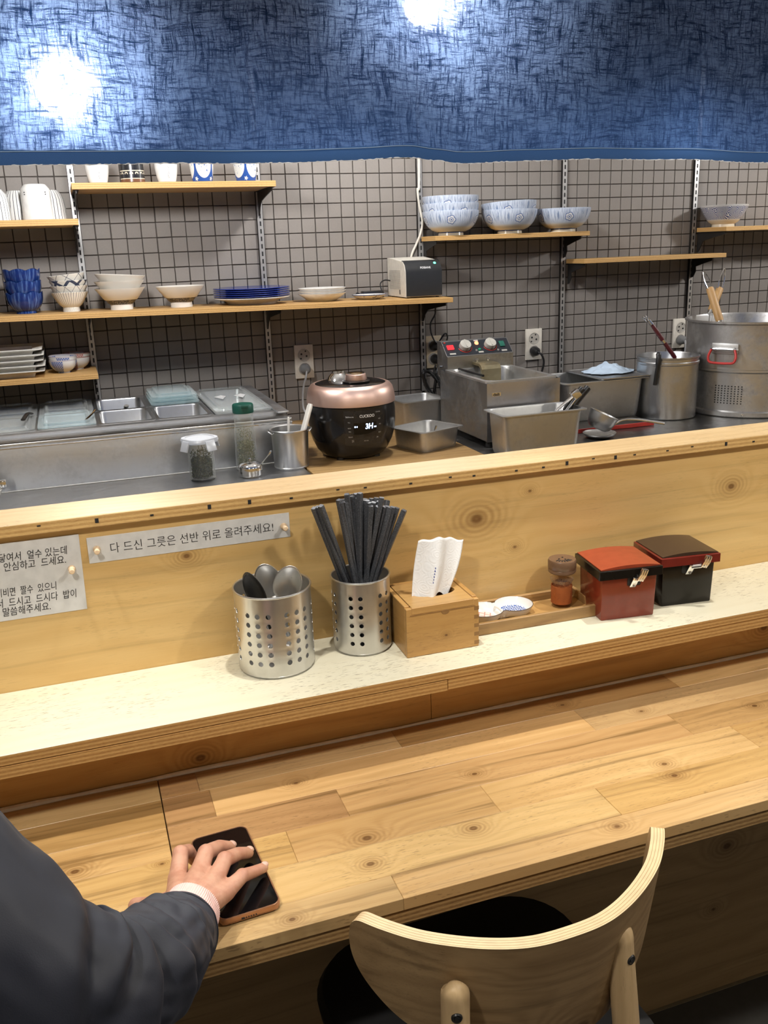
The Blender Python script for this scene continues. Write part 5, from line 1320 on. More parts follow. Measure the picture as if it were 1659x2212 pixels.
MB().tube([Th @ p for p in bail], 0.0042, 10).build('bail', plain('red handle sleeve', (0.55, 0.03, 0.025), 0.35), sp2, label='red bail handle')
MB().tube([Th @ Vector((-0.046,-0.010,0.004)), Th @ Vector((-0.034,-0.022,0.006)), Th @ Vector((0.034,-0.022,0.006)), Th @ Vector((0.046,-0.010,0.004))], 0.0035, 8).build('hinge_pin', m_steel, hdl)
MB().lathe([(0,0.004),(0.004,0.003),(0.005,0),(0,0)], 12, T=TR(R_*math.cos(a0+0.25), R_*math.sin(a0+0.25), 0.011) @ RZ(a0+0.25) @ Matrix.Rotation(PI/2, 4, 'Y')).build('rivet', m_chrome, sp2)
m_hw = wood('worn handle wood', (0.62, 0.38, 0.16), (0.42, 0.23, 0.08), 'ZX', F=60, warp=1.5, fine=0.6, pores=0.3, rough=0.5)
def strainer(label, a, b, top):
    t = thing('noodle_strainer', label, 'strainer', a)
    A, B, Tt = Vector((0,0,0)), Vector(b)-Vector(a), Vector(top)-Vector(a)
    T = aim((0,0,0), B); L = B.length
    MB().lathe([(0,0),(0.012,0),(0.0135,0.01),(0.0135,L*0.92),(0.012,L),(0,L)], 18, T=T).build('wooden_grip', m_hw, t)
    MB().lathe([(0,-0.012),(0.0115,-0.012),(0.012,0.0),(0,0.0)], 18, T=T).build('ferrule', m_chrome, t)
    px = Vector((0.013, 0.004, 0))
    lp = catmull([B-px, B.lerp(Tt, .5)-px*1.15, Tt-px*0.5, Tt+Vector((0,0,0.006)), Tt+px*0.5, B.lerp(Tt, .5)+px*1.15, B+px], 6)
    MB().tube(lp, 0.0022, 8).build('wire_loop', m_chrome, t)
    MB().tube([A-px*0.7, A-px*0.6-Vector((0,0,0.06)), A-Vector((0,0,0.16))], 0.0022, 6).build('wire', m_chrome, t)
    MB().tube([A+px*0.7, A+px*0.6-Vector((0,0,0.06)), A-Vector((0,0,0.16))], 0.0022, 6).build('wire', m_chrome, t)
strainer('front noodle strainer with upright wooden grip in the stock pot', (2.012, -0.61, 1.178), (2.012, -0.545, 1.288), (2.003, -0.52, 1.340))
strainer('rear noodle strainer with wooden grip leaning right in the stock pot', (2.10, -0.45, 1.200), (2.152, -0.425, 1.277), (2.172, -0.415, 1.340))

# ------------------------------------------------------------------ perforated cutlery cups on the ledge
def perf_cup(name, label, x, y, r, h, groups, dcol, z0, dz, nz, hr, ang0):
    t = thing(name, label, 'cutlery cup', (x, y, LT+0.0003), (0, 0, ang0))
    cols = sorted((g+d) % (2*PI) for g in groups for d in dcol)
    hs = hr+0.0024; da = hs/r
    ab = []
    for c in cols: ab += [(c-da, None), (c+da, c)]
    angs = [ab[0][0]]; cell = []
    for i in range(1, len(ab)):
        a0, a1 = angs[-1], ab[i][0]
        hole = ab[i][1]
        if hole is None:
            n = max(1, int((a1-a0)/0.16))
            for k in range(1, n+1): angs.append(a0+(a1-a0)*k/n); cell.append(False)
        else: angs.append(a1); cell.append(True)
    a0, a1 = angs[-1], angs[0]+2*PI
    n = max(1, int((a1-a0)/0.16))
    for k in range(1, n+1): angs.append(a0+(a1-a0)*k/n); cell.append(False)
    zs = [0.003]; zc = []
    for k in range(nz):
        c = z0+dz*k; zs += [c-hs, c+hs]; zc += [None, c]
    zs.append(h); zc.append(None)
    NA = len(cell)
    vs = [(a, z) for z in zs for a in angs[:-1]]
    fs = []
    for j in range(len(zs)-1):
        for i in range(NA):
            c00, c10, c01, c11 = j*NA+i, j*NA+(i+1) % NA, (j+1)*NA+i, (j+1)*NA+(i+1) % NA
            if cell[i] and zc[j] is not None:
                ca, cz = (angs[i]+angs[i+1])/2, zc[j]
                b = len(vs)
                for k in range(12):
                    q = PI/4+2*PI*k/12
                    vs.append((ca+hr/r*math.cos(q), cz+hr*math.sin(q)))
                R4 = [c11, c01, c00, c10]
                for q in range(4):
                    for k in range(3):
                        i0 = q*3+k; mid = R4[q] if k < 2 else R4[(q+1) % 4]
                        if k == 1: fs.append((R4[q], R4[(q+1) % 4], b+(i0+1) % 12, b+i0))
                        elif k == 0: fs.append((R4[q], b+(i0+1) % 12, b+i0))
                        else: fs.append((R4[(q+1) % 4], b+(i0+1) % 12, b+i0))
            else: fs.append((c00, c10, c11, c01))
    nv_ = len(vs); ri = r-0.0009
    P3 = [(r*math.cos(a), r*math.sin(a), z) for a, z in vs]+[(ri*math.cos(a), ri*math.sin(a), z) for a, z in vs]
    ed = {}
    for f in fs:
        for i in range(len(f)): ed[(f[i], f[(i+1) % len(f)])] = 1
    rim_ = [(p, q) for (p, q) in ed if (q, p) not in ed]
    allf = list(fs)+[tuple(nv_+i for i in reversed(f)) for f in fs]+[(q, p, nv_+p, nv_+q) for (p, q) in rim_]
    MB().add(P3, allf).build('perforated_wall', m_steelcup, t, angle=40)
    MB().lathe([(0,0.001),(r-0.008,0.001),(r-0.002,0.0),(r,0.0035),(r-0.001,0.004),(r-0.003,0.002),(0,0.002)], 56).build('base', m_steelcup, t)
    MB().tube([((r-0.0002)*math.cos(q), (r-0.0002)*math.sin(q), h) for q in [2*PI*i/64 for i in range(64)]], 0.0016, 8, closed=True).build('rolled_rim', m_steelcup, t)
    return t
D = math.radians
BCX, BCY, BCR, BCH = 0.1195, -1.9735, 0.0585, 0.129
SCX, SCY, SCR, SCH = 0.2630, -1.9625, 0.0465, 0.121
fb_ = math.atan2(-3.2453-BCY, -0.1235-BCX)
fs_ = math.atan2(-3.2453-SCY, -0.1235-SCX)
perf_cup('cutlery_cup', 'wide perforated steel cup holding spoons', BCX, BCY, BCR, BCH, [D(-25+60*k) for k in range(6)], [D(-16.5), 0, D(16.5)], 0.0245, 0.0152, 6, 0.0040, fb_)
perf_cup('cutlery_cup', 'narrow perforated steel cup packed with dark chopsticks', SCX, SCY, SCR, SCH, [D(-11+60*k) for k in range(6)], [D(-9.5), D(9.5)], 0.0215, 0.0150, 6, 0.0036, fs_)

def spoon(label, head, tail, w_, l_, m, face, group=None):
    # head: centre of the bowl; face: direction the hollow looks
    t = thing('spoon', label, 'spoon', head, (0,0,0), group)
    H = Vector(head); ax = (H-Vector(tail)).normalized(); f = Vector(face); f = (f-ax*f.dot(ax)).normalized(); s = ax.cross(f)
    b = MB(); nr, na = 7, 28; vs = [(0,0,0)]
    def pt(rr, a):
        x = math.cos(a)*rr*w_/2; y = math.sin(a)*rr*l_/2*(1.0 if math.sin(a) > 0 else 1.06)
        x *= 1-0.12*(math.sin(a)*rr) 
        return s*x+ax*y+f*(0.0085*(rr*rr-1))
    vs = [f*(-0.0085)]
    for i in range(1, nr+1):
        for k in range(na): vs.append(pt(i/nr, 2*PI*k/na))
    fs = [(0, 1+k, 1+(k+1) % na) for k in range(na)]
    for i in range(nr-1):
        for k in range(na):
            fs.append((1+i*na+k, 1+(i+1)*na+k, 1+(i+1)*na+(k+1) % na, 1+i*na+(k+1) % na))
    o = b.add(vs, fs).build('bowl', m, t, angle=180)
    md = o.modifiers.new('thickness', 'SOLIDIFY'); md.thickness = 0.0012
    T_ = Vector(tail)-H
    MB().tube(catmull([-ax*l_*0.47, -ax*l_*0.62-f*0.002, T_*0.6-f*0.002, T_], 6), [0.004]*5+[0.0028]*8+[0.0045]*6, 8, flat=0.45).build('handle', m, t)
    return t
m_spoon = steel('worn spoon steel', (0.82, 0.82, 0.82), 0.30, 'r', 0.05)
spoon('nearest steel spoon, right of the three in the wide cup', (0.1405, -1.992, 0.990), (0.112, -1.955, 0.862), 0.044, 0.062, m_spoon, (-0.15, -1, 0.3))
spoon('steel spoon behind, in the middle of the three in the wide cup', (0.1145, -1.972, 0.990), (0.150, -1.955, 0.862), 0.042, 0.062, m_spoon, (-0.2, -1, 0.25))
spoon('black spoon turned edge-on at the left of the wide cup', (0.0905, -1.985, 0.984), (0.125, -1.965, 0.862), 0.040, 0.066, m_black, (-0.75, -0.62, 0.2))

CHOP = [(0.189, -1.985, 1.099), (0.194, -1.985, 1.1), (0.198, -1.992, 1.103), (0.228, -1.986, 1.107), (0.243, -1.954, 1.098), (0.241, -1.977, 1.1), (0.243, -1.978, 1.112), (0.256, -1.947, 1.102), (0.254, -1.968, 1.105), (0.262, -1.954, 1.104), (0.261, -1.968, 1.108), (0.268, -1.961, 1.104), (0.263, -1.981, 1.112), (0.273, -1.962, 1.095), (0.28, -1.952, 1.093), (0.276, -1.983, 1.096), (0.288, -1.96, 1.095), (0.284, -1.982, 1.095), (0.295, -1.963, 1.096), (0.295, -1.975, 1.093), (0.296, -1.986, 1.102), (0.316, -1.952, 1.086), (0.301, -1.983, 1.086), (0.306, -1.983, 1.086), (0.309, -1.987, 1.085), (0.313, -1.987, 1.084), (0.322, -1.981, 1.08), (0.33, -1.991, 1.079), (0.275, -1.978, 1.098), (0.23, -1.987, 1.103), (0.253, -1.962, 1.099), (0.261, -1.975, 1.103), (0.277, -1.988, 1.092), (0.289, -1.985, 1.089)]
def chop_mat():
    t = NT('charcoal chopstick')
    co, x, y, z = t.xyz()
    n = t.noise(t.vec(t.math('MULTIPLY', x, 900.0), t.math('MULTIPLY', y, 900.0), t.math('MULTIPLY', z, 500.0)), 1.0, 2)
    c = t.mix(t.step(n, 0.45, 0.65), (0.045, 0.049, 0.058), (0.10, 0.107, 0.125))
    return t.bsdf(c, 0.42, 0, bump=n, bstr=0.3, bdist=0.0006)
m_chop = chop_mat()
CL = 0.236
def chop_mesh():
    b = MB()
    loops = []
    for z, s in ((0,0.0046), (CL*0.35,0.0056), (CL-0.002,0.0078), (CL,0.0070)):
        loops.append((0, 0, s, s, 0.0009, z))
    return b.rrloft(loops, k=1).mesh('chopstick', m_chop, angle=40)
CM = chop_mesh()
rch = random.Random(21)
lean = ['leftmost dark chopstick, leaning far left out of the narrow cup', 'second dark chopstick leaning left out of the narrow cup', 'third dark chopstick leaning left out of the narrow cup']
for i, (x, y, z) in enumerate(CHOP):
    top = Vector((x, y, z))
    k = 0.20 if i > 2 else 0.08
    bx = SCX-(x-SCX)*k+rch.uniform(-.008, .008); by = SCY-(y-SCY)*0.6+rch.uniform(-.014, .014)
    dx, dy = top.x-bx, top.y-by
    L2 = CL*CL-dx*dx-dy*dy
    bz = z-math.sqrt(L2)
    if bz < LT+0.004: z += LT+0.004-bz; bz = LT+0.004
    o = obj('chopstick', CM)
    o.matrix_world = aim((bx, by, bz), (x, y, z)) @ RZ(rch.uniform(-.5, .5))
    lab = lean[i] if i < 3 else ('rightmost dark chopstick, leaning right out of the narrow cup' if i == 27 else 'dark grey chopstick packed upright in the narrow steel cup')
    tag(o, lab, 'chopstick', 'dark chopsticks in the narrow cup')

# ------------------------------------------------------------------ bamboo tissue box
m_bam = wood('light bamboo', (0.58, 0.34, 0.12), (0.44, 0.235, 0.07), 'XZ', F=70, warp=0.6, fine=0.65, pores=0.35, rough=0.35, knots=[(0.005, 0.028, 0.008)], porecol=(0.2, 0.09, 0.03))
m_bamtop = wood('light bamboo top', (0.56, 0.34, 0.13), (0.43, 0.24, 0.08), 'XY', F=70, warp=0.6, fine=0.65, pores=0.35, rough=0.35, porecol=(0.2, 0.09, 0.03))
m_bamend = plain('bamboo end grain', (0.30, 0.16, 0.055), 0.5)
BW, BD, BH = 0.121, 0.110, 0.083
tbx = thing('tissue_box', 'bamboo tissue box with a napkin pulled up from its slot', 'tissue box', (0.3715, -1.9855, LT+0.0003), (0, 0, -0.012))
MB().rbox(-BW/2, BW/2, -BD/2, -BD/2+0.008, 0, BH-0.002, 0.0008, 1).build('front_panel', m_bam, tbx, smooth=False)
MB().rbox(-BW/2, BW/2, BD/2-0.008, BD/2, 0, BH, 0.0008, 1).build('back_panel', m_bam, tbx, smooth=False)
mside = wood('light bamboo side', (0.58, 0.34, 0.12), (0.44, 0.235, 0.07), 'YZ', F=70, warp=0.6, fine=0.65, pores=0.35, rough=0.35, porecol=(0.2, 0.09, 0.03))
for sx in (-1, 1):
    MB().rbox(sx*BW/2-(0.008 if sx > 0 else 0), sx*BW/2+(0.008 if sx < 0 else 0), -BD/2+0.0081, BD/2-0.0081, 0, BH, 0.0008, 1).build('side_panel', mside, tbx, smooth=False)
MB().box(-BW/2+0.0081, BW/2-0.0081, -BD/2+0.0081, BD/2-0.0081, 0.001, 0.005).build('bottom_panel', m_bamtop, tbx, smooth=False)
for k in range(5):
    MB().box(BW/2-0.0078, BW/2+0.0002, -BD/2-0.00025, -BD/2+0.0085, 0.004+0.0145*k, 0.0105+0.0145*k).build('finger_joint', m_bamend, tbx, smooth=False)
    
# sliding lid with an oval opening
def holed_plate(x0, x1, y0, y1, hx, hy, a, b_, z0, z1, n=40):
    mb = MB(); outer = []; inner = []
    for i in range(n):
        q = 2*PI*i/n; c, s = math.cos(q), math.sin(q)
        inner.append((hx+a*c, hy+b_*s))
        k = min(((x1-hx) if c > 0 else (hx-x0))/max(abs(c), 1e-6), ((y1-hy) if s > 0 else (hy-y0))/max(abs(s), 1e-6))
        outer.append((hx+c*k, hy+s*k))
    # snap the nearest ray points onto the corners
    for cx, cy in ((x0,y0),(x1,y0),(x1,y1),(x0,y1)):
        j = min(range(n), key=lambda i: (outer[i][0]-cx)**2+(outer[i][1]-cy)**2); outer[j] = (cx, cy)
    vs = [(x, y, z1) for x, y in outer]+[(x, y, z1) for x, y in inner]+[(x, y, z0) for x, y in outer]+[(x, y, z0) for x, y in inner]
    fs = []
    for i in range(n):
        j = (i+1) % n
        fs += [(i, j, n+j, n+i), (2*n+i, 3*n+i, 3*n+j, 2*n+j), (i, 2*n+i, 2*n+j, j), (n+i, n+j, 3*n+j, 3*n+i)]
    return mb.add(vs, fs)
ld_ = holed_plate(-BW/2+0.0095, BW/2-0.0095, -BD/2+0.0005, BD/2-0.009, 0.004, -0.004, 0.036, 0.019, BH-0.007, BH-0.0004).build('sliding_lid', m_bamtop, tbx, smooth=False)
MB().rbox(-BW/2+0.0085, BW/2-0.008, -BD/2-0.0006, -BD/2+0.004, BH-0.0125, BH-0.0006, 0.001, 1).build('lid_front', m_bam, ld_, smooth=False)
MB().box(-BW/2+0.006, BW/2-0.006, -BD/2-0.0009, -BD/2-0.0003, BH-0.0137, BH-0.0127).build('lid_groove', m_bamend, ld_, smooth=False)
MB().lathe([(0,0.0006),(0.006,0.0004),(0.0065,0),(0,0)], 20, T=TR(0.004, -BD/2-0.0003, BH-0.0155) @ Matrix.Rotation(PI/2, 4, 'X') @ Matrix.Diagonal((1,0.6,1,1))).build('finger_notch', m_bamend, ld_)
# napkin
tis = MB(); nu, nv = 30, 26; vs = []; fs = []
X0, Y0 = 0.3715, -1.9855
for side_ in (0, 1):
    for j in range(nv+1):
        v = j/nv
        for i in range(nu+1):
            u = i/nu
            bx = -0.036+0.062*u; tx = -0.0165+0.0845*u
            x = bx+(tx-bx)*v
            x += 0.010*math.sin(PI*v)*(u-0.45)*1.1*(1 if u > 0.5 else 0.3)
            fold = math.exp(-((u-0.42-0.04*v)/0.17)**2)
            y = -0.012+0.012*v-0.016*fold*(1-0.55*v)+0.020*u*v+0.004*math.sin(7*u+2.5*v)
            z = 0.074+(0.094-0.014*u+0.007*math.exp(-((u-0.42)/0.3)**2))*v + (0.012*math.exp(-((u-0.72)/0.16)**2))*(1-v)
            z += 0.0015*math.sin(19*u)*v
            y += side_*(0.0008+0.006*(1-abs(2*u-1))*v)
            vs.append((x, y, z))
M_ = (nu+1)*(nv+1)
for j in range(nv):
    for i in range(nu):
        a = j*(nu+1)+i
        fs.append((a, a+1, a+nu+2, a+nu+1)); fs.append((M_+a, M_+a+nu+1, M_+a+nu+2, M_+a+1))
for i in range(nu): fs.append((nv*(nu+1)+i, nv*(nu+1)+i+1, M_+nv*(nu+1)+i+1, M_+nv*(nu+1)+i))
for j in range(nv):
    fs.append((j*(nu+1), (j+1)*(nu+1), M_+(j+1)*(nu+1), M_+j*(nu+1))); fs.append((j*(nu+1)+nu, M_+j*(nu+1)+nu, M_+(j+1)*(nu+1)+nu, (j+1)*(nu+1)+nu))
def tissue_mat():
    t = NT('embossed white tissue')
    co, x, y, z = t.xyz()
    p = t.vec(x, 0.0, z)
    wv = t.n('ShaderNodeTexVoronoi', {'Vector': p, 'Scale': 70.0}, feature='F1').outputs['Distance']
    rings = t.math('SINE', t.math('MULTIPLY', wv, 26.0))
    return t.bsdf((0.86, 0.87, 0.89), 0.85, 0, bump=rings, bstr=0.14, bdist=0.0008, **{'Subsurface Weight': 0.15, 'Subsurface Radius': (0.004, 0.004, 0.004)})
ts = tis.add(vs, fs).build('napkin', tissue_mat(), None, (X0, Y0, LT), angle=180)
tag(ts, 'white embossed paper napkin standing up out of the bamboo box', 'napkin')
pm_ = MB()
for k, (w_, dz) in enumerate(((0.0008, 0), (0.0008, 0.004), (0.0012, 0.008), (0.0010, 0.013), (0.0014, 0.018), (0.0012, 0.023))):
    v = 0.32+k*0.045; u = 0.40
    x = (-0.036+0.062*u)*(1-v)+(-0.0165+0.0845*u)*v
    fold = math.exp(-((u-0.42-0.04*v)/0.17)**2)
    y = -0.012+0.012*v-0.016*fold*(1-0.55*v)+0.020*u*v+0.004*math.sin(7*u+2.5*v)-0.0006
    z = 0.074+(0.094-0.014*u+0.007)*v
    pm_.box(x-w_/2, x+w_/2, y-0.0004, y+0.0006, z-0.0012, z+0.0014)
pm_.build('blue_print', plain('blue print', (0.05, 0.09, 0.40), 0.7), ts, smooth=False)

# ------------------------------------------------------------------ wooden tray, twin dish, spice shaker
m_tray = wood('walnut tray', (0.44, 0.27, 0.11), (0.22, 0.12, 0.045), 'XZ', F=26, warp=4.0, fine=0.3, pores=0.2, rough=0.4, streak=0.5)
m_trayb = wood('walnut tray floor', (0.56, 0.34, 0.13), (0.38, 0.21, 0.07), 'XY', F=34, warp=3.0, fine=0.4, pores=0.2, rough=0.4)
TX0, TX1, TY0, TY1 = -0.117, 0.117, -0.047, 0.047
ty = thing('wooden_tray', 'low wooden tray holding the twin dish and the spice shaker', 'tray', (0.556, -1.9635, LT+0.0003), (0, 0, -0.02))
MB().rbox(TX0, TX1, TY0, TY0+0.007, 0, 0.0205, 0.001, 1).build('side', m_tray, ty, smooth=False)
MB().rbox(TX0, TX1, TY1-0.007, TY1, 0, 0.0205, 0.001, 1).build('side', m_tray, ty, smooth=False)
MB().rbox(TX0, TX0+0.007, TY0+0.0072, TY1-0.0072, 0, 0.0205, 0.001, 1).build('end', m_tray, ty, smooth=False)
MB().rbox(TX1-0.007, TX1, TY0+0.0072, TY1-0.0072, 0, 0.0205, 0.001, 1).build('end', m_tray, ty, smooth=False)
MB().box(TX0+0.0072, TX1-0.0072, TY0+0.0072, TY1-0.0072, 0.001, 0.0055).build('floor_board', m_trayb, ty, smooth=False)
def dish_mat():
    t = NT('seigaiha printed china')
    co, x, y, z = t.xyz()
    xs = t.math('MULTIPLY', x, 92.0); ys = t.math('MULTIPLY', y, 150.0)
    best = None
    row = t.math('FLOOR', ys)
    dmin = None
    for k in (0, 1):
        rr = t.math('ADD', row, float(k))
        off = t.math('MULTIPLY', t.math('FRACT', t.math('MULTIPLY', rr, 0.5)), 1.0)
        fx = t.math('SUBTRACT', t.math('FRACT', t.math('ADD', xs, off)), 0.5)
        fy = t.math('SUBTRACT', ys, rr)
        d = t.math('SQRT', t.math('ADD', t.math('MULTIPLY', fx, fx), t.math('MULTIPLY', t.math('MULTIPLY', fy, fy), 0.35)))
        dmin = d if dmin is None else t.math('MINIMUM', dmin, d)
    rings = t.math('GREATER_THAN', t.math('SINE', t.math('MULTIPLY', dmin, 24.0)), -0.15)
    rx = t.math('SUBTRACT', x, 0.0285); r1 = t.math('SQRT', t.math('ADD', t.math('MULTIPLY', rx, rx), t.math('MULTIPLY', y, y)))
    lx = t.math('ADD', x, 0.0285); r2 = t.math('SQRT', t.math('ADD', t.math('MULTIPLY', lx, lx), t.math('MULTIPLY', y, y)))
    wht = (0.74, 0.74, 0.73)
    blue = t.mix(rings, (0.68, 0.72, 0.78), (0.02, 0.09, 0.36))
    c = t.mix(t.math('LESS_THAN', r1, 0.0225), wht, blue)
    bx = t.math('ABSOLUTE', t.math('SUBTRACT', t.math('FRACT', t.math('MULTIPLY', t.math('ADD', x, t.math('MULTIPLY', y, 0.6)), 90.0)), 0.5))
    by = t.math('ABSOLUTE', t.math('SUBTRACT', t.math('FRACT', t.math('MULTIPLY', t.math('SUBTRACT', x, t.math('MULTIPLY', y, 0.6)), 90.0)), 0.5))
    red = t.mix(t.math('LESS_THAN', t.math('MINIMUM', bx, by), 0.09), (0.66, 0.60, 0.57), (0.50, 0.25, 0.20))
    c = t.mix(t.math('LESS_THAN', r2, 0.0195), c, red)
    c = t.mix(t.math('GREATER_THAN', z, 0.0163), c, t.mix(t.math('GREATER_THAN', t.math('MINIMUM', r1, r2), 0.0322), wht, (0.08, 0.06, 0.05)))
    return t.bsdf(c, 0.14)
# one continuous peanut-shaped shell from an implicit outline
def twin(rad, k=0.0285):
    out = []
    for i in range(72):
        a = 2*PI*i/72
        # support of two discs of radius rad at +-k: distance along the ray from the centre
        c, s = math.cos(a), abs(math.sin(a))
        kk = k
        disc = rad*rad-(kk*s)**2
        r = kk*abs(c)+math.sqrt(disc) if disc > 0 else 0.0
        r = max(r, 0.62*rad)
        out.append((r*c, r*math.sin(a)))
    return out
dv = []; df = []
prof_d = [(0.020, 0.001), (0.021, 0.0), (0.0235, 0.0), (0.029, 0.007), (0.0330, 0.0160), (0.0334, 0.0170), (0.0322, 0.0172), (0.0275, 0.0085), (0.0215, 0.0042), (0.008, 0.0036)]
for (rr, z) in prof_d:
    dv += [(x, y, z+(0.0 if z < 0.002 or z > 0.009 else 0.0)) for x, y in twin(rr, 0.0285 if rr > 0.01 else 0.01)]
nD = 72
for l in range(len(prof_d)-1):
    for i in range(nD):
        j = (i+1) % nD
        df.append((l*nD+i, l*nD+j, (l+1)*nD+j, (l+1)*nD+i))
df.append(tuple(range(nD))); df.append(tuple((len(prof_d)-1)*nD+i for i in range(nD)))
tw = MB().add(dv, df).build('twin_dish', [dish_mat()], None, (0.5075, -1.957, LT+0.0062), (0, 0, 0.05), angle=50)
tag(tw, 'white twin-lobed sauce dish with blue wave print in the tray', 'dish')
MB().tube([(0, -0.017, 0.004), (0, -0.012, 0.0125), (0, 0, 0.0135), (0, 0.012, 0.0125), (0, 0.017, 0.004)], 0.0022, 8).build('divider', m_white, tw)
sh = thing('spice_shaker', 'ribbed glass shaker of red pepper with a frosted brown cap', 'shaker', (0.6265, -1.9585, LT+0.0062))
def shaker_fn(r, z, a):
    return (r*(1-0.035*(0.5+0.5*math.cos(a*12)) if 0.014 < z < 0.052 and r > 0.015 else r), z)
MB().lathe([(0,0.0),(0.0225,0.0),(0.0245,0.003),(0.0235,0.009),(0.0212,0.014),(0.0208,0.050),(0.0214,0.056),(0.0214,0.066),(0.0200,0.066),(0.0194,0.050),(0.0196,0.012),(0,0.006)], 96, fn=shaker_fn).build('glass_body', glass('smoky shaker glass', (0.90, 0.84, 0.78), 0.07, 0.12, haze=0.3), sh)
capm = plain('smoky brown cap', (0.15, 0.085, 0.05), 0.3)
cp = MB().lathe([(0,0.062),(0.0222,0.062),(0.0238,0.064),(0.0238,0.068),(0.0232,0.069),(0.0242,0.071),(0.0242,0.083),(0.0228,0.0855),(0,0.0855)], 48).build('cap', capm, sh, label='smoky brown perforated cap')
hl = MB()
for k in range(7):
    a = -2.7+0.3*k
    hl.rbox(-0.0042, 0.0042, -0.0011, 0.0011, -0.0004, 0.0006, 0.0004, 1, T=TR(0.0135*math.cos(a), 0.0135*math.sin(a), 0.0856) @ RZ(a))
for k in range(3): hl.lathe([(0,0.0006),(0.0016,0.0006),(0.0016,0),(0,0)], 10, T=TR(0.006*math.cos(2.1*k+1), 0.006*math.sin(2.1*k+1), 0.0856))
hl.build('shaker_hole', m_blackmat, cp, smooth=False)
rp_ = [plain('red pepper', (0.36, 0.10, 0.022), 0.8), plain('orange pepper', (0.52, 0.17, 0.035), 0.8), plain('dark pepper', (0.20, 0.03, 0.008), 0.8)]
MB().lathe([(0,0.0070),(0.0180,0.0070),(0.0182,0.038),(0.010,0.041),(0,0.039)], 32).build('pepper', rp_[0], sh)
leaves('pepper_flakes', sh, 0.0183, 0.008, 0.043, 3200, rp_, 6, 0.0006, 0.0016)

# ------------------------------------------------------------------ lacquer boxes
m_lred = plain('red lacquer', (0.20, 0.030, 0.015), 0.18)
m_lredt = plain('orange red lacquer', (0.33, 0.058, 0.025), 0.24)
m_lblk = plain('black lacquer', (0.010, 0.008, 0.006), 0.20, **{'Specular IOR Level': 0.28})
m_lbrn = plain('black brown lacquer lid', (0.055, 0.032, 0.020), 0.30)
m_lrim = plain('oxblood lacquer', (0.17, 0.022, 0.014), 0.18)
def lacquer(label, x, y, rot, mb_, mrim, mtop, W_, D_, H_, spoonx):
    t = thing('lacquer_box', label, 'condiment box', (x, y, LT+0.0003), (0, 0, rot))
    MB().rrloft([(0,0,W_-0.006,D_-0.006,0.002,0), (0,0,W_-0.004,D_-0.004,0.003,0.002), (0,0,W_,D_,0.003,H_), (0,0,W_-0.006,D_-0.006,0.002,H_), (0,0,W_-0.008,D_-0.008,0.002,0.004)], k=2).build('body', mb_, t, angle=40)
    lw, ldp = W_+0.013, D_+0.013
    lid_ = MB().rrloft([(0,0,lw-0.006,ldp-0.006,0.002,H_-0.0105), (0,0,lw,ldp,0.002,H_-0.011), (0,0,lw,ldp,0.002,H_+0.0035), (0,0,lw-0.004,ldp-0.004,0.002,H_+0.0045), (0,0,lw-0.02,ldp-0.02,0.002,H_+0.0045)], k=2).build('lid', mrim, t, angle=40)
    # gently arched top panel
    tp = MB(); n = 14; vs = []; fs = []
    for j in (0, 1):
        for i in range(n+1):
            u = -1+2*i/n
            for e in (0, 1):
                z = H_+0.0047+(0.0045*(1-u*u)+0.0015 if e else 0)
                vs.append(((lw/2-0.0035)*u, (-1 if j == 0 else 1)*(ldp/2-0.0035), z))
    for i in range(n):
        a = 2*i; b = 2*(n+1)+2*i
        fs += [(a, a+2, a+3, a+1), (b, b+1, b+3, b+2), (a+1, a+3, b+3, b+1), (a, b, b+2, a+2)]
    e = 2*n; f = 2*(n+1)+2*n
    fs += [(0, 1, 2*(n+1)+1, 2*(n+1)), (e, f, f+1, e+1)]
    tp.add(vs, fs).build('lid_panel', mtop, lid_, angle=30)
    MB().rbox(spoonx-0.0125, spoonx+0.0125, -D_/2-0.0006, -D_/2+0.003, H_-0.028, H_-0.009, 0.003, 2).build('spoon_notch', m_blackmat, t)
    return t, lid_
def scoop(label, x, y, rot, H_, D_, sx, bent):
    T0_ = TR(x, y, LT) @ RZ(rot)
    b = MB()
    b.rbox(-0.0055, 0.0055, -0.0012, 0.0012, -0.011, 0.010, 0.0008, 2, T=T0_ @ TR(sx-0.003, -D_/2-0.0035, H_-0.0205) @ Matrix.Rotation(0.45, 4, 'X') @ Matrix.Rotation(0.12, 4, 'Y'))
    for k in (-0.0042, 0.0, 0.0042):
        b.tube([(k, -0.001, -0.011), (k, -0.0022, 0.0), (k, -0.001, 0.011)], [0.0018, 0.0023, 0.0020], 10, T=T0_ @ TR(sx+bent, -D_/2-0.0145, H_-0.0045) @ Matrix.Rotation(0.25, 4, 'X') @ Matrix.Rotation(0.28, 4, 'Y'))
    b.rbox(-0.0062, 0.0062, -0.0014, 0.0010, -0.012, 0.012, 0.0010, 2, T=T0_ @ TR(sx+bent, -D_/2-0.0140, H_-0.0045) @ Matrix.Rotation(0.25, 4, 'X') @ Matrix.Rotation(0.28, 4, 'Y'))
    b.tube([(sx-0.003, -D_/2-0.006, H_-0.015), (sx+bent*0.6, -D_/2-0.011, H_-0.013), (sx+bent, -D_/2-0.0135, H_-0.010)], 0.0034, 10, T=T0_)
    b.tube([(sx-0.004, -D_/2+0.016, H_-0.036), (sx-0.003, -D_/2-0.003, H_-0.024)], 0.003, 8, T=T0_)
    o = b.build('scoop', m_chrome)
    tag(o, label, 'scoop')
lacquer('red lacquer condiment box with a black-rimmed lid', 0.7115, -1.9975, -0.125, m_lred, m_lblk, m_lredt, 0.100, 0.090, 0.086, 0.008)
scoop('chrome scoop handle sticking out of the red lacquer box', 0.7115, -1.9975, -0.125, 0.086, 0.090, 0.010, 0.005)
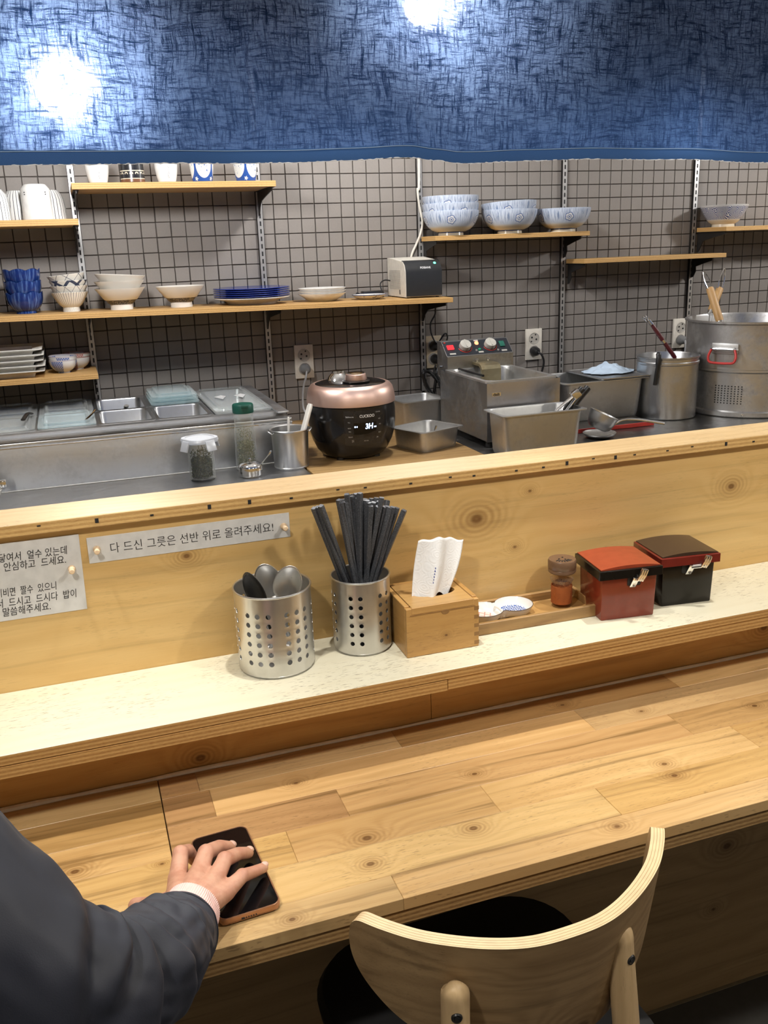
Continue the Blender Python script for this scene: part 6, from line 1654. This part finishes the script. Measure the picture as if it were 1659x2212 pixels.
lacquer('black lacquer condiment box with an oxblood-rimmed lid', 0.8375, -1.9855, -0.125, m_lblk, m_lrim, m_lbrn, 0.098, 0.090, 0.086, -0.001)
scoop('chrome scoop handle sticking out of the black lacquer box', 0.8375, -1.9855, -0.125, 0.086, 0.090, 0.004, 0.019)

# ------------------------------------------------------------------ phone
PHX, PHY, PHR = -0.0125, -2.2725, 0.072
ph = thing('smartphone', 'black smartphone in a rose-gold case under the resting hand', 'phone', (PHX, PHY, TT+0.0002), (0, 0, PHR))
m_case = plain('rose gold case', (0.46, 0.25, 0.15), 0.25, 0.7)
MB().rrloft([(0,0,0.070,0.162,0.009,0), (0,0,0.074,0.166,0.010,0.002), (0,0,0.0755,0.1675,0.011,0.006), (0,0,0.0745,0.1665,0.011,0.0100), (0,0,0.0735,0.1655,0.0105,0.0105), (0,0,0.0715,0.1635,0.0095,0.0103), (0,0,0.0712,0.1632,0.0095,0.0085)], k=6).build('case', m_case, ph)
MB().rrloft([(0,0,0.0708,0.1628,0.009,0.002), (0,0,0.0708,0.1628,0.009,0.0092), (0,0,0.0695,0.1615,0.0085,0.0099)], k=6).build('screen', plain('black phone glass', (0.004, 0.004, 0.005), 0.06), ph)
for k in range(5):
    MB().lathe([(0,0.0004),(0.0009,0.0004),(0.0009,0),(0,0)], 8, T=TR(-0.006+0.003*k, -0.0838, 0.0052) @ Matrix.Rotation(PI/2, 4, 'X')).build('speaker_hole', m_blackmat, ph)
MB().rbox(-0.012, -0.0075, -0.0841, -0.083, 0.0035, 0.0068, 0.0008, 1).build('charging_port', m_blackmat, ph)

# ------------------------------------------------------------------ person: right hand on the phone, jacket sleeve
def capsule(mb, a, ra, b, rb, n=16):
    a, b = Vector(a), Vector(b); L = (b-a).length
    prof = []
    for i in range(7):
        q = -PI/2+PI/2*i/6; prof.append((max(0, ra*math.cos(q)) if i else 0, ra*math.sin(q)))
    for i in range(7):
        q = PI/2*i/6; prof.append((rb*math.cos(q) if i < 6 else 0, L+rb*math.sin(q)))
    mb.lathe(prof, n, T=aim(a, b))
def ball(mb, c, r, s=(1,1,1), n=18):
    prof = [((r*math.cos(-PI/2+PI*i/10)) if 0 < i < 10 else 0, r*math.sin(-PI/2+PI*i/10)) for i in range(11)]
    mb.lathe(prof, n, T=Matrix.Translation(c) @ Matrix.Diagonal((*s, 1)))
WR = (-0.086, -2.392, 0.776)
FING = {
    'index':  [(-0.0815,-2.305,0.760), (-0.0735,-2.270,0.7685), (-0.0630,-2.2505,0.756), (-0.0570,-2.2475,0.7395)],
    'middle': [(-0.0590,-2.316,0.7660), (-0.0445,-2.2835,0.7710), (-0.0255,-2.2570,0.7560), (-0.0105,-2.2445,0.7425)],
    'ring':   [(-0.0420,-2.330,0.7645), (-0.0250,-2.3020,0.7690), (-0.0055,-2.2780,0.7550), (0.0088,-2.2630,0.7420)],
    'little': [(-0.0315,-2.345,0.7580), (-0.0090,-2.3260,0.7590), (0.0070,-2.3110,0.7490), (0.0210,-2.2975,0.7410)],
}
FR = {'index': (0.0118,0.0098,0.0086,0.0076), 'middle': (0.0120,0.0100,0.0088,0.0077), 'ring': (0.0115,0.0095,0.0083,0.0074), 'little': (0.0108,0.0084,0.0073,0.0065)}
hm = MB()
for k, P in FING.items():
    r = FR[k]
    for i in range(3): capsule(hm, P[i], r[i], P[i+1], r[i+1])
    ball(hm, Vector(P[1])+Vector((0,0,0.0004)), r[1]*1.06)
    capsule(hm, WR, 0.020, P[0], r[0]*1.05)
    ball(hm, Vector(P[0])+Vector((0,0,0.001)), r[0]*1.06)
for a, b in (('index','middle'), ('middle','ring'), ('ring','little')):
    m_ = (Vector(FING[a][0])+Vector(FING[b][0]))/2
    capsule(hm, WR, 0.020, m_-Vector((0.004,0.008,0.001)), 0.0108)
capsule(hm, (-0.080,-2.372,0.764), 0.017, (-0.050,-2.345,0.753), 0.013)
capsule(hm, (-0.088,-2.370,0.762), 0.018, (-0.100,-2.332,0.750), 0.0145)      # thumb root
capsule(hm, (-0.101,-2.337,0.749), 0.0135, (-0.118,-2.3155,0.7415), 0.0105)
capsule(hm, (-0.118,-2.3155,0.7415), 0.0105, (-0.1325,-2.2985,0.7335), 0.0092)
capsule(hm, WR, 0.0245, (-0.128,-2.478,0.812), 0.030)
capsule(hm, (-0.098,-2.396,0.776), 0.019, (-0.078,-2.390,0.778), 0.019)
capsule(hm, (-0.128,-2.478,0.812), 0.030, (-0.19,-2.56,0.862), 0.038)
capsule(hm, (-0.19,-2.56,0.862), 0.038, (-0.40,-2.46,1.09), 0.050)
PC = Vector((-0.59, -2.50, 0))          # seated trunk, outside the left frame edge
def pp(x, y, z): return PC+Vector((x, y, z))
capsule(hm, (-0.40,-2.46,1.09), 0.050, pp(-0.19, -0.02, 1.09), 0.050)
capsule(hm, pp(0, 0, 0.59), 0.11, pp(0, 0, 1.02), 0.10)
capsule(hm, pp(0, 0.005, 1.05), 0.062, pp(0.0, 0.025, 1.19), 0.054)
ball(hm, pp(0, 0.035, 1.275), 0.093, (0.83, 1.02, 1.18)); ball(hm, pp(0, 0.075, 1.215), 0.052, (0.85, 0.9, 0.8))
capsule(hm, pp(0, 0.128, 1.275), 0.008, pp(0, 0.143, 1.248), 0.013)
capsule(hm, pp(-0.018, 0.118, 1.212), 0.007, pp(0.018, 0.118, 1.212), 0.007)
for sx in (-1, 1):
    ball(hm, pp(0.080*sx, 0.03, 1.265), 0.026, (0.35, 0.75, 1.15))
    capsule(hm, pp(0.095*sx, 0.02, 0.565), 0.075, pp(0.11*sx, 0.30, 0.575), 0.060)
    capsule(hm, pp(0.11*sx, 0.30, 0.575), 0.055, pp(0.11*sx, 0.25, 0.09), 0.040)
    capsule(hm, pp(0.11*sx, 0.25, 0.04), 0.032, pp(0.115*sx, 0.36, 0.032), 0.028)
capsule(hm, pp(-0.19, -0.02, 1.09), 0.048, pp(-0.25, -0.02, 0.80), 0.038)
capsule(hm, pp(-0.25, -0.02, 0.80), 0.036, pp(-0.14, 0.19, 0.665), 0.026)
ball(hm, pp(-0.125, 0.225, 0.645), 0.036, (0.9, 1.3, 0.6))
for k in range(4): capsule(hm, pp(-0.150+0.018*k, 0.255, 0.642), 0.0095, pp(-0.146+0.019*k, 0.305-0.006*abs(k-1.4), 0.622), 0.0080)
capsule(hm, pp(-0.10, 0.225, 0.645), 0.011, pp(-0.080, 0.262, 0.636), 0.009)
tmp = hm.build('tmp', m_white)
md = tmp.modifiers.new('r', 'REMESH'); md.mode = 'VOXEL'; md.voxel_size = 0.0017
ms = tmp.modifiers.new('s', 'SMOOTH'); ms.iterations = 5; ms.factor = 0.5
dg = bpy.context.evaluated_depsgraph_get(); dg.update()
bme = bpy.data.meshes.new_from_object(tmp.evaluated_get(dg))
bpy.data.objects.remove(tmp)
def skin_mat():
    t = NT('skin')
    co, x, y, z = t.xyz()
    n1 = t.noise(co, 55, 4, 0.6); n2 = t.noise(co, 420, 3, 0.6)
    vor = t.n('ShaderNodeTexVoronoi', {'Vector': co, 'Scale': 650.0}, feature='DISTANCE_TO_EDGE').outputs[0]
    c = t.mix(t.step(n1, 0.35, 0.68), (0.60, 0.335, 0.235), (0.50, 0.245, 0.165))
    # redder knuckles
    kn_ = None
    for P in FING.values():
        for q in (P[1], P[2]):
            d = t.n('ShaderNodeVectorMath', {0: co, 1: q}, operation='DISTANCE').outputs['Value']
            e = t.step(d, 0.015, 0.006); kn_ = e if kn_ is None else t.math('MAXIMUM', kn_, e)
    c = t.mix(t.math('MULTIPLY', kn_, 0.30), c, (0.50, 0.21, 0.15))
    h = t.math('ADD', t.math('MULTIPLY', n2, 0.6), t.math('MULTIPLY', t.step(vor, 0.0, 0.12), 0.4))
    return t.bsdf(c, 0.46, 0, bump=h, bstr=0.30, bdist=0.0005, **{'Subsurface Weight': 0.12, 'Subsurface Radius': (0.006, 0.002, 0.001)})
m_skin = skin_mat()
bme.materials.clear(); bme.materials.append(m_skin); bme.name = 'person'
bme.shade_smooth()
person = obj('person', bme)
tag(person, 'person at the left edge in a dark navy jacket, right hand spread over the phone', 'person')
m_nail = plain('fingernail', (0.68, 0.46, 0.385), 0.25)
for k, up in (('middle', (0.05,-0.15,1)), ('ring', (0.1,-0.1,1)), ('little', (0.15,-0.05,1)), ):
    P = FING[k]; a, b = Vector(P[2]), Vector(P[3]); d = (b-a).normalized()
    u = Vector(up); u = (u-d*u.dot(d)).normalized(); s = d.cross(u)
    r = FR[k][3]
    c = b+d*0.0012+u*(r*0.84)
    M3 = Matrix((s, d, u)).transposed().to_4x4(); M3.translation = c
    nb = MB(); prof = [(0.0, 0.0022), (0.35, 0.0020), (0.7, 0.0012), (0.95, -0.0004), (1.0, -0.0016), (0, -0.0016)]
    nb.lathe([(p*0.0052, z) for p, z in prof], 20, T=M3 @ Matrix.Diagonal((r/0.0074, 1.22, 1, 1)))
    nb.build('fingernail', m_nail, person, label='pale fingernail')
# sleeve
def jacket_mat():
    t = NT('dark navy jacket nylon')
    co, x, y, z = t.xyz()
    n = t.noise(co, 900, 2); n2 = t.noise(co, 18, 3)
    c = t.mix(n2, (0.010, 0.012, 0.021), (0.015, 0.018, 0.031))
    return t.bsdf(c, 0.62, 0, bump=n, bstr=0.25, bdist=0.0005, **{'Sheen Weight': 0.05, 'Sheen Roughness': 0.5, 'Sheen Tint': (0.5, 0.55, 0.7, 1)})
m_jacket = jacket_mat()
def ringsweep(path, radii, n, fn=None):
    path = [Vector(p) for p in path]; N = len(path)
    vs = []; nrm = None
    for i, p in enumerate(path):
        t = (path[min(i+1, N-1)]-path[max(i-1, 0)]).normalized()
        if nrm is None: nrm = (Vector((0,0,1))-t*t.z).normalized()
        else: nrm = (nrm-t*nrm.dot(t)).normalized()
        b = t.cross(nrm)
        for k in range(n):
            a = 2*PI*k/n
            r, sh = (radii[i], 0) if fn is None else fn(i/(N-1), a, radii[i])
            vs.append(p+(nrm*math.cos(a)+b*math.sin(a))*r+t*sh)
    fs = [(i*n+k, i*n+(k+1) % n, (i+1)*n+(k+1) % n, (i+1)*n+k) for i in range(N-1) for k in range(n)]
    return vs, fs, N
SP_ = [(-0.0885,-2.4175,0.7825), (-0.0990,-2.439,0.791), (-0.118,-2.472,0.805), (-0.153,-2.525,0.832), (-0.198,-2.566,0.873), (-0.252,-2.548,0.945), (-0.325,-2.500,1.02), (-0.42,-2.455,1.075), (-0.53,-2.49,1.07)]
SR = [0.0400, 0.0435, 0.0505, 0.0590, 0.0680, 0.0700, 0.0740, 0.0800, 0.0900]
path = catmull(SP_, 16)
rad = []
for i in range(len(path)):
    f = i/16; j = min(int(f), len(SR)-2); t_ = f-j; t_ = t_*t_*(3-2*t_)
    rad.append(SR[j]+(SR[j+1]-SR[j])*t_)
CRE = [(0.045, 0.4, 0.010, 0.0045, 0.0), (0.075, 1.7, 0.009, 0.005, 0.03), (0.135, 0.9, 0.011, 0.0075, 0.035), (0.185, 0.3, 0.012, 0.0085, -0.03), (0.235, 1.3, 0.013, 0.008, 0.04), (0.30, 0.2, 0.014, 0.007, -0.03), (0.37, 5.4, 0.016, 0.009, 0.04), (0.45, 5.2, 0.018, 0.013, 0.0), (0.52, 5.6, 0.016, 0.010, -0.04), (0.60, 5.0, 0.018, 0.009, 0.05), (0.70, 0.6, 0.02, 0.007, 0.03)]
def folds(t, a, r):
    d = 0.0
    for (t0, a0, w_, am, sk) in CRE:
        t0 *= 0.875; w_ *= 0.875; sk *= 0.875
        da = (a-a0+PI) % (2*PI)-PI
        e = math.exp(-((t-t0-sk*math.sin(da))/w_)**2)*math.exp(-(da/1.25)**2)
        d -= am*e
        d += am*0.55*math.exp(-((t-t0-sk*math.sin(da)-w_*1.9)/(w_*1.3))**2)*math.exp(-(da/1.4)**2)
    p = Vector((math.cos(a)*1.5, math.sin(a)*1.5, t*9))
    d += 0.0055*mnoise.noise(p)*min(1, t*8)+0.0026*mnoise.noise(p*2.7)*min(1, t*8)
    return r+d, 0.0
NS = 110
v1, f1, N1 = ringsweep(path, rad, NS, folds)
# turned-in hem at the cuff
inner = []
for q, (sc_, off) in enumerate(((0.97, -0.0018), (0.90, 0.001), (0.88, 0.02))):
    c0 = path[0]; tdir = (path[1]-path[0]).normalized()
    inner.append([c0+(v-c0)*sc_+tdir*off for v in v1[:NS]])
base = len(v1)
for ring in inner: v1 += ring
for k in range(NS):
    k2 = (k+1) % NS
    f1.append((k2, k, base+k, base+k2))
    for q in range(2): f1.append((base+q*NS+k2, base+q*NS+k, base+(q+1)*NS+k, base+(q+1)*NS+k2))
f1.append(tuple((N1-1)*NS+k for k in range(NS)))
sl = MB().add(v1, f1).build('jacket_sleeve', m_jacket, person, angle=180, label='dark navy padded jacket sleeve')
sl.modifiers.new('sub', 'SUBSURF').render_levels = 1
seam = [path[3]+(Vector(v)-path[3])*1.004 for v in v1[3*NS:4*NS]]
MB().tube(seam, 0.0007, 5, closed=True).build('cuff_seam', m_jacket, person)
# rest of the figure's clothing and hair
def shell(name, pts, radii, m, squash, nn=48, amp=0.004, label=None):
    pth = catmull(pts, 8); rr = []
    for i in range(len(pth)):
        f = i/8; j = min(int(f), len(radii)-2); q = f-j
        rr.append((radii[j][0]+(radii[j+1][0]-radii[j][0])*q, radii[j][1]+(radii[j+1][1]-radii[j][1])*q) if squash else radii[j]+(radii[j+1]-radii[j])*q)
    vs = []; 
    if squash:
        for p, (rx, ry) in zip(pth, rr):
            for k in range(nn):
                a_ = 2*PI*k/nn; d_ = 1+amp*8*mnoise.noise(Vector((math.cos(a_)*2, math.sin(a_)*2, p.z*9)))
                vs.append(p+Vector((math.cos(a_)*rx*d_, math.sin(a_)*ry*d_, 0)))
        fs = [(i*nn+k, i*nn+(k+1) % nn, (i+1)*nn+(k+1) % nn, (i+1)*nn+k) for i in range(len(pth)-1) for k in range(nn)]
        fs += [tuple(range(nn)), tuple((len(pth)-1)*nn+k for k in range(nn))]
    else:
        vs, fs, N_ = ringsweep(pth, rr, nn, lambda t, a_, r_: (r_+amp*mnoise.noise(Vector((math.cos(a_)*2, math.sin(a_)*2, t*7))), 0))
        fs = list(fs)+[tuple(range(nn)), tuple((N_-1)*nn+k for k in range(nn))]
    return MB().add(vs, fs).build(name, m, person, angle=180)
shell('jacket_body', [pp(0,-0.01,0.482), pp(0,0,0.62), pp(0,0,0.80), pp(0,0,0.98), pp(0,0,1.07), pp(0,0.005,1.125), pp(0,0.012,1.150)], [(0.185,0.150),(0.185,0.150),(0.190,0.150),(0.205,0.150),(0.200,0.135),(0.120,0.095),(0.072,0.072)], m_jacket, True)
shell('jacket_sleeve', [pp(-0.16,-0.01,1.07), pp(-0.215,-0.02,1.02), pp(-0.245,-0.025,0.90), pp(-0.255,-0.02,0.80), pp(-0.21,0.07,0.735), pp(-0.16,0.155,0.69)], [0.085, 0.082, 0.072, 0.068, 0.058, 0.046], m_jacket, False)
m_trs = plain('dark trousers', (0.02, 0.021, 0.025), 0.8)
for sx in (-1, 1):
    shell('trouser_leg', [pp(0.08*sx,-0.02,0.570), pp(0.10*sx,0.13,0.575), pp(0.11*sx,0.28,0.580), pp(0.112*sx,0.315,0.50), pp(0.11*sx,0.28,0.25), pp(0.11*sx,0.255,0.075)], [0.098, 0.092, 0.078, 0.074, 0.066, 0.060], m_trs, False)
    MB().rrloft([(pp(0.115*sx,0.38,0).x, pp(0,0.29,0).y, 0.095, 0.26, 0.045, 0.0), (pp(0.115*sx,0.38,0).x, pp(0,0.29,0).y, 0.100, 0.27, 0.048, 0.03), (pp(0.115*sx,0.37,0).x, pp(0,0.275,0).y, 0.088, 0.22, 0.042, 0.065), (pp(0.115*sx,0.33,0).x, pp(0,0.245,0).y, 0.085, 0.11, 0.04, 0.085)], k=6).build('shoe', m_black, person)
hr = MB().lathe([(0,0.113),(0.04,0.108),(0.07,0.088),(0.088,0.055),(0.097,0.01),(0.094,-0.03),(0.086,-0.055),(0.078,-0.05),(0.08,0.0),(0,0.06)], 40, T=Matrix.Translation(pp(0, 0.016, 1.285)) @ Matrix.Rotation(-0.28, 4, 'X') @ Matrix.Diagonal((0.90, 1.06, 1.0, 1)))
hr.build('hair', plain('short black hair', (0.012, 0.010, 0.009), 0.6), person)
for sx in (-1, 1):
    MB().lathe([(0,-0.0115),(0.008,-0.008),(0.0115,0),(0.008,0.008),(0,0.0115)], 16, T=Matrix.Translation(pp(0.030*sx, 0.1135, 1.278))).build('eye', plain('dark eye', (0.03, 0.02, 0.015), 0.15), person)
# shirt cuff
cpth = [(-0.0735,-2.3770,0.7710), (-0.0770,-2.3860,0.7735), (-0.0825,-2.4000,0.7775), (-0.092,-2.424,0.786)]
cpth = catmull(cpth, 5)
def ribs(t, a, r): return r+0.00028*math.sin(a*84)+0.0014*math.sin(a*2+1)+0.001*math.sin(3*a+7*t), 0.0035*math.sin(a*1+2.2)+0.0028*math.sin(2*a+0.6)
v3, f3, N3 = ringsweep(cpth, [0.0312+0.0035*i/(len(cpth)-1) for i in range(len(cpth))], 420, ribs)
cf = MB().add(v3, f3).build('shirt_cuff', plain('pale pink knit', (0.76, 0.50, 0.465), 0.9), person, angle=180, label='pale pink knitted cuff')
md = cf.modifiers.new('thickness', 'SOLIDIFY'); md.thickness = 0.002

# ------------------------------------------------------------------ chair
ch = thing('dining_chair', 'light ash wood chair with curved plywood back and black seat', 'chair', (0.298, -2.359, 0.0), (0, 0, 0.03))
OX, OY = 0.288, -2.35
m_ash_shaded = wood('shade-darkened ash veneer', (0.42, 0.285, 0.145), (0.26, 0.16, 0.072), 'XZ', F=44, warp=3.0, fine=0.35, pores=0.3, rough=0.45, knots=[(0.03, 0.600, 0.05)], kcyc=7.0, streak=0.5)  # shade on the backrest put into the colour, darker than the legs' wood
m_ashin = m_ash_shaded
m_plyl = plain('birch ply layer', (0.74, 0.56, 0.33), 0.45)
m_plyd = plain('dark glue line', (0.42, 0.27, 0.12), 0.5)
m_post = wood('ash leg wood', (0.60, 0.43, 0.24), (0.46, 0.31, 0.15), 'ZX', F=90, warp=1.0, fine=0.55, pores=0.2, rough=0.45)
half = [(0.0,-0.1945), (0.05,-0.1900), (0.10,-0.1705), (0.15,-0.1385), (0.185,-0.1040), (0.211,-0.0700)]
plan = catmull([(-x, y, 0) for x, y in reversed(half)][:-1]+[(x, y, 0) for x, y in half], 12)
LN = len(plan)
def ztop(s):
    k = max(0, (abs(s)-0.90)/0.10); return 0.7585-0.030*(1-math.sqrt(max(0, 1-k*k)))
def zlow(s):
    q = abs(s)
    return 0.7285-0.142*max(0, 1-q**2.3)**0.62
bk = MB(); nz = 8; lay = [0, 0.10, 0.14, 0.31, 0.35, 0.53, 0.57, 0.75, 0.79, 0.92, 1.0]; TH = 0.0165
nrmls = []
for i in range(LN):
    t = (plan[min(i+1, LN-1)]-plan[max(i-1, 0)]).normalized(); nrmls.append(Vector((-t.y, t.x, 0)))
def bpnt(i, v, e):
    s = -1+2*i/(LN-1); z = zlow(s)+(ztop(s)-zlow(s))*v
    lean_ = (0.7585-z)*0.16
    p = plan[i]+nrmls[i]*(TH*e)
    return Vector((p.x*(1-0.10*(0.7585-z)), p.y+lean_, z))
vs = []; fs = []; mi = []
def grid(rows, m):
    b = len(vs); R = len(rows); C = len(rows[0])
    for r in rows: vs.extend(r)
    for j in range(R-1):
        for i in range(C-1):
            a = b+j*C+i; fs.append((a, a+1, a+C+1, a+C)); mi.append(m if isinstance(m, int) else m[j])
grid([[bpnt(i, j/nz, 0) for i in range(LN)] for j in range(nz+1)], 0)
grid([[bpnt(i, j/nz, 1) for i in range(LN)] for j in range(nz+1)], 0)
alt = [1, 2, 1, 2, 1, 2, 1, 2, 1, 1]
grid([[bpnt(i, 1, e) for i in range(LN)] for e in lay], alt)
grid([[bpnt(i, 0, e) for i in range(LN)] for e in lay], alt)
grid([[bpnt(0, j/nz, e) for j in range(nz+1)] for e in lay], alt)
grid([[bpnt(LN-1, j/nz, e) for j in range(nz+1)] for e in lay], alt)
back = MB(); back.v = vs; back.f = [list(f) for f in fs]; back.m = mi
bm_ = back.mesh('backrest', [m_ash_shaded, m_plyl, m_plyd], angle=40)
bmx = bmesh.new(); bmx.from_mesh(bm_); bmesh.ops.remove_doubles(bmx, verts=bmx.verts[:], dist=0.00005); bmesh.ops.recalc_face_normals(bmx, faces=bmx.faces[:]); bmx.to_mesh(bm_); bmx.free()
bm_.set_sharp_from_angle(angle=math.radians(40))
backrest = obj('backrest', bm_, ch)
for sx in (-1, 1):
    x0, y0 = (0.082 if sx > 0 else -0.124), -0.1795
    top = Vector((x0, -0.1640 if sx > 0 else -0.1610, 0.714 if sx > 0 else 0.708)); knee = Vector((x0+0.012*sx, y0-0.006, 0.46)); foot = Vector((x0+0.075*sx, y0-0.060, 0.0))
    pts = catmull([foot, (foot+knee)/2, knee, (knee+top)/2, top-Vector((0,0,0.02)), top], 7)
    R = []
    for i in range(len(pts)):
        q = i/(len(pts)-1); R.append(0.0130+0.0045*min(1, q*2.2))
    R = [r_*0.90 for r_ in R]
    for k_, f_ in ((1, 0.42), (2, 0.66), (3, 0.82), (4, 0.92), (5, 0.97)): R[-k_] = R[-6]*f_; pts[-k_] = pts[-k_]+Vector((-0.25*sx, 1, 0)).normalized()*(R[-6]*(1-f_)*0.8)
    leg = MB().tube(pts, R, 18).build('leg', m_post, ch, angle=60)
    d = Vector((0.28*sx, -1, 0.0)).normalized()
    c = Vector((x0+0.002*sx, -0.168 if sx > 0 else -0.165, 0.684))+d*0.0118
    q = d.to_track_quat('Z', 'Y').to_matrix().to_4x4()
    MB().lathe([(0,0.003),(0.0028,0.003),(0.0030,0.0018),(0.0052,0.0026),(0.0062,0.0012),(0.0062,-0.003),(0,-0.003)], 18, T=Matrix.Translation(c-d*0.0012) @ q).build('screw', m_black, leg)
for sx in (-1, 1):
    MB().tube(catmull([(0.165*sx, 0.155, 0.0), (0.16*sx, 0.150, 0.22), (0.15*sx, 0.14, 0.425)], 6), [0.011+0.004*i/12 for i in range(13)], 16).build('leg', m_post, ch)
MB().rbox(-0.165, 0.165, -0.155, 0.165, 0.395, 0.425, 0.006, 2).build('seat_frame', m_post, ch)
MB().rrloft([(0,0.015,0.36,0.36,0.08,0.425), (0,0.015,0.405,0.395,0.095,0.434), (0,0.015,0.41,0.40,0.10,0.452), (0,0.015,0.395,0.385,0.095,0.466), (0,0.015,0.33,0.32,0.08,0.472)], k=8).build('seat', plain('black seat vinyl', (0.010, 0.010, 0.011), 0.55), ch)
ch2 = copy_tree(ch)
ch2.location = (-0.60, -2.50, 0); ch2.rotation_euler = (0, 0, 0)
ch2['label'] = 'matching ash chair that the diner sits on'
ch['group'] = ch2['group'] = 'ash dining chairs at the counter'
